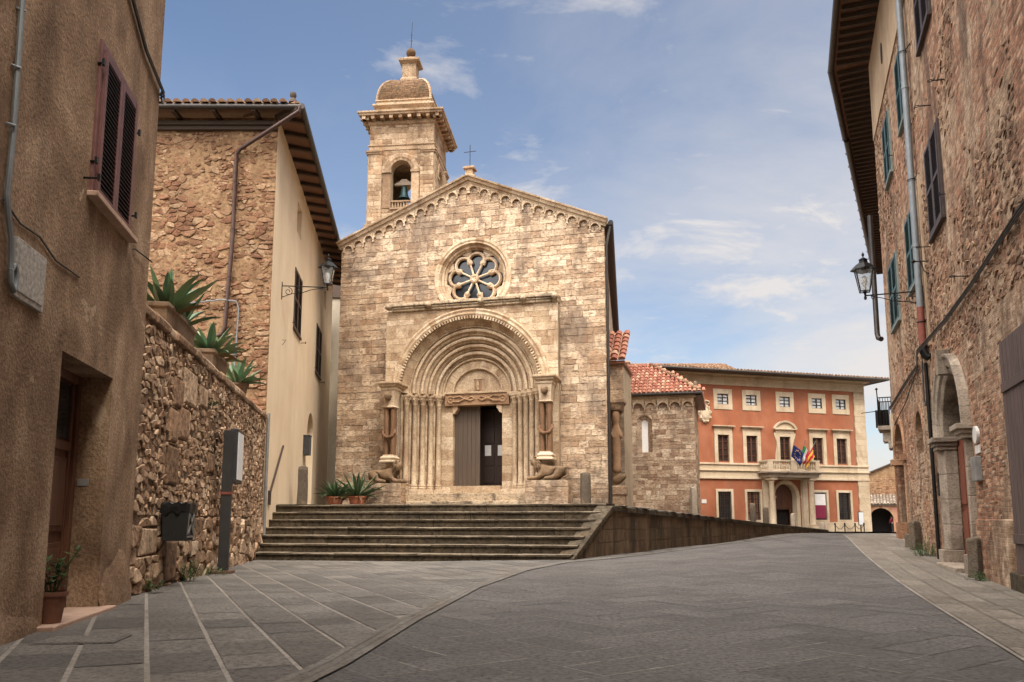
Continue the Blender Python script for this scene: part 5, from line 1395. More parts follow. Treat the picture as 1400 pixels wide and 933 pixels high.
    for sx in (-1, 1):
        c = sx * 1.08
        rv.tube([(c + .13 * math.cos(q), .59, 5.77 + .13 * math.sin(q)) for q in [k * PI / 8 for k in range(16)]], .028, 6, closed=True); rv.lathe([(0, -.04), (.04, 0), (0, .04)], (c, .59, 5.77), 8)
        rv.tube([(c - sx * .1, .585, 5.70), (c - sx * .35, .575, 5.68), (c - sx * .6, .58, 5.80), (c - sx * .85, .585, 5.72), (c - sx * 1.02, .59, 5.80)], [.05, .045, .05, .045, .03], 7)
        rv.tube([(c - sx * .1, .585, 5.85), (c - sx * .38, .575, 5.90), (c - sx * .62, .58, 5.76), (c - sx * .88, .585, 5.88), (c - sx * 1.04, .59, 5.76)], [.04, .035, .04, .035, .025], 7)
        for j in range(7): rv.lathe([(0, -.02), (.024, 0), (0, .02)], (c - sx * (.2 + j * .11), .59, 5.94 - .04 * (j % 2)), 6)
    rv.build('lintel_carving', M['brown_stone'], lin_)
    cor = MB(); cor.box(-1.40, 1.40, .55, .9, 6.0, 6.08); cor.build('lintel_moulding', M['carved'], po, bevel=.01)
    cb = MB()
    for sx in (-1, 1):
        cb.prism([(sx * 1.02, 5.54), (sx * .80, 5.54), (sx * .80, 5.42), (sx * .86, 5.34), (sx * .92, 5.24), (sx * 1.02, 5.20)], .68, 1.05)
    cb.build('door_corbels', M['carved'], po, bevel=.01)
    # door: closed leaf on the left, dark opening with an inner door behind on the right
    dl = MB()
    for i in range(6): dl.box(-1.02 + i * .178, -1.02 + i * .178 + .172, .96, 1.02, 2.34, 5.54)
    dl.build('outer_door', M['church_door'], po, bevel=.006)
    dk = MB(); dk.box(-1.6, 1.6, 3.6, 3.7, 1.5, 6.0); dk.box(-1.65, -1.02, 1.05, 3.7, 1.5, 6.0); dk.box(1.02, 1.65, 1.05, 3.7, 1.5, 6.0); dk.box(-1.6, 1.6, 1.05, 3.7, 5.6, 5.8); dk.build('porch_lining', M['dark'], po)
    idr = MB(); y = 1.75
    idr.box(-.8, 1.02, y, y + .06, 2.34, 5.5)
    for xa in (-.02, .55):
        for za, zb in ((2.5, 3.1), (3.2, 4.0), (4.1, 4.7), (4.8, 5.4)): idr.box(xa + .02, xa + .44, y - .03, y, za, zb)
    inn = idr.build('inner_door', M['inner_door'], po, bevel=.01)
    for xa, w in ((.03, .26), (.57, .40)):
        pn = MB(); pn.box(xa, xa + w, y - .045, y - .034, 3.60, 4.02); pn.build('notice_sheet', M['white_paper'], inn)
        for q in range(5):
            pass
    th = MB(); th.box(-1.02, 1.02, .48, 1.2, 2.0, 2.335); th.build('threshold', M['carved'], po, bevel=.01)
    # plinths and steps
    for s in (-1, 1):
        pl = MB()
        P = [(2.93, -.5), (2.50, -.5), (2.50, -.10), (2.22, -.10), (2.22, .08), (1.95, .08), (1.95, .26), (1.68, .26), (1.68, .44), (1.30, .44), (1.02, .50), (1.02, .9), (3.3, .9), (3.3, -.4)]
        pl.prismz([(s * a, b) for a, b in P], 1.5, 2.20)
        pl.build('plinth', M['carved'], po, bevel=.012)
    ds = MB(); ds.box(-2.45, 2.45, -.55, 1.0, 1.2, 2.02); ds.box(-2.3, 2.35, -.95, -.5, 1.2, 1.72); ds.build('door_steps', M['cornice'], po, bevel=.02)
    # cornice over the portal with beast heads
    cn = MB(); x = -3.22
    while x < 3.52:
        e = min(3.52, x + rng.uniform(.5, 1.0))
        cn.prism([(0, 0)] * 0 or [(x + .004, 9.26), (e - .004, 9.26), (e - .004, 9.44), (x + .004, 9.44)], -.46, .0); cn.prism([(x + .004, 9.44), (e - .004, 9.44), (e - .004, 9.56), (x + .004, 9.56)], -.58, .0); cn.prism([(x + .004, 9.36), (e - .004, 9.36), (e - .004, 9.42), (x + .004, 9.42)], -.52, .0)
        x = e
    pc = cn.build('portal_cornice', M['cornice'], po, bevel=.02)
    for x in (-3.34, -1.65, .50, 2.2, 3.42):
        hd = skin_mesh('carved_head', [(x, -.35, 9.42, .14), (x, -.56, 9.44, .14), (x, -.70, 9.40, .10), (x, -.78, 9.36, .07)], [(0, 1), (1, 2), (2, 3)], M['cornice'], pc, 2)
    # knotted twin columns
    for s, xc in ((-1, -3.06), (1, 3.12)):
        yc = -.86
        tc_ = MB()
        for q in (-.135, .135):
            tc_.tube([(xc + q, yc, 3.5), (xc + q, yc, 4.2), (xc + q * .9, yc, 4.28), (xc + q * .9, yc, 4.38), (xc + q, yc, 4.5), (xc + q, yc, 5.35)], .088, 12)
            tc_.tube([(xc + q * .95, yc + .2, 3.5), (xc + q * .95, yc + .2, 5.35)], .088, 10)
        for sg in (-1, 1): tc_.tube([(xc - sg * .22, yc - .02, 4.46), (xc - sg * .24, yc - .09, 4.34), (xc - sg * .12, yc - .13, 4.20), (xc + sg * .04, yc - .14 + .02 * sg, 4.17), (xc + sg * .17, yc - .12, 4.23), (xc + sg * .25, yc - .06, 4.36), (xc + sg * .24, yc, 4.48)], .055, 8)
        kc = tc_.build('knotted_columns', M['column_stone'], po)
        bs = MB(); bs.sqstack([(.12, 3.20), (.12, 3.27), (.06, 3.30), (.10, 3.36), (.09, 3.41), (.02, 3.45), (.02, 3.50)], xc, yc + .1, .19, .22); bs.build('column_base', M['white_stone'], po, bevel=.012)
        cp = MB(); cp.sqstack([(-.01, 5.32), (.03, 5.35), (-.01, 5.40), (.0, 5.7), (.05, 5.98), (.09, 6.02), (.09, 6.10)], xc, yc + .1, .225, .23); cp.sqstack([(.0, 6.10), (.07, 6.15), (.07, 6.20), (.14, 6.24), (.14, 6.32)], xc - s * .0, yc + .22, .30, .45)
        cpo = cp.build('column_capital', M['carved'], po, bevel=.012)
        skin_mesh('carved_head', [(xc, yc - .12, 5.60, .13), (xc, yc - .22, 5.76, .21), (xc, yc - .20, 5.92, .17), (xc, yc - .40, 5.68, .08)], [(0, 1), (1, 2), (1, 3)], M['lion'], cpo, 2)
    # small stones and holes scattered on the front
    for x, z, w in ((3.95, 7.05, .24), (4.05, 6.62, .15), (-4.3, 3.55, .3)):
        pa = MB(); pa.box(x, x + w, -.045, .0, z, z + .22 if w < .3 else z + .10); pa.build('inset_stone', M['white_stone'] if w < .3 else M['brown_stone'], t, bevel=.008)
    # side portal projecting from the nave wall
    sp = MB(); x0, x1, y0, y1 = XR - .85, XR + .02, 5.2, 8.2
    ashlar(sp, x0, x1, .9, 7.9, rng, (.2, .34), (.3, .7), y0, .007, .012, .01)
    sp.box(x0, x1, y0 + .012, y1, .6, 7.9, 1)
    spo = sp.build('side_porch', [M['ashlar'], M['mortar']], t, fix=False)
    sr = MB(); tiles(sr, (x0 - .05, y0 - .25, 7.95), (1, 0, 0), (0, .80, .60), 1.0, 2.9, rng, .36, .42, .15)
    sr.add([(x0 - .05, y0 - .25, 7.93), (x1 + .1, y0 - .25, 7.93), (x1 + .1, y0 + 2.2, 9.72), (x0 - .05, y0 + 2.2, 9.72)], [(0, 1, 2, 3)]); sr.box(x0 - .03, x1 + .08, y0 - .2, y1, 7.80, 7.92)
    sr.build('side_porch_roof', M['red_tile'], spo, fix=False)
    cs = MB(); xc, yc = XR - .28, y0 - .42
    cs.sqstack([(.0, .6), (.0, 2.05), (.05, 2.08), (.05, 2.42), (.0, 2.45)], xc, yc + .1, .34, .34)
    cs.build('side_pedestal', M['ashlar'], spo, bevel=.02); cs = MB()
    cs.sqstack([(0, 5.7), (.05, 5.8), (.10, 5.95), (.16, 6.0), (.16, 6.15)], xc, yc + .1, .24, .26)
    cs.build('side_capital', M['ashlar'], spo, bevel=.02)
    skin_mesh('caryatid_figure', [(xc, yc, 2.95, .20), (xc, yc, 3.5, .19), (xc, yc, 4.2, .20), (xc, yc, 4.75, .22), (xc, yc, 5.05, .12), (xc, yc - .05, 5.35, .17), (xc, yc, 5.70, .20), (xc - .26, yc - .05, 4.5, .08), (xc + .26, yc - .05, 4.5, .08)],
              [(0, 1), (1, 2), (2, 3), (3, 4), (4, 5), (5, 6), (3, 7), (3, 8)], M['brown_stone'], spo)
    skin_mesh('crouching_beast', [(xc - .2, yc, 2.68, .20), (xc + .08, yc - .05, 2.68, .22), (xc + .3, yc - .1, 2.86, .13), (xc + .42, yc - .12, 2.88, .08)], [(0, 1), (1, 2), (2, 3)], M['lion'], spo)
build_church()
def make_lion(loc, rz, label, flip=1, w=1.5):
    """recumbent stone lion on its masonry pedestal, facing local -x"""
    t = thing('lion_statue', label, 'statue', loc, rz, 'lions carrying the portal columns')
    rng = random.Random(3 + flip)
    f = flip
    V = [(.40 * f, 0, .40, (.25, .27)), (.10 * f, 0, .33, (.19, .20)), (-.20 * f, 0, .36, (.20, .22)), (-.36 * f, -.02, .56, (.16, .17)), (-.52 * f, -.06, .70, (.18, .18)), (-.68 * f, -.10, .65, .115),
         (.58 * f, 0, .34, .21),
         (-.22 * f, -.19, .22, .10), (-.46 * f, -.23, .09, .078), (-.78 * f, -.23, .08, .075), (-.22 * f, .19, .22, .10), (-.46 * f, .23, .09, .078), (-.78 * f, .23, .08, .075),
         (.46 * f, -.25, .32, .20), (.26 * f, -.33, .11, .10), (-.0 * f, -.34, .075, .07), (-.12 * f, -.34, .065, .06), (.46 * f, .25, .32, .20), (.26 * f, .33, .11, .10), (-.0 * f, .34, .075, .07),
         (.72 * f, -.10, .18, .05), (.60 * f, -.37, .08, .04)]
    E_ = [(0, 1), (1, 2), (2, 3), (3, 4), (4, 5), (0, 6), (2, 7), (7, 8), (8, 9), (2, 10), (10, 11), (11, 12), (0, 13), (13, 14), (14, 15), (15, 16), (0, 17), (17, 18), (18, 19), (6, 20), (20, 21)]
    b = skin_mesh('lion_body', V, E_, M['lion'], t, 2); b.location = (0, 0, 0)
    bz = 0.
    e = MB()
    for sx in (-1, 1):
        e.lathe([(0, -.04), (.05, 0), (0, .045)], (-.46 * f, -.05 + sx * .14, .85), 8)
        e.lathe([(0, -.025), (.025, 0), (0, .025)], (-.68 * f, -.09 + sx * .075, .745), 6)
    e.build('ears_and_eyes', M['lion'], t)
    mn = MB()
    for i in range(26):
        a = i * 2.399; q = rng.uniform(.15, .23); k = rng.uniform(-.10, .14)
        c = Vector((-.40 * f, -.04, .60)) + Vector((-.5 * f, -.1, .55)).normalized() * k + Vector((.72 * f * math.cos(a) * .8, math.sin(a), .62 * math.cos(a))) * q
        mn.tube([c + Vector((0, 0, .05)), c, c + Vector((.03 * f, 0, -.07)), c + Vector((.05 * f, 0, -.13))], [.02, .05, .042, .012], 6)
    mn.build('mane', M['lion'], t)
    pd = MB(); ashlar(pd, -w / 2, w / 2, -.95, 0, rng, (.16, .26), (.28, .6), -.42, .006, .014, .012); pd.box(-w / 2 + .01, w / 2 - .01, -.415, .45, -.95, -.005, 1)
    s_ = MB(); ashlar(s_, -.42, .45, -.95, 0, rng, (.16, .26), (.28, .5), 0, .006, .014, .012)
    for sx in (-1, 1):
        b0 = len(pd.v); pd.v += [(sx * (w / 2 - y), x, z) for x, y, z in s_.v]; pd.f += [[b0 + i for i in q] for q in s_.f]; pd.m += s_.m; pd.sm += s_.sm
    pd.build('pedestal', [M['ashlar'], M['mortar']], t)
    return t
make_lion(FA.w(3.22, -.84, 2.44), FA.rz, 'stone lion crouching under the knotted columns right of the church door, head towards the door', 1, 1.55)
make_lion(FA.w(-3.14, -.84, 2.40), FA.rz, 'stone lion crouching under the knotted columns left of the church door, behind the potted agaves', -1, 1.5)
p = FA.w(4.55, -.75); post((p[0], p[1], pz(p[0], p[1]) - .03), 'dark round stone post in front of the church wall, right of the crouching lion', .20, 1.22, 8)
p = FA.w(-4.93, -1.55); pot_plant((p[0], p[1], 1.50), 'red terracotta pot with a dense dark green agave, beside the left corner of the church', .33, .40, M['terracotta'], M['agave_dark'], 'potted agaves by the church', 'potted plant', 'potted_agave', 31, .82, .075, 64)
p = FA.w(-3.92, -1.75); pot_plant((p[0], p[1], 1.50), 'red terracotta pot with a tall spiky pale edged agave, in front of the left lion', .33, .40, M['terracotta'], M['agave_dark'], 'potted agaves by the church', 'potted plant', 'potted_agave', 37, 1.12, .125, 34)

# ------------------------------------------------------------------ bell tower
def build_tower():
    t = TW.thing('bell_tower', 'square travertine bell tower with a low brick dome rising behind the church', 'bell tower', -.43, 1.88)
    rng = random.Random(15); H = 1.88
    mb = MB(); dom = MB()
    def side(k):
        s = MB()
        hole = ('a', -.60, .60, 18.70, 20.94)
        wall(s, -H, H, 8, 24.4, -H + .01, [(*hole, .55)], .55, 1)
        ashlar(s, -H, H, 8, 22.1, rng, (.2, .34), (.3, .75), -H, .007, .014, .010, (), [hole])
        ashlar(s, -H, H, 22.1, 23.9, rng, (.3, .5), (.4, .9), -H, .006, .010, .010)
        for sx in (-1, 1):
            xa, xb = sorted((sx * (H + .03), sx * 1.12))
            ashlar(s, xa, xb, 17.7, 22.0, rng, (.2, .34), (.25, .5), -H - .10, .006, .012, .010); s.box(xa + .005, xb - .005, -H - .09, -H, 17.7, 22.0, 1)
            s.box(xa - .06 * (sx < 0), xb + .06 * (sx > 0), -H - .17, -H, 21.95, 22.06); s.box(xa - .1 * (sx < 0), xb + .1 * (sx > 0), -H - .21, -H, 22.06, 22.16)
            s.box(xa - .1, xb + .1, -H - .2, -H, 17.5, 17.72)
            xa, xb = sorted((sx * 1.06, sx * .60)); s.box(xa, xb, -H - .06, -H, 18.7, 20.80); s.box(xa - .03, xb + .03, -H - .12, -H + .1, 20.80, 20.95)
        s.arcband([(.60, -H), (.60, -H - .07), (.76, -H - .09), (.78, -H - .11), (.98, -H - .11), (1.02, -H - .07), (1.02, -H)], 0, 20.95, 0, PI, 17, 0, True)
        for i in range(7): s.lathe([(.05, 18.7), (.075, 18.82), (.04, 18.98), (.06, 19.08)], (-.50 + i * .1666, -H + .12, 0), 8)
        s.box(-.60, .60, -H + .03, -H + .22, 19.08, 19.16); s.box(-.62, .62, -H - .1, -H + .3, 18.6, 18.70)
        for i in range(9):
            x = -2.15 + i * .5375; s.box(x - .10, x + .10, -H - .50, -H, 23.95, 24.13)
        a = k * PI / 2; ca, sa = math.cos(a), math.sin(a)
        b0 = len(mb.v); mb.v += [(x * ca - y * sa, x * sa + y * ca, z) for x, y, z in s.v]; mb.f += [[b0 + i for i in f] for f in s.f]; mb.m += s.m; mb.sm += s.sm
    for k in range(4): side(k)
    mb.build('shaft', [M['tower'], M['mortar']], t, fix=False)
    c = MB()
    c.sqstack([(.0, 22.16), (.05, 22.2), (.05, 22.42), (.10, 22.46), (.10, 22.52), (.01, 22.54)], 0, 0, H, H)
    c.sqstack([(.0, 23.70), (.10, 23.78), (.14, 23.94)], 0, 0, H, H); c.sqstack([(.30, 24.13), (.55, 24.14), (.57, 24.24), (.63, 24.28), (.63, 24.38), (.1, 24.46), (-.2, 24.46)], 0, 0, H, H)
    c.sqstack([(0, 24.44), (0, 24.90), (.06, 24.95), (.18, 25.05), (.18, 25.15), (.0, 25.18), (-.02, 25.34), (.05, 25.38), (.05, 25.45), (-.05, 25.47)], 0, 0, 1.64, 1.64)
    c.build('cornice', M['tower'], t, bevel=.015)
    for sx in (-.62, .62):
        pass
    d = MB(); pr = []
    for i in range(9):
        a = i / 8 * R(82); pr.append((-(1 - math.cos(a) ** .8) * 1.40 + .0, 25.45 + 1.75 * math.sin(a)))
    d.sqstack(pr, 0, 0, 1.60, 1.60)
    nr = 17
    for k in range(nr):
        a0, a1 = (k + .06) / nr * R(82), (k + .94) / nr * R(82)
        o0, z0_, o1, z1_ = -(1 - math.cos(a0) ** .8) * 1.40, 25.45 + 1.75 * math.sin(a0), -(1 - math.cos(a1) ** .8) * 1.40, 25.45 + 1.75 * math.sin(a1)
        for sd in range(4):
            ca, sa = math.cos(sd * PI / 2), math.sin(sd * PI / 2); w0 = 1.60 + (o0 + o1) / 2; x = -w0 - rng.random() * .2
            while x < w0:
                e = min(w0, x + rng.uniform(.20, .34)); xx = max(x, -w0); x = e + .012; pr_ = rng.uniform(.008, .03)
                if e - xx < .05: continue
                q = [(xx, -(1.60 + o0) - pr_, z0_), (e, -(1.60 + o0) - pr_, z0_), (e, -(1.60 + o1) - pr_, z1_ + pr_ * .5), (xx, -(1.60 + o1) - pr_, z1_ + pr_ * .5)]
                q += [(a, b + .06, c - .02) for a, b, c in q]
                d.add([(a * ca - b * sa, a * sa + b * ca, c) for a, b, c in q], [(0, 1, 2, 3), (0, 4, 5, 1), (1, 5, 6, 2), (2, 6, 7, 3), (3, 7, 4, 0)])
    dm = d.build('dome', M['tower_brick'], t)
    h = MB()
    for sx in (-1, 1):
        for yy in (-1, 1): h.tube([(sx * (1.60 + o) * 1., yy * (1.60 + o), z + .02) for o, z in pr], .075, 8)
    h.build('dome_hips', M['tower'], dm)
    l = MB(); l.sqstack([(.10, 26.95), (.10, 27.40), (0, 27.56), (0, 28.40), (.06, 28.45), (.20, 28.56), (.22, 28.68), (.02, 28.75), (-.06, 28.86), (-.16, 28.95)], 0, 0, .42, .42); la = l.build('lantern', M['tower'], t, bevel=.015)
    for sx in (-1, 1): pass
    b = MB(); b.lathe([(.22, 28.93), (.16, 29.0), (.13, 29.06), (.20, 29.12)] + [(.29 * math.sin(PI * i / 12), 29.34 - .29 * math.cos(PI * i / 12)) for i in range(3, 13)], (0, 0, 0), 16); b.build('ball', M['tower_brick'], la)
    r = MB(); r.tube([(0, 0, 29.6), (.02, 0, 30.6), (.06, 0, 31.4)], [.028, .022, .014], 6); r.tube([(-.10, 0, 30.15), (.12, 0, 30.15)], .014, 5); r.tube([(-.06, 0, 30.5), (.1, 0, 30.52)], .012, 5); r.build('rod', M['iron'], la)
    be = MB(); be.lathe([(.0, .78), (.10, .77), (.16, .70), (.19, .50), (.22, .28), (.29, .10), (.36, .0), (.33, .0), (.25, .12), (.16, .5), (.0, .68)], (0, -1.05, 19.55), 20); bell = be.build('bell', M['bronze'], t)
    cl = MB(); cl.tube([(0, -1.05, 20.1), (.04, -1.05, 19.55), (.05, -1.05, 19.45)], [.02, .02, .05], 8); cl.build('clapper', M['iron'], bell)
    y = MB(); y.prism([(-.58, 20.36), (.58, 20.36), (.58, 20.46), (.30, 20.60), (.12, 20.74), (-.12, 20.74), (-.30, 20.60), (-.58, 20.46)], -1.16, -.94); y.build('bell_yoke', M['pale_travertine'], t, bevel=.02)
    fl = MB(); fl.box(-1.3, 1.3, -1.3, 1.3, 18.4, 18.6); fl.box(-1.35, 1.35, -1.35, 1.35, 22.3, 22.5); fl.build('bell_floor', M['mortar'], t)
build_tower()

# ------------------------------------------------------------------ side chapel with red tiled roof
def build_chapel():
    t = CH.thing('side_chapel', 'low stone chapel with a red tiled hipped roof, right of the church front', 'chapel')
    rng = random.Random(19); xl, xr, zt, D = -2.6, 2.02, 7.60, 6.5
    mb = MB(); hole = ('a', -1.02, -.22, 4.6, 6.2)
    ashlar(mb, xl, xr, .3, zt, rng, (.13, .26), (.22, .62), 0, .007, .018, .010, (), [hole], 0, .004)
    wall(mb, xl, xr - .005, 0, zt, .008, [(*hole, .35)], .35, 1); mb.box(xl, xr - .005, D - .1, D, 0, zt, 1)
    s = MB(); ashlar(s, 0, D, .3, zt, rng, (.13, .26), (.22, .62), 0, .007, .018, .010); b0 = len(mb.v)
    mb.v += [(xr - y, x, z) for x, y, z in s.v]; mb.f += [[b0 + i for i in f] for f in s.f]; mb.m += s.m; mb.sm += s.sm
    mb.add([(xr - .01, .01, 0), (xr - .01, D, 0), (xr - .01, D, zt), (xr - .01, .01, zt)], [(0, 1, 2, 3)], 1)
    mb.build('wall', [M['chapel'], M['mortar']], t, fix=False)
    w = MB(); w.arcband([(.40, .02), (.34, .12), (.20, .22), (.165, .24)], -.62, 6.2, 0, PI, 9, 0, True)
    for sx in (-1, 1): w.add([(-.62 + sx * .40, .02, 4.6), (-.62 + sx * .40, .02, 6.2), (-.62 + sx * .165, .24, 6.2), (-.62 + sx * .165, .24, 4.6)], [(0, 1, 2, 3)])
    wf = w.build('window', M['chapel'], t); g = MB(); g.prism([(-.785, 4.6), (-.455, 4.6), (-.455, 6.2)] + [(-.62 + .165 * math.cos(PI * i / 10), 6.2 + .165 * math.sin(PI * i / 10)) for i in range(1, 10)] + [(-.785, 6.2)], .23, .28); g.build('pane', M['flag_white'], wf)
    si = MB(); si.box(-1.02, -.22, .0, .30, 4.56, 4.61); si.build('window_sill', M['chapel'], t)
    a = MB(); n = 6
    for i in range(n):
        x0 = xl + .7 + (xr - xl - .7) * i / n; x1 = xl + .7 + (xr - xl - .7) * (i + 1) / n; m = (x0 + x1) / 2; r = (x1 - x0) / 2 * .80
        arc = [(m + r * math.cos(PI * j / 10), 6.98 + r * 1.1 * math.sin(PI * j / 10)) for j in range(11)]; up = [(x1 + (x0 - x1) * j / 10, 7.48) for j in range(11)]
        a.add([(p, -.17, q) for p, q in arc] + [(p, -.17, q) for p, q in up] + [(p, .01, q) for p, q in arc], [(j, j + 1, 12 + j, 11 + j) for j in range(10)] + [(j, j + 1, 23 + j, 22 + j) for j in range(10)])
        a.prism([(x0, 6.98), (x0 + (x1 - x0) * .10, 6.98), (x0 + .02, 6.78), (x0, 6.78)], -.17, .01)
    a.box(xl, xr + .1, -.20, .0, 7.48, 7.62); a.build('blind_arcade', M['carved'], t)
    e = MB(); e.box(xl, xr + .38, -.38, .05, 7.62, 7.70); e.box(xr - .05, xr + .38, -.38, D, 7.62, 7.70); e.tube([(xl, -.42, 7.70), (xr + .42, -.42, 7.70), (xr + .42, D, 7.70)], .08, 8); e.build('eaves', M['gutter_metal'], t)
    rf = MB(); Wd = xr - xl + .75; H = 3.3; sl = math.atan2(2.35, 3.2)
    rf.add([(xl, -.36, 7.74), (xr + .36, -.36, 7.74), (xr - 2.4, 2.4, 9.74), (xl, 2.4, 9.74), (xr + .36, D, 7.74), (xr - 2.4, D - 2.4, 9.74)], [(0, 1, 2, 3), (1, 4, 5, 2)])
    tiles(rf, (xl, -.40, 7.76), (1, 0, 0), (0, 2.76, 2.0), Wd, 3.42, rng, .24, .36, .095, lambda a_, b_: a_ < Wd - b_ * .80)
    tiles(rf, (xr + .40, -.40, 7.76), (0, 1, 0), (-2.76, 0, 2.0), D, 3.42, rng, .24, .40, .095, lambda a_, b_: a_ > b_ * .80)
    rf.build('tiled_roof', M['red_tile'], t, fix=False)
    hp = MB()
    for k in range(9):
        p, q = Vector((xr + .36, -.36, 7.86)).lerp(Vector((xr - 2.4, 2.4, 9.86)), k / 9), Vector((xr + .36, -.36, 7.84)).lerp(Vector((xr - 2.4, 2.4, 9.84)), (k + 1.15) / 9); hp.tube([p, q], [.13, .10], 8)
    hp.build('hip_tiles', M['terra_tile'], t, fix=False)
    f = MB(); f.lathe([(.16, 0), (.16, .2), (.13, .3), (.16, .38), (.10, .56), (0, .62)], (xr + .1, .0, 7.76), 10); f.build('corner_finial', M['bollard'], t)
    b = MB(); b.box(xl, xr + .10, -.12, .0, .2, 1.35); b.build('plinth', M['chapel'], t, bevel=.02)
build_chapel()
p = CH.w(1.86, -.45); post((p[0], p[1], pz(p[0], p[1]) - .3), 'pale square stone pillar at the right corner of the tiled chapel', .22, 1.75, 10, square=True, mat='pale_travertine')

# ------------------------------------------------------------------ orange palazzo at the end of the square
def casement(parent, x0, x1, z0, z1, y, fmat, gmat, bars=(1, 1), grille=False, fw=.05):
    f = MB(); f.box(x0, x0 + fw, y - .04, y + .03, z0, z1); f.box(x1 - fw, x1, y - .04, y + .03, z0, z1); f.box(x0 + fw, x1 - fw, y - .04, y + .03, z0, z0 + fw); f.box(x0 + fw, x1 - fw, y - .04, y + .03, z1 - fw, z1)
    xm = (x0 + x1) / 2; f.box(xm - fw * .6, xm + fw * .6, y - .045, y + .03, z0 + fw, z1 - fw)
    for k in range(bars[1]):
        z = z0 + (z1 - z0) * (k + 1) / (bars[1] + 1); f.box(x0 + fw, xm - fw * .6, y - .03, y + .02, z - .018, z + .018); f.box(xm + fw * .6, x1 - fw, y - .03, y + .02, z - .018, z + .018)
    f.build('casement', fmat, parent)
    g = MB(); g.box(x0 + .01, x1 - .01, y + .03, y + .05, z0, z1); g.build('pane', gmat, parent)
    if grille:
        q = MB(); n = 6; m = 11
        for i in range(n + 1): x = x0 + (x1 - x0) * i / n; q.box(x - .011, x + .011, y - .16, y - .14, z0 - .02, z1 + .02)
        for i in range(m + 1): z = z0 + (z1 - z0) * i / m; q.box(x0, x1, y - .17, y - .15, z - .010, z + .010)
        q.build('iron_grille', M['rust_iron'], parent)
def build_palazzo():
    t = PA.thing('palazzo', 'orange stuccoed palazzo with pale stone window frames and a columned balcony', 'palazzo')
    XL, XR, D = -10.5, 6.62, 14
    up = [-4.91, -2.68, -.005, 2.64, 4.635]; mid = [-4.98, -2.77, -.125, 2.545, 4.535]; gr = [-5.03, -2.81, 2.52, 4.515]
    holes = [('r', x - .42, x + .42, 8.86, 9.58, .22) for x in up] + [('r', x - .43, x + .43, 4.92, 6.75, .22) for x in mid] + [('r', x - .50, x + .50, 1.0, 2.90, .22) for x in gr] + [('a', -1.12, .55, .2, 2.64, .6)]
    mb = MB(); wall(mb, XL, XR - .9, .0, 10.2, 0, holes, .22, 0, 1)
    mb.add([(XL, 0, 0), (XL, D, 0), (XL, D, 10.2), (XL, 0, 10.2)], [(0, 1, 2, 3)]); mb.add([(XR, .05, 0), (XR, D, 0), (XR, D, 10.2), (XR, .05, 10.2)], [(0, 1, 2, 3)])
    mb.add([(XL, D, 0), (XR, D, 0), (XR, D, 10.9), (XL, D, 10.9)], [(0, 1, 2, 3)]); mb.add([(XR - .9, .02, 0), (XR, .02, 0), (XR, .02, 10.2), (XR - .9, .02, 10.2)], [(0, 1, 2, 3)])
    mb.build('wall', [M['orange'], M['white_stone']], t)
    tr = MB(); rng = random.Random(3)
    z = .0; k = 0
    while z < 10.15:
        e = min(10.18, z + .42); w = .86 if k % 2 else .90; tr.box(XR - w, XR + .05, -.075, .5 if k % 2 else .8, z + .004, e - .004); z = e; k += 1
    tr.build('corner_quoins', M['white_stone'], t, bevel=.008)
    sb = MB(); sb.box(XL, XR + .06, -.06, .0, 3.92, 4.72); sb.box(XL, XR + .10, -.14, .0, 4.72, 4.84); sb.box(XL, XR + .09, -.12, .0, 3.76, 3.92); sb.box(XL, XR + .12, -.16, .0, 4.30, 4.36); sb.build('string_course', M['white_stone'], t, bevel=.008)
    pl = MB(); pl.box(XL, -1.7, -.07, 0, .0, .84); pl.box(2.1, XR + .07, -.07, 0, .0, .84); pl.build('plinth', M['white_stone'], t, bevel=.01)
    fz = MB(); fz.box(XL, XR + .06, -.07, .2, 10.19, 10.62); fz.box(XL, XR + .13, -.14, .2, 10.62, 10.72); fz.box(XL, XR + .06, -.05, .2, 10.72, 10.86); fz.box(XL, XR + .35, -.35, .2, 10.86, 10.94); fz.box(XR - .3, XR + .06, .2, D, 10.19, 10.86); fz.box(XR - .1, XR + .35, .2, D, 10.861, 10.939); fz.build('cornice', M['white_stone'], t, bevel=.01)
    rf = MB(); o = 1.15
    rf.box(XL, XR + o, -o, D, 10.94, 11.02); rf.add([(XL, -o, 11.03), (XR + o, -o, 11.03), (XR - 6, 6, 12.0), (XL, 6, 12.0), (XR + o, D, 11.03)], [(0, 1, 2, 3), (1, 4, 2)], 1)
    tiles(rf, (XL, -o - .02, 11.04), (1, 0, 0), (0, 7.1, 1.0), XR + o - XL, 1.2, rng, .26, .40, .10, None, 1)
    rf.tube([(XL, -o - .10, 10.98), (XR + o + .1, -o - .10, 10.98), (XR + o + .1, D, 10.98)], .08, 8, 2)
    rf.build('roof', [M['rafter'], M['terra_tile'], M['gutter_metal']], t, fix=False)
    for i, x in enumerate(up):
        f = MB()
        a, b, c, d = x - .42, x + .42, 8.86, 9.58
        f.box(a - .30, a, -.05, .0, c - .36, d + .34); f.box(b, b + .30, -.05, .0, c - .36, d + .34); f.box(a, b, -.05, .0, d, d + .34); f.box(a, b, -.05, .0, c - .36, c)
        w = f.build('window', M['white_stone'], t, bevel=.008); casement(w, a, b, c, d, .05, M['rust_iron'], M['sky_glass'], (1, 2), fw=.038)
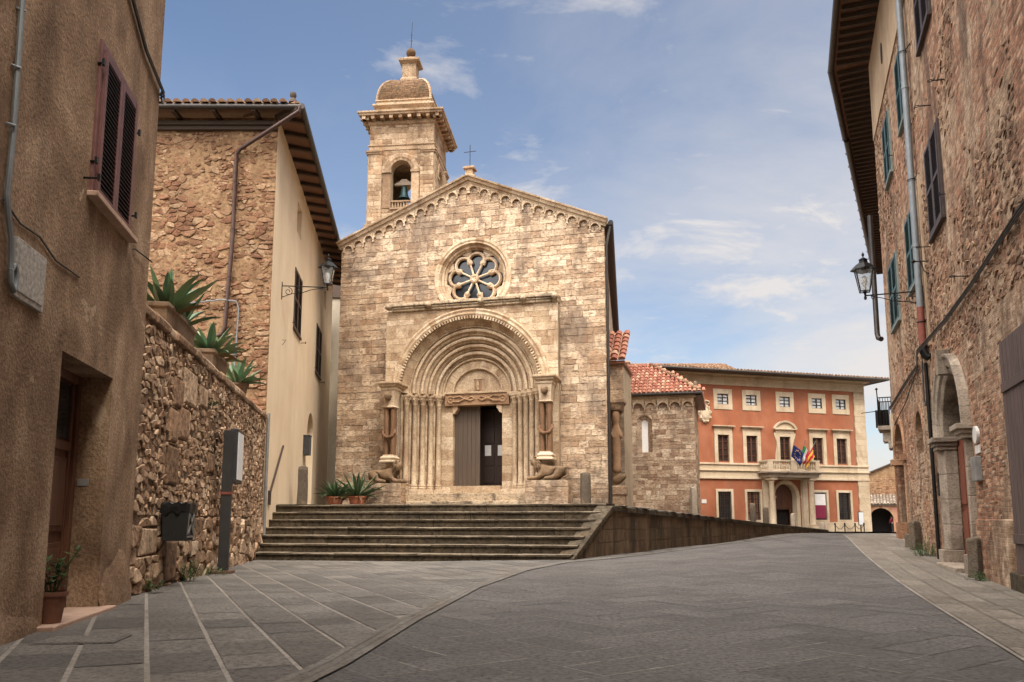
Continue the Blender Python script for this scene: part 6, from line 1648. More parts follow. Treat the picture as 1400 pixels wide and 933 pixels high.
    for i, x in enumerate(mid):
        f = MB(); a, b, c, d = x - .43, x + .43, 4.92, 6.75
        f.box(a - .26, a, -.06, .0, 4.85, d + .26); f.box(b, b + .26, -.06, .0, 4.85, d + .26); f.box(a, b, -.06, .0, d, d + .26)
        if i != 2:
            f.box(a - .26, b + .26, -.05, .0, d + .26, d + .50); f.box(a - .34, b + .34, -.16, .0, d + .50, d + .56); f.box(a - .42, b + .42, -.24, .0, d + .56, d + .63)
        else:
            f.box(a - .30, b + .30, -.08, .0, d + .26, d + .48); f.box(a - .46, b + .46, -.22, .0, d + .48, d + .56)
            f.arcband([(1.05, -.0), (1.05, -.24), (.92, -.20), (.92, -.0)], x, d + .07, R(28), R(152), 14); f.prism([(x + .93 * math.cos(R(30 + 10 * j)), d + .07 + .93 * math.sin(R(30 + 10 * j))) for j in range(13)], -.07, .0)
            for s in (-1, 1):
                f.prism([(x + s * .69, 4.85), (x + s * 1.05, 4.85), (x + s * .86, 5.1), (x + s * .80, 5.6), (x + s * .69, 6.1)], -.05, .0); f.tube([(x + s * 1.08 + .10 * math.cos(q), -.05, 5.0 + .10 * math.sin(q)) for q in [j * PI / 7 for j in range(14)]], .05, 6, closed=True)
                f.prism([(x + s * .69, 6.4), (x + s * .86, 6.9), (x + s * .86, 7.02), (x + s * .69, 7.02)], -.05, .0)
        w = f.build('window', M['white_stone'], t, bevel=.008); casement(w, a, b, c, d, .12, M['wood_door'], M['inner_door'], (1, 3), fw=.075)
    for i, x in enumerate(gr):
        f = MB(); a, b, c, d = x - .50, x + .50, 1.0, 2.90
        f.box(a - .17, a, -.06, .0, c - .17, d + .17); f.box(b, b + .17, -.06, .0, c - .17, d + .17); f.box(a, b, -.06, .0, d, d + .17); f.box(a, b, -.06, .0, c - .17, c)
        w = f.build('window', M['white_stone'], t, bevel=.008)
        casement(w, a, b, c, d, .14, M['rust_iron'], M['glass'] if i != 1 else M['pink'], (1, 3), i != 2)
        if i == 2:
            q = MB(); q.box(a + .05, b - .10, -.05, -.03, 2.02, 2.80); q.build('white_poster', M['flag_white'], w); q = MB(); q.box(a + .05, b - .10, -.05, -.03, 1.10, 2.02); q.build('crimson_poster', M['crimson'], w)
    # portal: arch, two columns, balcony over it
    pt = MB(); CX = -.285
    pt.arcband([(.84, .02), (.84, -.06), (.94, -.10), (1.06, -.10), (1.10, -.06), (1.10, .0)], CX, 2.64, 0, PI, 15, 0, True)
    for s in (-1, 1):
        a, b = sorted((CX + s * .835, CX + s * 1.10)); pt.box(a, b, -.09, .0, .3, 2.50); pt.box(a - .02, b + .02, -.13, .0, 2.50, 2.64)
        a, b = sorted((CX + s * 1.24, CX + s * 1.50)); pt.box(a, b, -.06, .0, .3, 3.76)
    pt.box(-1.25, .68, -.05, .0, .2, .30)
    pto = pt.build('entrance', M['white_stone'], t, bevel=.008)
    d = MB(); d.box(-1.2, .6, .42, .5, 1.72, 3.6); d.box(-1.2, -.72, .42, .5, .2, 1.72); d.box(.30, .6, .42, .5, .2, 1.72)
    for z in (1.80, 2.35, 2.95): d.box(-1.1, .5, .39, .42, z, z + .07)
    d.box(-.32, -.24, .39, .42, 1.72, 3.5); d.build('wooden_door', M['wood_door'], pto); d = MB(); d.box(-.75, .33, .7, .8, .1, 1.75); d.build('doorway', M['dark'], pto)
    for x in (-1.88, 1.26):
        c = MB(); c.sqstack([(.04, .3), (.04, .55), (0, .56), (0, .62)], x, -.80, .24, .24); c.lathe([(.24, .62), (.25, .68), (.20, .74), (.195, 1.6), (.165, 3.50), (.19, 3.54), (.18, 3.58), (.24, 3.68)], (x, -.80, 0), 20); c.sqstack([(0, 3.68), (.05, 3.70), (.05, 3.78)], x, -.80, .24, .24)
        c.sqstack([(-.04, 3.78), (.0, 4.05), (.06, 4.08)], x, -.62, .28, .52)
        c.build('column', M['white_stone'], pto)
        c = MB(); c.box(x - .2, x + .2, -.12, .0, .3, 3.9); c.build('pilaster', M['white_stone'], pto)
    bl = MB(); bl.box(-2.38, 1.78, -1.25, .0, 4.08, 4.16); bl.box(-2.50, 1.90, -1.37, .0, 4.16, 4.26); bl.box(-2.26, 1.66, -1.16, -.06, 3.86, 4.08)
    bal = bl.build('balcony', M['pale_travertine'], t, bevel=.012)
    rl = MB(); rl.box(-2.32, 1.72, -1.22, -.98, 4.92, 5.04); rl.box(-2.32, 1.72, -1.20, -1.0, 4.262, 4.34)
    for x0, w in ((-2.32, .36), (-.56, .50), (1.38, .34)): rl.box(x0, x0 + w, -1.21, -.99, 4.34, 4.92)
    for x0 in (-2.32, 1.50): rl.box(x0, x0 + .22, -.97, -.05, 4.92, 5.04); rl.box(x0 + .02, x0 + .20, -.97, -.05, 4.262, 4.34)
    rl.build('balustrade_rail', M['white_stone'], bal, bevel=.01)
    xs = [(-1.84 + .195 * i, -1.10) for i in range(7)] + [(.08 + .2 * i, -1.10) for i in range(7)] + [(x0 + .11, -.80 + .2 * i) for x0 in (-2.32, 1.50) for i in range(4)]
    for x, yy in xs:
        b = MB(); b.lathe([(.07, 4.34), (.07, 4.40), (.045, 4.43), (.085, 4.54), (.075, 4.62), (.045, 4.76), (.045, 4.82), (.07, 4.86), (.07, 4.92)], (x, yy, 0), 10); b.build('baluster', M['white_stone'], bal)
    # carved coat of arms
    a = MB(); rng = random.Random(6); cx, cz = -6.35, 8.15; n = 26
    for sc, y in ((1., .0),):
        ring = []
        for i in range(n):
            q = 2 * PI * i / n; rx = .50 * (1 + .10 * math.sin(q * 7)); rz = .66 * (1 + .08 * math.cos(q * 5))
            if math.sin(q) < 0: rx *= 1 - .35 * (-math.sin(q)) ** 2
            ring.append((cx + rx * math.cos(q), cz + rz * math.sin(q)))
    a.stone(ring, 0, .14, .07, 0, True, 3)
    a.stone([(cx + .30 * math.cos(2 * PI * i / 16), cz - .02 + .40 * math.sin(2 * PI * i / 16)) for i in range(16)], -.13, .09, .08, 0, True, 3)
    for q in range(9):
        an = 2 * PI * q / 9; a.tube([(cx + .36 * math.cos(an), -.15, cz + .48 * math.sin(an)), (cx + .44 * math.cos(an + .2), -.18, cz + .58 * math.sin(an + .2)), (cx + .40 * math.cos(an + .4), -.15, cz + .52 * math.sin(an + .4))], [.05, .07, .04], 6)
    a.tube([(cx - .26, -.16, 8.80), (cx - .30, -.18, 8.98), (cx, -.22, 9.02), (cx + .30, -.18, 8.98), (cx + .26, -.16, 8.80)], .05, 6); a.stone([(cx - .30, 8.74), (cx + .30, 8.74), (cx + .40, 9.06), (cx, 9.14), (cx - .40, 9.06)], 0, .12, .05, 0, True, 3)
    a.build('coat_of_arms', M['white_stone'], t)
    pq = MB(); pq.box(-6.78, -6.42, -.03, .0, 2.10, 2.36); pq.build('street_plaque', M['plaque'], t)
build_palazzo()
def flag(x, lean, label, mats, strips, seed, ln=1.25, hoist=.85, stars=False, fall=(.30, -1.0), rz0=5.0):
    t = PA.thing('flag', label, 'flag', x, -1.10, 4.7)
    L = 1.85; d = Vector((lean, -.42, .85)).normalized()
    p = MB(); p.tube([(0, 0, 0), tuple(d * L)], .018, 6); p.lathe([(0, -.03), (.035, 0), (0, .04)], tuple(d * L), 6); p.build('pole', M['zinc'], t)
    rng = random.Random(seed); n, m = 14, 16; vs = []; cl = MB()
    for i in range(n + 1):
        u = i / n; base = d * (L * .80 - hoist * u)
        for j in range(m + 1):
            v = j / m; w = .07 * math.sin(v * 7 + u * 5 + seed) * v + .05 * math.sin(u * 11 + v * 3) * v
            off = Vector((fall[0] * v ** .8, w - .04 * v, fall[1] * v * (.78 + .10 * u))) * ln * .72
            off.x += -.12 * (u - .5) * v
            vs.append(base + off)
    b0 = len(cl.v)
    for i in range(n):
        for j in range(m):
            u, v = (i + .5) / n, (j + .5) / m
            k = strips(u, v); cl.add([vs[i * (m + 1) + j], vs[i * (m + 1) + j + 1], vs[(i + 1) * (m + 1) + j + 1], vs[(i + 1) * (m + 1) + j]], [(0, 1, 2, 3)], k)
    c = cl.build('cloth', mats, t, fix=False)
    bm = bmesh.new(); bm.from_mesh(c.data); bmesh.ops.remove_doubles(bm, verts=bm.verts, dist=1e-5); bm.to_mesh(c.data); bm.free()
    for q in c.data.polygons: q.use_smooth = True
    s = c.modifiers.new('thickness', 'SOLIDIFY'); s.thickness = .006
    return t
def eu(u, v):
    a, b = (u - .5) / .33, (v - .5) / .30; r = math.hypot(a, b); q = (math.atan2(b, a) / (2 * PI) * 12) % 1
    return 1 if .78 < r < 1.12 and .25 < q < .75 else 0
flag(-.62, -.05, 'blue flag with a ring of yellow stars drooping from the palazzo balcony', [M['flag_blue'], M['flag_yellow']], eu, 1, 1.30, .85, fall=(.75, -.80))
flag(.02, .06, 'green, white and red tricolour flag hanging from the palazzo balcony', [M['flag_green'], M['flag_white'], M['flag_red']], lambda u, v: 0 if v < .40 else (1 if v < .68 else 2), 2, 1.10, .80, fall=(.42, -.85))
flag(.42, .30, 'red and yellow striped flag drooping from the palazzo balcony', [M['flag_red'], M['flag_yellow']], lambda u, v: int(v * 3.4 + u * .5) % 2, 4, 1.25, .85, fall=(-.05, -1.0))
def ppost(x, y, top, label, r, seed, mat='bollard'):
    p = PA.w(x, y); z = pz(p[0], p[1]) - .02; post((p[0], p[1], z), label, r, top - z, seed, 'stone posts before the palazzo', mat=mat)
ppost(-4.83, -3.0, 2.06, 'tall dark stone post before the second ground floor window of the palazzo', .20, 4)
ppost(-3.23, -2.0, 1.84, 'dark stone post touching the left column of the palazzo entrance, left of the doorway', .20, 5)
ppost(-1.17, -2.0, 1.43, 'pale round stone post standing in front of the palazzo doorway', .17, 6, 'pale_travertine')
ppost(1.71, -1.2, .84, 'low pale stone post under the crimson and white poster window', .17, 7, 'pale_travertine')
def build_chain():
    t = PA.thing('chain_barrier', 'low iron posts linked by a drooping chain before the right palazzo window', 'barrier', 2.55, -1.4, .14)
    xs = [0, .78, 1.62, 2.35]
    for x in xs:
        p = MB(); p.lathe([(.07, 0), (.05, .05), (.035, .10), (.035, .52), (.06, .56), (.06, .62), (0, .68)], (x, 0, 0), 10); p.build('chain_post', M['iron'], t)
    c = MB()
    for a, b in zip(xs, xs[1:]): c.tube([(a + (b - a) * i / 12, 0, 0.54 - .30 * math.sin(PI * i / 12)) for i in range(13)], .020, 6)
    c.build('chain', M['iron'], t)
build_chain()
def build_info():
    t = PA.thing('notice_board', 'small pale grey notice board on a post at the right corner of the palazzo', 'notice board', 5.05, -.9, .12)
    p = MB(); p.box(-.03, .03, -.03, .03, 0, .9); p.build('post', M['post_grey'], t); p = MB(); p.box(-.22, .22, -.08, -.02, .50, 1.45); b = p.build('board', M['panel_frame'], t, bevel=.01); p = MB(); p.box(-.19, .19, -.095, -.08, .55, 1.40); p.build('sheet', M['panel_grey'], b)
build_info()
# long tiled roof rising behind the chapel and the palazzo
def build_back_house():
    t = thing('tiled_house', 'long building with a weathered tiled roof showing above the palazzo and the chapel', 'house', (8.2, 68, 0))
    rng = random.Random(2)
    w = MB(); w.box(-4, 10.6, .3, 9, 0, 13.4); w.build('wall', M['house_mortar'], t)
    r = MB(); r.add([(-4, -.1, 13.55), (11.0, -.1, 13.55), (11.0, 4.6, 15.05), (-4, 4.6, 15.05), (-4, 9.4, 13.55), (11.0, 9.4, 13.55)], [(0, 1, 2, 3), (3, 2, 5, 4)]); r.box(-4, 11.0, -.06, .3, 13.36, 13.5)
    tiles(r, (-4, -.15, 13.6), (1, 0, 0), (0, 4.7, 1.5), 15.0, 4.7, rng, .30, .5, .12); r.tube([(-4, 4.6, 15.1), (2.6, 4.6, 15.3), (2.7, 4.6, 15.05), (11, 4.6, 15.05)], .17, 8)
    r.build('tiled_roof', M['terra_tile'], t, fix=False)
build_back_house()
# small rubble house with a garage, far end of the street
def build_far_house():
    X, Y = 38.6, 85.; z0 = -.45
    t = thing('rubble_house', 'small rubble stone house with a dark arched garage at the far end of the street', 'house', (X, Y, z0), R(-24))
    rng = random.Random(6)
    w = MB(); rubble(w, -4, 6, 3.9, 7.6, rng, .09, .02, (.01, .05), .02, .9, (), 1.5, 0, [(-.42, 1, 6.15 + .42 * -1.2)]); w.prism([(-4, .0), (7, 0), (7, 9.5), (-4, 5.0)], .03, 9, 1)
    w.build('gable_wall', [M['house_stone'], M['house_mortar']], t, fix=False)
    r = MB(); r.prism([(-4.4, 4.86), (7.2, 9.62), (7.2, 9.76), (-4.4, 5.0)], -.25, 9.3); r.build('roof', M['rafter'], t)
    l = MB(); wall(l, -4, 6, -.3, 3.0, -2.4, [('a', -1.05, 1.15, -.3, 1.50, .4)], .4); l.add([(-4, -2.4, 0), (-4, .05, 0), (-4, .05, 3), (-4, -2.4, 3)], [(0, 1, 2, 3)]); l.build('garage_wall', M['pink'], t)
    l = MB(); l.arcband([(1.10, -2.41), (1.12, -2.45), (1.36, -2.45), (1.38, -2.41)], .05, 1.50, 0, PI, 13, 0, True); l.box(1.16, 1.38, -2.45, -2.40, -.3, 1.5); l.box(-1.28, -1.06, -2.45, -2.40, -.3, 1.5); l.build('garage_arch', M['old_brick'], t)
    l = MB(); l.box(-1.5, 1.6, -.2, -.1, -.3, 2.9); l.build('garage_interior', M['dark'], t)
    q = MB(); q.add([(-4.2, -2.7, 2.98), (6, -2.7, 2.98), (6, .1, 3.95), (-4.2, .1, 3.95)], [(0, 1, 2, 3)]); tiles(q, (-4.2, -2.75, 3.02), (1, 0, 0), (0, 2.8, 1.0), 9, 2.9, rng, .30, .46, .12); q.box(-4.1, 6, -2.6, -2.3, 2.84, 2.97); q.build('lean_to_roof', M['grey_tile'], t, fix=False)
    q = MB(); q.box(-2.1, -1.3, -.25, .0, 4.6, 6.1); q.build('wall_cabinet', M['plaque'], t, bevel=.02); q = MB(); q.lathe([(.0, -.2), (.22, -.1), (.22, .1), (0, .2)], (-1.6, -.3, 4.4), 10); q.build('wall_bell', M['iron'], t)
build_far_house()
def build_person():
    X, Y = 38.9, 82.9; z = hgt(X, Y)
    t = thing('person', 'person in a dark red jacket standing before the dark garage at the street end', 'person', (X, Y, z), R(200))
    V = [(0, 0, .92, .14), (0, -.03, 1.12, .13), (0, -.10, 1.34, .15), (0, -.16, 1.46, .06), (0, -.20, 1.60, .10), (.10, 0, .86, .10), (.11, -.03, .50, .07), (.11, .02, .09, .05), (.11, -.12, .04, .04), (-.10, 0, .86, .10), (-.12, -.02, .50, .07), (-.13, .03, .09, .05), (-.13, -.11, .04, .04),
         (.19, -.10, 1.36, .07), (.25, -.14, 1.10, .05), (.20, -.32, .96, .04), (-.19, -.10, 1.36, .07), (-.25, -.14, 1.10, .05), (-.20, -.32, .96, .04)]
    E_ = [(0, 1), (1, 2), (2, 3), (3, 4), (0, 5), (5, 6), (6, 7), (7, 8), (0, 9), (9, 10), (10, 11), (11, 12), (2, 13), (13, 14), (14, 15), (2, 16), (16, 17), (17, 18)]
    skin_mesh('body', V, E_, M['skin'], t)
    g = 1.16
    J = [(0, 0, .90, .17), (0, -.03, 1.12, .16), (0, -.10, 1.36, .18), (.19, -.10, 1.37, .09), (.25, -.14, 1.10, .07), (.21, -.29, .99, .055), (-.19, -.10, 1.37, .09), (-.25, -.14, 1.10, .07), (-.21, -.29, .99, .055)]
    skin_mesh('jacket', J, [(0, 1), (1, 2), (2, 3), (3, 4), (4, 5), (2, 6), (6, 7), (7, 8)], M['jacket'], t)
    skin_mesh('trousers', [(0, 0, 1.0, .155), (.10, 0, .84, .12), (.11, -.03, .50, .09), (.11, .02, .11, .075), (-.10, 0, .84, .12), (-.12, -.02, .50, .09), (-.13, .03, .11, .075)], [(0, 1), (1, 2), (2, 3), (0, 4), (4, 5), (5, 6)], M['trouser'], t)
    h = MB(); h.lathe([(.0, -.11)] * 0 + [(.112 * math.sin(R(a)), .115 * math.cos(R(a))) for a in range(105, -1, -15)], (0, -.18, 1.62), 12); h.build('hair', M['hair'], t)
build_person()

# ------------------------------------------------------------------ tall brick and rubble house on the right
def build_right_house():
    t = RB.thing('brick_house', 'tall worn brick and rubble house along the right side of the street', 'house')
    S0, S1, ZT = 1.3, 40., 16.1
    A1 = (7.15, 8.60, 10.95, 12.80); A2 = (3.85, 5.20, 10.80, 12.57); B1 = (7.0, 8.57, 6.72, 8.54); B2 = (3.1, 4.85, 6.61, 8.50); C1 = (10.5, 12.0, 6.97, 8.90); C2 = (10.6, 12.1, 11.2, 13.2); E1 = (14.3, 15.8, 11.2, 13.2); E2 = (18.5, 20, 7, 8.9)
    por = ('a', 10.10, 12.50, -.3, 2.75, .9); arc = ('a', 1.65, 3.65, 0, 2.88, .6); nic = ('a', 6.15, 7.25, 2.68, 3.20, .22)
    holes = [('r', *w, .12) for w in (A1, A2, B1, B2, C1, C2, E1, E2)] + [por, arc, nic, ('r', 15.5, 18.0, -.3, 3.68, .10)]
    mb = MB(); wall(mb, S0, S1, -.6, ZT, 0, holes, .12, 0)
    mb.add([(S0, 0, -.6), (S0, 9, -.6), (S0, 9, ZT), (S0, 0, ZT)], [(0, 1, 2, 3)]) if False else None
    mb.add([(S0, 9, -.6), (S1, 9, -.6), (S1, 9, ZT), (S0, 9, ZT)], [(0, 1, 2, 3)]); mb.add([(S1, 0, -.6), (S1, 9, -.6), (S1, 9, ZT), (S1, 0, ZT)], [(0, 1, 2, 3)])
    mb.box(1.5, 3.8, .55, .6, -.3, 4.0); mb.box(6.1, 7.3, .21, .25, 2.6, 3.8)
    # wing turning up the street
    bx = MB(); wall(bx, -27, 0, -.6, ZT, 0, [('r', -8, -6.8, 4.3, 6.6, .2), ('r', -14, -12.8, 4.3, 6.6, .2), ('r', -8, -6.8, 9, 11, .2)], .2, 0); bx.add([(-27, 0, -.6), (-27, 10, -.6), (-27, 10, ZT), (-27, 0, ZT)], [(0, 1, 2, 3)])
    Ma = Matrix.Translation((S0, 0, 0)) @ Matrix.Rotation(RBB.rz - RB.rz, 4, 'Z'); b0 = len(mb.v)
    mb.v += [tuple(Ma @ Vector(p)) for p in bx.v]; mb.f += [[b0 + i for i in f] for f in bx.f]; mb.m += bx.m; mb.sm += bx.sm
    mb.build('wall', M['brick'], t)
    rng = random.Random(77); st = MB(); H2 = [(h[0], h[1] - .12, h[2] + .12, h[3] - .1, h[4] + (.1 if h[0] == 'r' else 0)) for h in holes]
    kp = lambda a, b: .03 + .92 * sm(-.12, .16, mnoise.fractal(Vector((a * .42, b * .30, 7.7)), 1., 2., 4) + (.05 if b > 5.5 else -.08))
    fieldstone(st, S0 + .02, 17.2, 4.3, 13.4, rng, .20, .076, .30, .005, (.003, .019), .008, kp, H2, jz=.20)
    rubble(st, S0 + .02, 15.4, .3, 4.3, rng, .020, .006, (.004, .016), .006, .40, [('a', 9.5, 13.1, -.3, 2.75), ('a', 1.3, 4.0, 0, 2.88), ('r', 6.0, 7.4, 2.5, 3.9)], 2.6, 0, (), .05)
    st.build('rubble_facing', M['brick_stone'], t)
    bd = MB(); bd.box(S0, 40, -.035, .0, 13.45, ZT); bd.build('plaster_band', M['beige'], t); oc = MB(); oc.prism([(4.72 + .18 * math.cos(2 * PI * i / 16), 14.6 + .32 * math.sin(2 * PI * i / 16)) for i in range(16)], -.05, .0); oc.build('attic_vent', M['dark'], t)
    # wide eaves: soffit, rafters, gutter, roof
    oA = 1.12; c0 = Vector((S0 - .18, -oA, 16.2)); near = Vector((40, -oA, 16.2)); dB = Ma.to_3x3() @ Vector((-1, 0, 0)); far = c0 + dB * 26; wc = Vector((S0, 0, 16.2)); wf = wc + dB * 26
    so = MB(); up = Vector((0, 0, .13)); so.add([c0 + up, near + up, Vector((40, .0, 16.33)), wc + up], [(0, 1, 2, 3)]); so.add([c0 + up, far + up, wf + up, wc + up], [(0, 1, 2, 3)]); so.build('soffit', M['pianelle'], t)
    rn = Ma.to_3x3() @ Vector((0, -1, 0))
    for i in range(60):
        p = wc + dB * (.25 + i * .43); q = MB(); q.bar(p + Vector((0, 0, .02)) - rn * .1, p + rn * 1.02 + Vector((0, 0, .02)), .11, .13); q.build('rafter', M['rafter'], t)
    for i in range(34):
        x = S0 + .3 + i * .45; q = MB(); q.bar((x, .1, 16.22), (x, -oA + .08, 16.22), .11, .13); q.build('rafter', M['rafter'], t)
    q = MB(); mB = c0 + dB * 5.6; q.tube([near + Vector((0, -.08, .08)), c0 + Vector((-.05, -.08, .08)), mB + rn * .08 + Vector((0, 0, .08))], .10, 10); q.tube([mB + rn * .03 + Vector((0, 0, .03)), far + rn * .03 + Vector((0, 0, .03))], .11, 10)
    for i in range(18):
        p = c0 + dB * (i * 1.4) + rn * .08; q.tube([p + Vector((0, 0, .22)), p + rn * .1 + Vector((0, 0, .06)), p + Vector((0, 0, -.06))], .018, 5)
    q.build('gutter', M['gutter_metal'], t)
    rf = MB(); L = Vector((0, 0, .20)); ridge = [Vector((10, 8, 19.0)), Vector((40, 8, 19.0))]; rB = wc + dB * 26 - rn * 9 + Vector((0, 0, 2.8))
    rf.add([c0 + L, near + L, ridge[1], ridge[0], far + L, rB], [(0, 1, 2, 3), (0, 3, 5, 4)]); tiles(rf, c0 + L, (1, 0, 0), (0, 8, 2.6), 30, .9, rng, .24, .4, .1); rf.build('roof', M['terra_tile'], t, fix=False)
    # shutters: green ones in pairs, two brown ones nearer
    for (a, b, za, zb), mt, opn in ((A1, 'shutter_green', .0), (A2, 'shutter_green', .0), (B1, 'shutter_green', .0), (B2, 'shutter_green', 0.), (C1, 'shutter_brown', 0.), (C2, 'shutter_brown', 0.), (E1, 'shutter_brown', 0.), (E2, 'shutter_brown', 0.)):
        w = MB(); w.box(a - .06, b + .06, -.09, .03, za - .075, za - .003); w.box(a - .05, a, -.05, .04, za, zb); w.box(b, b + .05, -.05, .04, za, zb); w.box(a - .05, b + .05, -.05, .04, zb, zb + .05)
        wo = w.build('window', M['shutter_pale'] if mt == 'shutter_green' else M['shutter_brown'], t, bevel=.006); m = (a + b) / 2
        for p, q_ in ((a + .01, m - .006), (m + .006, b - .01)):
            s = MB(); shutter_leaf(s, p, q_, za + .01, zb - .01, -.02, .085, .055, .06); s.build('shutter', [M[mt], M[mt]], wo)
        d = MB(); d.box(a, b, .09, .11, za, zb); d.build('pane', M['dark'], wo)
        hook(t, b + .16, za + .35, .10)
    # downpipe: grey above, rust red, then a thin dark one to the ground
    dp = MB(); X = 9.08; dp.tube([(X, -oA + .1, 16.1), (X, -.15, 15.3), (X, -.13, 15.0), (X, -.13, 5.85)], .075, 12)
    for z in (14.2, 12.1, 11.2, 8.9, 7.3): dp.lathe([(.088, -.03), (.088, .03)], (X, -.13, z), 12)
    do = dp.build('downpipe', M['grey_pipe'], t)
    d2 = MB(); d2.tube([(X, -.13, 5.85), (X, -.13, 4.92)], .082, 12); d2.build('rust_red_section', M['red_pipe'], do)
    d3 = MB(); d3.tube([(X, -.13, 4.95), (X, -.13, 4.86), (X + .03, -.10, 4.72), (X + .05, -.02, 4.66)], .095, 12); d3.build('pipe_elbow', M['iron'], do)
    for z in (12.1, 8.9, 5.5):
        k = MB(); k.tube([(X - .09, -.13, z), (X + .32, .0, z + .02)], .014, 6); k.tube([(X + .09 * math.cos(q), -.13 + .09 * math.sin(q), z) for q in [j * PI / 6 for j in range(12)]], .012, 5, closed=True); k.build('pipe_bracket', M['iron'], do)
    d4 = MB(); d4.tube([(8.80, -.06, 4.6), (8.80, -.06, .1)], .042, 10); d4.build('lower_pipe', M['iron'], do)
    wp = MB(); wp.box(9.28, 9.40, -.045, .0, 4.9, 8.9); wp.build('plaster_strip', M['beige'], t)
    # cables running along the wall at first-floor level
    for k, (dz, r) in enumerate(((0, .020), (-.05, .014), (-.09, .010))):
        c = MB(); c.tube([(40, -.06, 5.25 + dz), (17, -.06, 5.15 + dz), (14, -.06, 5.02 + dz * .8), (11.5, -.06, 5.0 + dz), (8.98, -.24, 4.88 + dz), (7.5, -.06, 4.80 + dz * .9), (5, -.06, 4.72 + dz), (1.9, -.06, 4.56 + dz), (1.3, -.06, 4.55 + dz)], r, 7); c.build('wall_cable', M['cable'], t)
    c = MB(); c.tube([(8.3, -.05, 4.75), (8.25, -.06, 4.2), (8.30, -.07, 3.75), (8.55, -.08, 3.65), (8.72, -.07, 3.8), (8.74, -.06, 4.3)], .020, 6); c.tube([(7.6, -.05, 4.75), (5, -.05, 4.20), (2.2, -.05, 3.9)], .016, 6); c.build('wall_cable', M['cable'], t)
    for x, z in ((13.6, 5.25), (10.2, 6.9), (15.2, 9.6), (12.9, 9.3), (11.3, 9.6)):
        h = MB(); h.tube([(x, .02, z), (x, -.22, z + .02)], .012, 6); h.tube([(x + .04 * math.cos(q), -.26 + .04 * math.sin(q), z + .02) for q in [j * PI / 6 for j in range(12)]], .009, 5, closed=True); h.build('iron_eye', M['iron'], t)
    h = MB(); h.tube([(9.75, .02, 6.72), (9.75, -.30, 6.74)], .016, 6); h.tube([(9.75, .0, 6.42), (9.75, -.10, 6.50), (9.75, -.16, 6.72)], .012, 6); h.lathe([(0, -.05), (.06, 0), (0, .06)], (9.75, -.30, 6.74), 8); h.build('iron_bracket', M['iron'], t)
    # travertine portal with a round arch
    p = MB(); CX, RI, RO_, SP = 11.30, 1.15, 1.55, 2.75
    p.arcband([(RI, .30), (RI, -.02), (RI + .07, -.06), (RI + .12, -.05), (RI + .16, -.11), (RI + .30, -.12), (RI + .34, -.16), (RO_, -.16), (RO_, .02)], CX, SP, 0, PI, 15, 0, True)
    for s in (-1, 1):
        x = lambda r: CX + s * r
        z = .42
        while z < SP - .28:
            e = min(SP - .26, z + .52); p.prismz([(x(RI), .215), (x(RI), -.02), (x(RI + .07), -.06), (x(RI + .12), -.05), (x(RI + .16), -.10), (x(RI + .36), -.11), (x(RI + .36), .02), (x(RI + .3), .215)], z + .003, e - .003); z = e
        for o, z0, z1 in ((.03, SP - .26, SP - .18), (.07, SP - .18, SP - .10), (.13, SP - .10, SP - .0)): 
            a, b = sorted((x(RI - o), x(RI + .40 + o))); p.box(a, b, -.14 - o, .212, z0, z1 - .002)
        a, b = sorted((x(RI - .07), x(RI + .44))); p.box(a, b, -.20, .212, -.2, .42)
    p.box(CX - .10, CX + .10, -.24, .0, SP + RI + .0, SP + RO_ + .10)
    po = p.build('stone_portal', M['pale_travertine'], t, bevel=.012)
    d = MB(); d.box(CX - 1.2, CX + 1.2, .25, .32, -.2, SP); 
    for k in range(4): d.box(CX - 1.10 + k * .56, CX - .62 + k * .56, .22, .25, .25, 1.2); d.box(CX - 1.10 + k * .56, CX - .62 + k * .56, .22, .25, 1.35, 2.55)
    d.build('door', M['red_door'], po, bevel=.008); d = MB(); d.prism([(CX + 1.16 * math.cos(PI * i / 20), SP + 1.16 * math.sin(PI * i / 20)) for i in range(21)], .34, .40); dd = d.build('fanlight', M['dark'], po)
    g = MB()
    for i in range(7):
        a = PI * (i + .5) / 7; g.tube([(CX + .2 * math.cos(a), .28, SP + .2 * math.sin(a)), (CX + 1.14 * math.cos(a), .28, SP + 1.14 * math.sin(a))], .014, 5)
    for r in (.22, .62): g.tube([(CX + r * math.cos(PI * i / 16), .28, SP + r * math.sin(PI * i / 16)) for i in range(17)], .014, 5)
    g.build('iron_fan', M['iron'], dd)
    s = MB(); s.box(CX - 1.05, CX + 1.05, -.34, .5, -.3, .17); s.build('doorstep', M['pale_travertine'], po, bevel=.015)
    # brick arch near the corner
    b = MB(); b.arcband([(1.0, .5), (1.0, -.03), (1.24, -.05), (1.26, .0)], 2.65, 2.88, 0, PI, 27, 0, True)
    for s in (-1, 1): a, c = sorted((2.65 + s * 1.0, 2.65 + s * 1.22)); b.box(a, c, -.04, .5, .95, 2.70); a, c = sorted((2.65 + s * .93, 2.65 + s * 1.30)); b.box(a, c, -.14, .5, 2.70, 2.88); b.box(a, c, -.10, .5, -.2, .95)
    bo = b.build('brick_arch', M['old_brick'], t, bevel=.006); d = MB(); d.box(1.7, 3.6, .42, .5, .0, 2.7); d.build('door', M['red_door'], bo)
    b = MB(); b.arcband([(.55, .1), (.55, -.01), (.72, -.02), (.74, .0)], 6.7, 3.2, 0, PI, 15, 0, True); b.build('niche_arch', M['old_brick'], t)
    # weathered plank gate at the frame edge
    g = MB(); x = 15.5
    while x < 18.0: g.box(x + .004, min(18, x + .2) - .004, -.06, -.01, .28, 3.66); x += .2
    for z in (.7, 2.9): g.box(15.52, 17.98, -.085, -.061, z, z + .14)
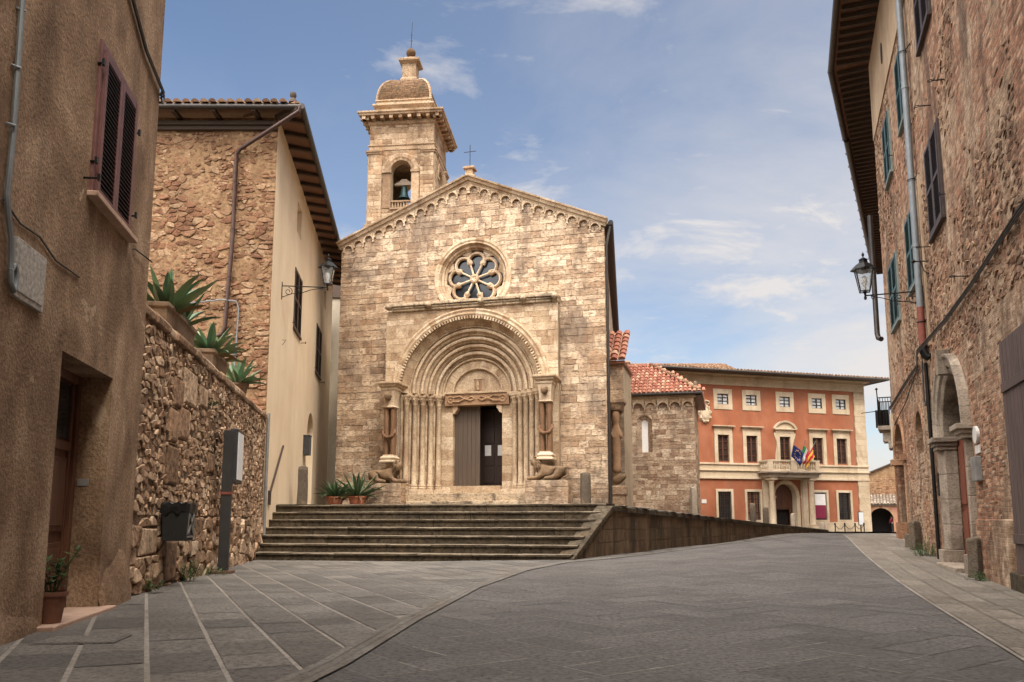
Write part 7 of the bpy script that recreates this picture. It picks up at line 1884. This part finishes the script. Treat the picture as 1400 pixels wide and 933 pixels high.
    g.build('plank_gate', M['gate_wood'], t, bevel=.006); g = MB(); g.box(15.3, 18.1, -.12, .0, -.3, .28); g.build('gate_sill', M['dark_stone'], t, bevel=.02)
    m = MB(); m.box(13.05, 13.45, -.10, .0, 1.70, 2.12); m.build('meter_box', M['zinc'], t, bevel=.01); m = MB(); m.prism([(13.30 + .17 * math.cos(2 * PI * i / 18), 2.50 + .15 * math.sin(2 * PI * i / 18)) for i in range(18)], -.05, -.0); m.build('oval_plaque', M['plaque'], t); m = MB(); m.box(13.10, 13.45, -.02, .0, 2.18, 2.32); m.build('paper_notice', M['plaque'], t)
    m = MB(); m.box(12.05, 12.3, -.02, .0, 2.62, 2.9) if False else None
    m = MB(); m.box(9.42, 9.56, -.09, .0, 1.55, 2.05); m.build('doorbell_box', M['iron'], t)
    f = MB(); f.box(13.1, 15.3, -.10, .02, -.3, 1.05); f.build('masonry_buttress', M['brick'], t, bevel=.03)
    # first-floor balcony on the wing
    def wb(a, b, z): return tuple(Ma @ Vector((a, b, z)))
    bm = MB(); bm.prism([(-4.2, 4.15), (-3.0, 4.15), (-3.0, 4.3), (-4.2, 4.3)], -.55, 0); bm.box(-4.0, -3.8, -.42, 0, 3.75, 4.15); bm.box(-3.4, -3.2, -.42, 0, 3.75, 4.15); bm.prism([(-4.1, 3.5), (-3.1, 3.5), (-3.1, 3.75), (-4.1, 3.75)], -.25, 0); bm.v = [tuple(Ma @ Vector(p)) for p in bm.v]; bo = bm.build('balcony', M['pale_travertine'], t, bevel=.02)
    r = MB()
    for i in range(13): r.tube([(-4.17 + i * .095, -.52, 4.3), (-4.17 + i * .095, -.52, 5.30)], .012, 5)
    for i in range(7):
        for x in (-4.17, -3.03): r.tube([(x, -.52 + i * .085, 4.3), (x, -.52 + i * .085, 5.30)], .012, 5)
    r.box(-4.15, -3.05, -.49, -.48, 4.35, 5.25); r.box(-4.16, -4.15, -.66, -.2, 4.35, 5.0)
    r.tube([(-4.17, 0, 5.3), (-4.17, -.52, 5.3), (-3.03, -.52, 5.3), (-3.03, 0, 5.3)], .02, 6); r.tube([(-4.17, -.52, 4.3), (-4.17, -.57, 5.75)], .02, 6); r.lathe([(0, -.06), (.06, 0), (0, .06)], (-4.17, -.57, 5.78), 8); r.tube([(-3.6, -.52, 4.9), (-3.6, -1.1, 4.85)], .016, 5)
    r.v = [tuple(Ma @ Vector(p)) for p in r.v]; r.build('iron_railing', M['iron'], bo)
    w = MB(); w.tube([(-.05, -.14, 11.4), (-.05, -.14, 7.25), (.02, -.12, 7.08), (.2, -.05, 7.0)], .085, 10); w.build('corner_downpipe', M['gutter_metal'], t)
    s = MB(); s.box(1.28, 1.55, -.06, .1, 3.3, 4.35); s.build('corner_plaster', M['white_stone'], t)
build_right_house()
make_lamp(RB.w(8.80, 0, 6.30), RB.rz - PI / 2, 'black wrought-iron lantern on the brick house beside the grey downpipe', 1.24)
def guard(x, label, w, h, seed):
    p = RB.w(x, -.16); post((p[0], p[1], hgt(p[0], p[1]) - .04), label, w, h, seed, 'guard stones along the brick house', True, 'bollard', 'guard_stone', 'guard stone')
guard(13.35, 'dark upright guard stone against the brick house between the portal and the plank gate', .16, .74, 1)
guard(6.0, 'narrow upright guard stone against the brick house under the blind niche', .15, .80, 2)
guard(5.2, 'squat low guard stone beside the brick arch of the right-hand house', .17, .42, 3)
p = RB.w(7.9, -.16); weeds('wall_weed', 'bushy dark weed at the foot of the brick house, left of the thin black pipe', (p[0], p[1], hgt(p[0], p[1])), 60, .52, .26, 8)
p = RB.w(13.9, -.22); weeds('wall_weed', 'small green tuft at the foot of the brick house beside the dark guard stone', (p[0], p[1], hgt(p[0], p[1])), 22, .22, .15, 9)
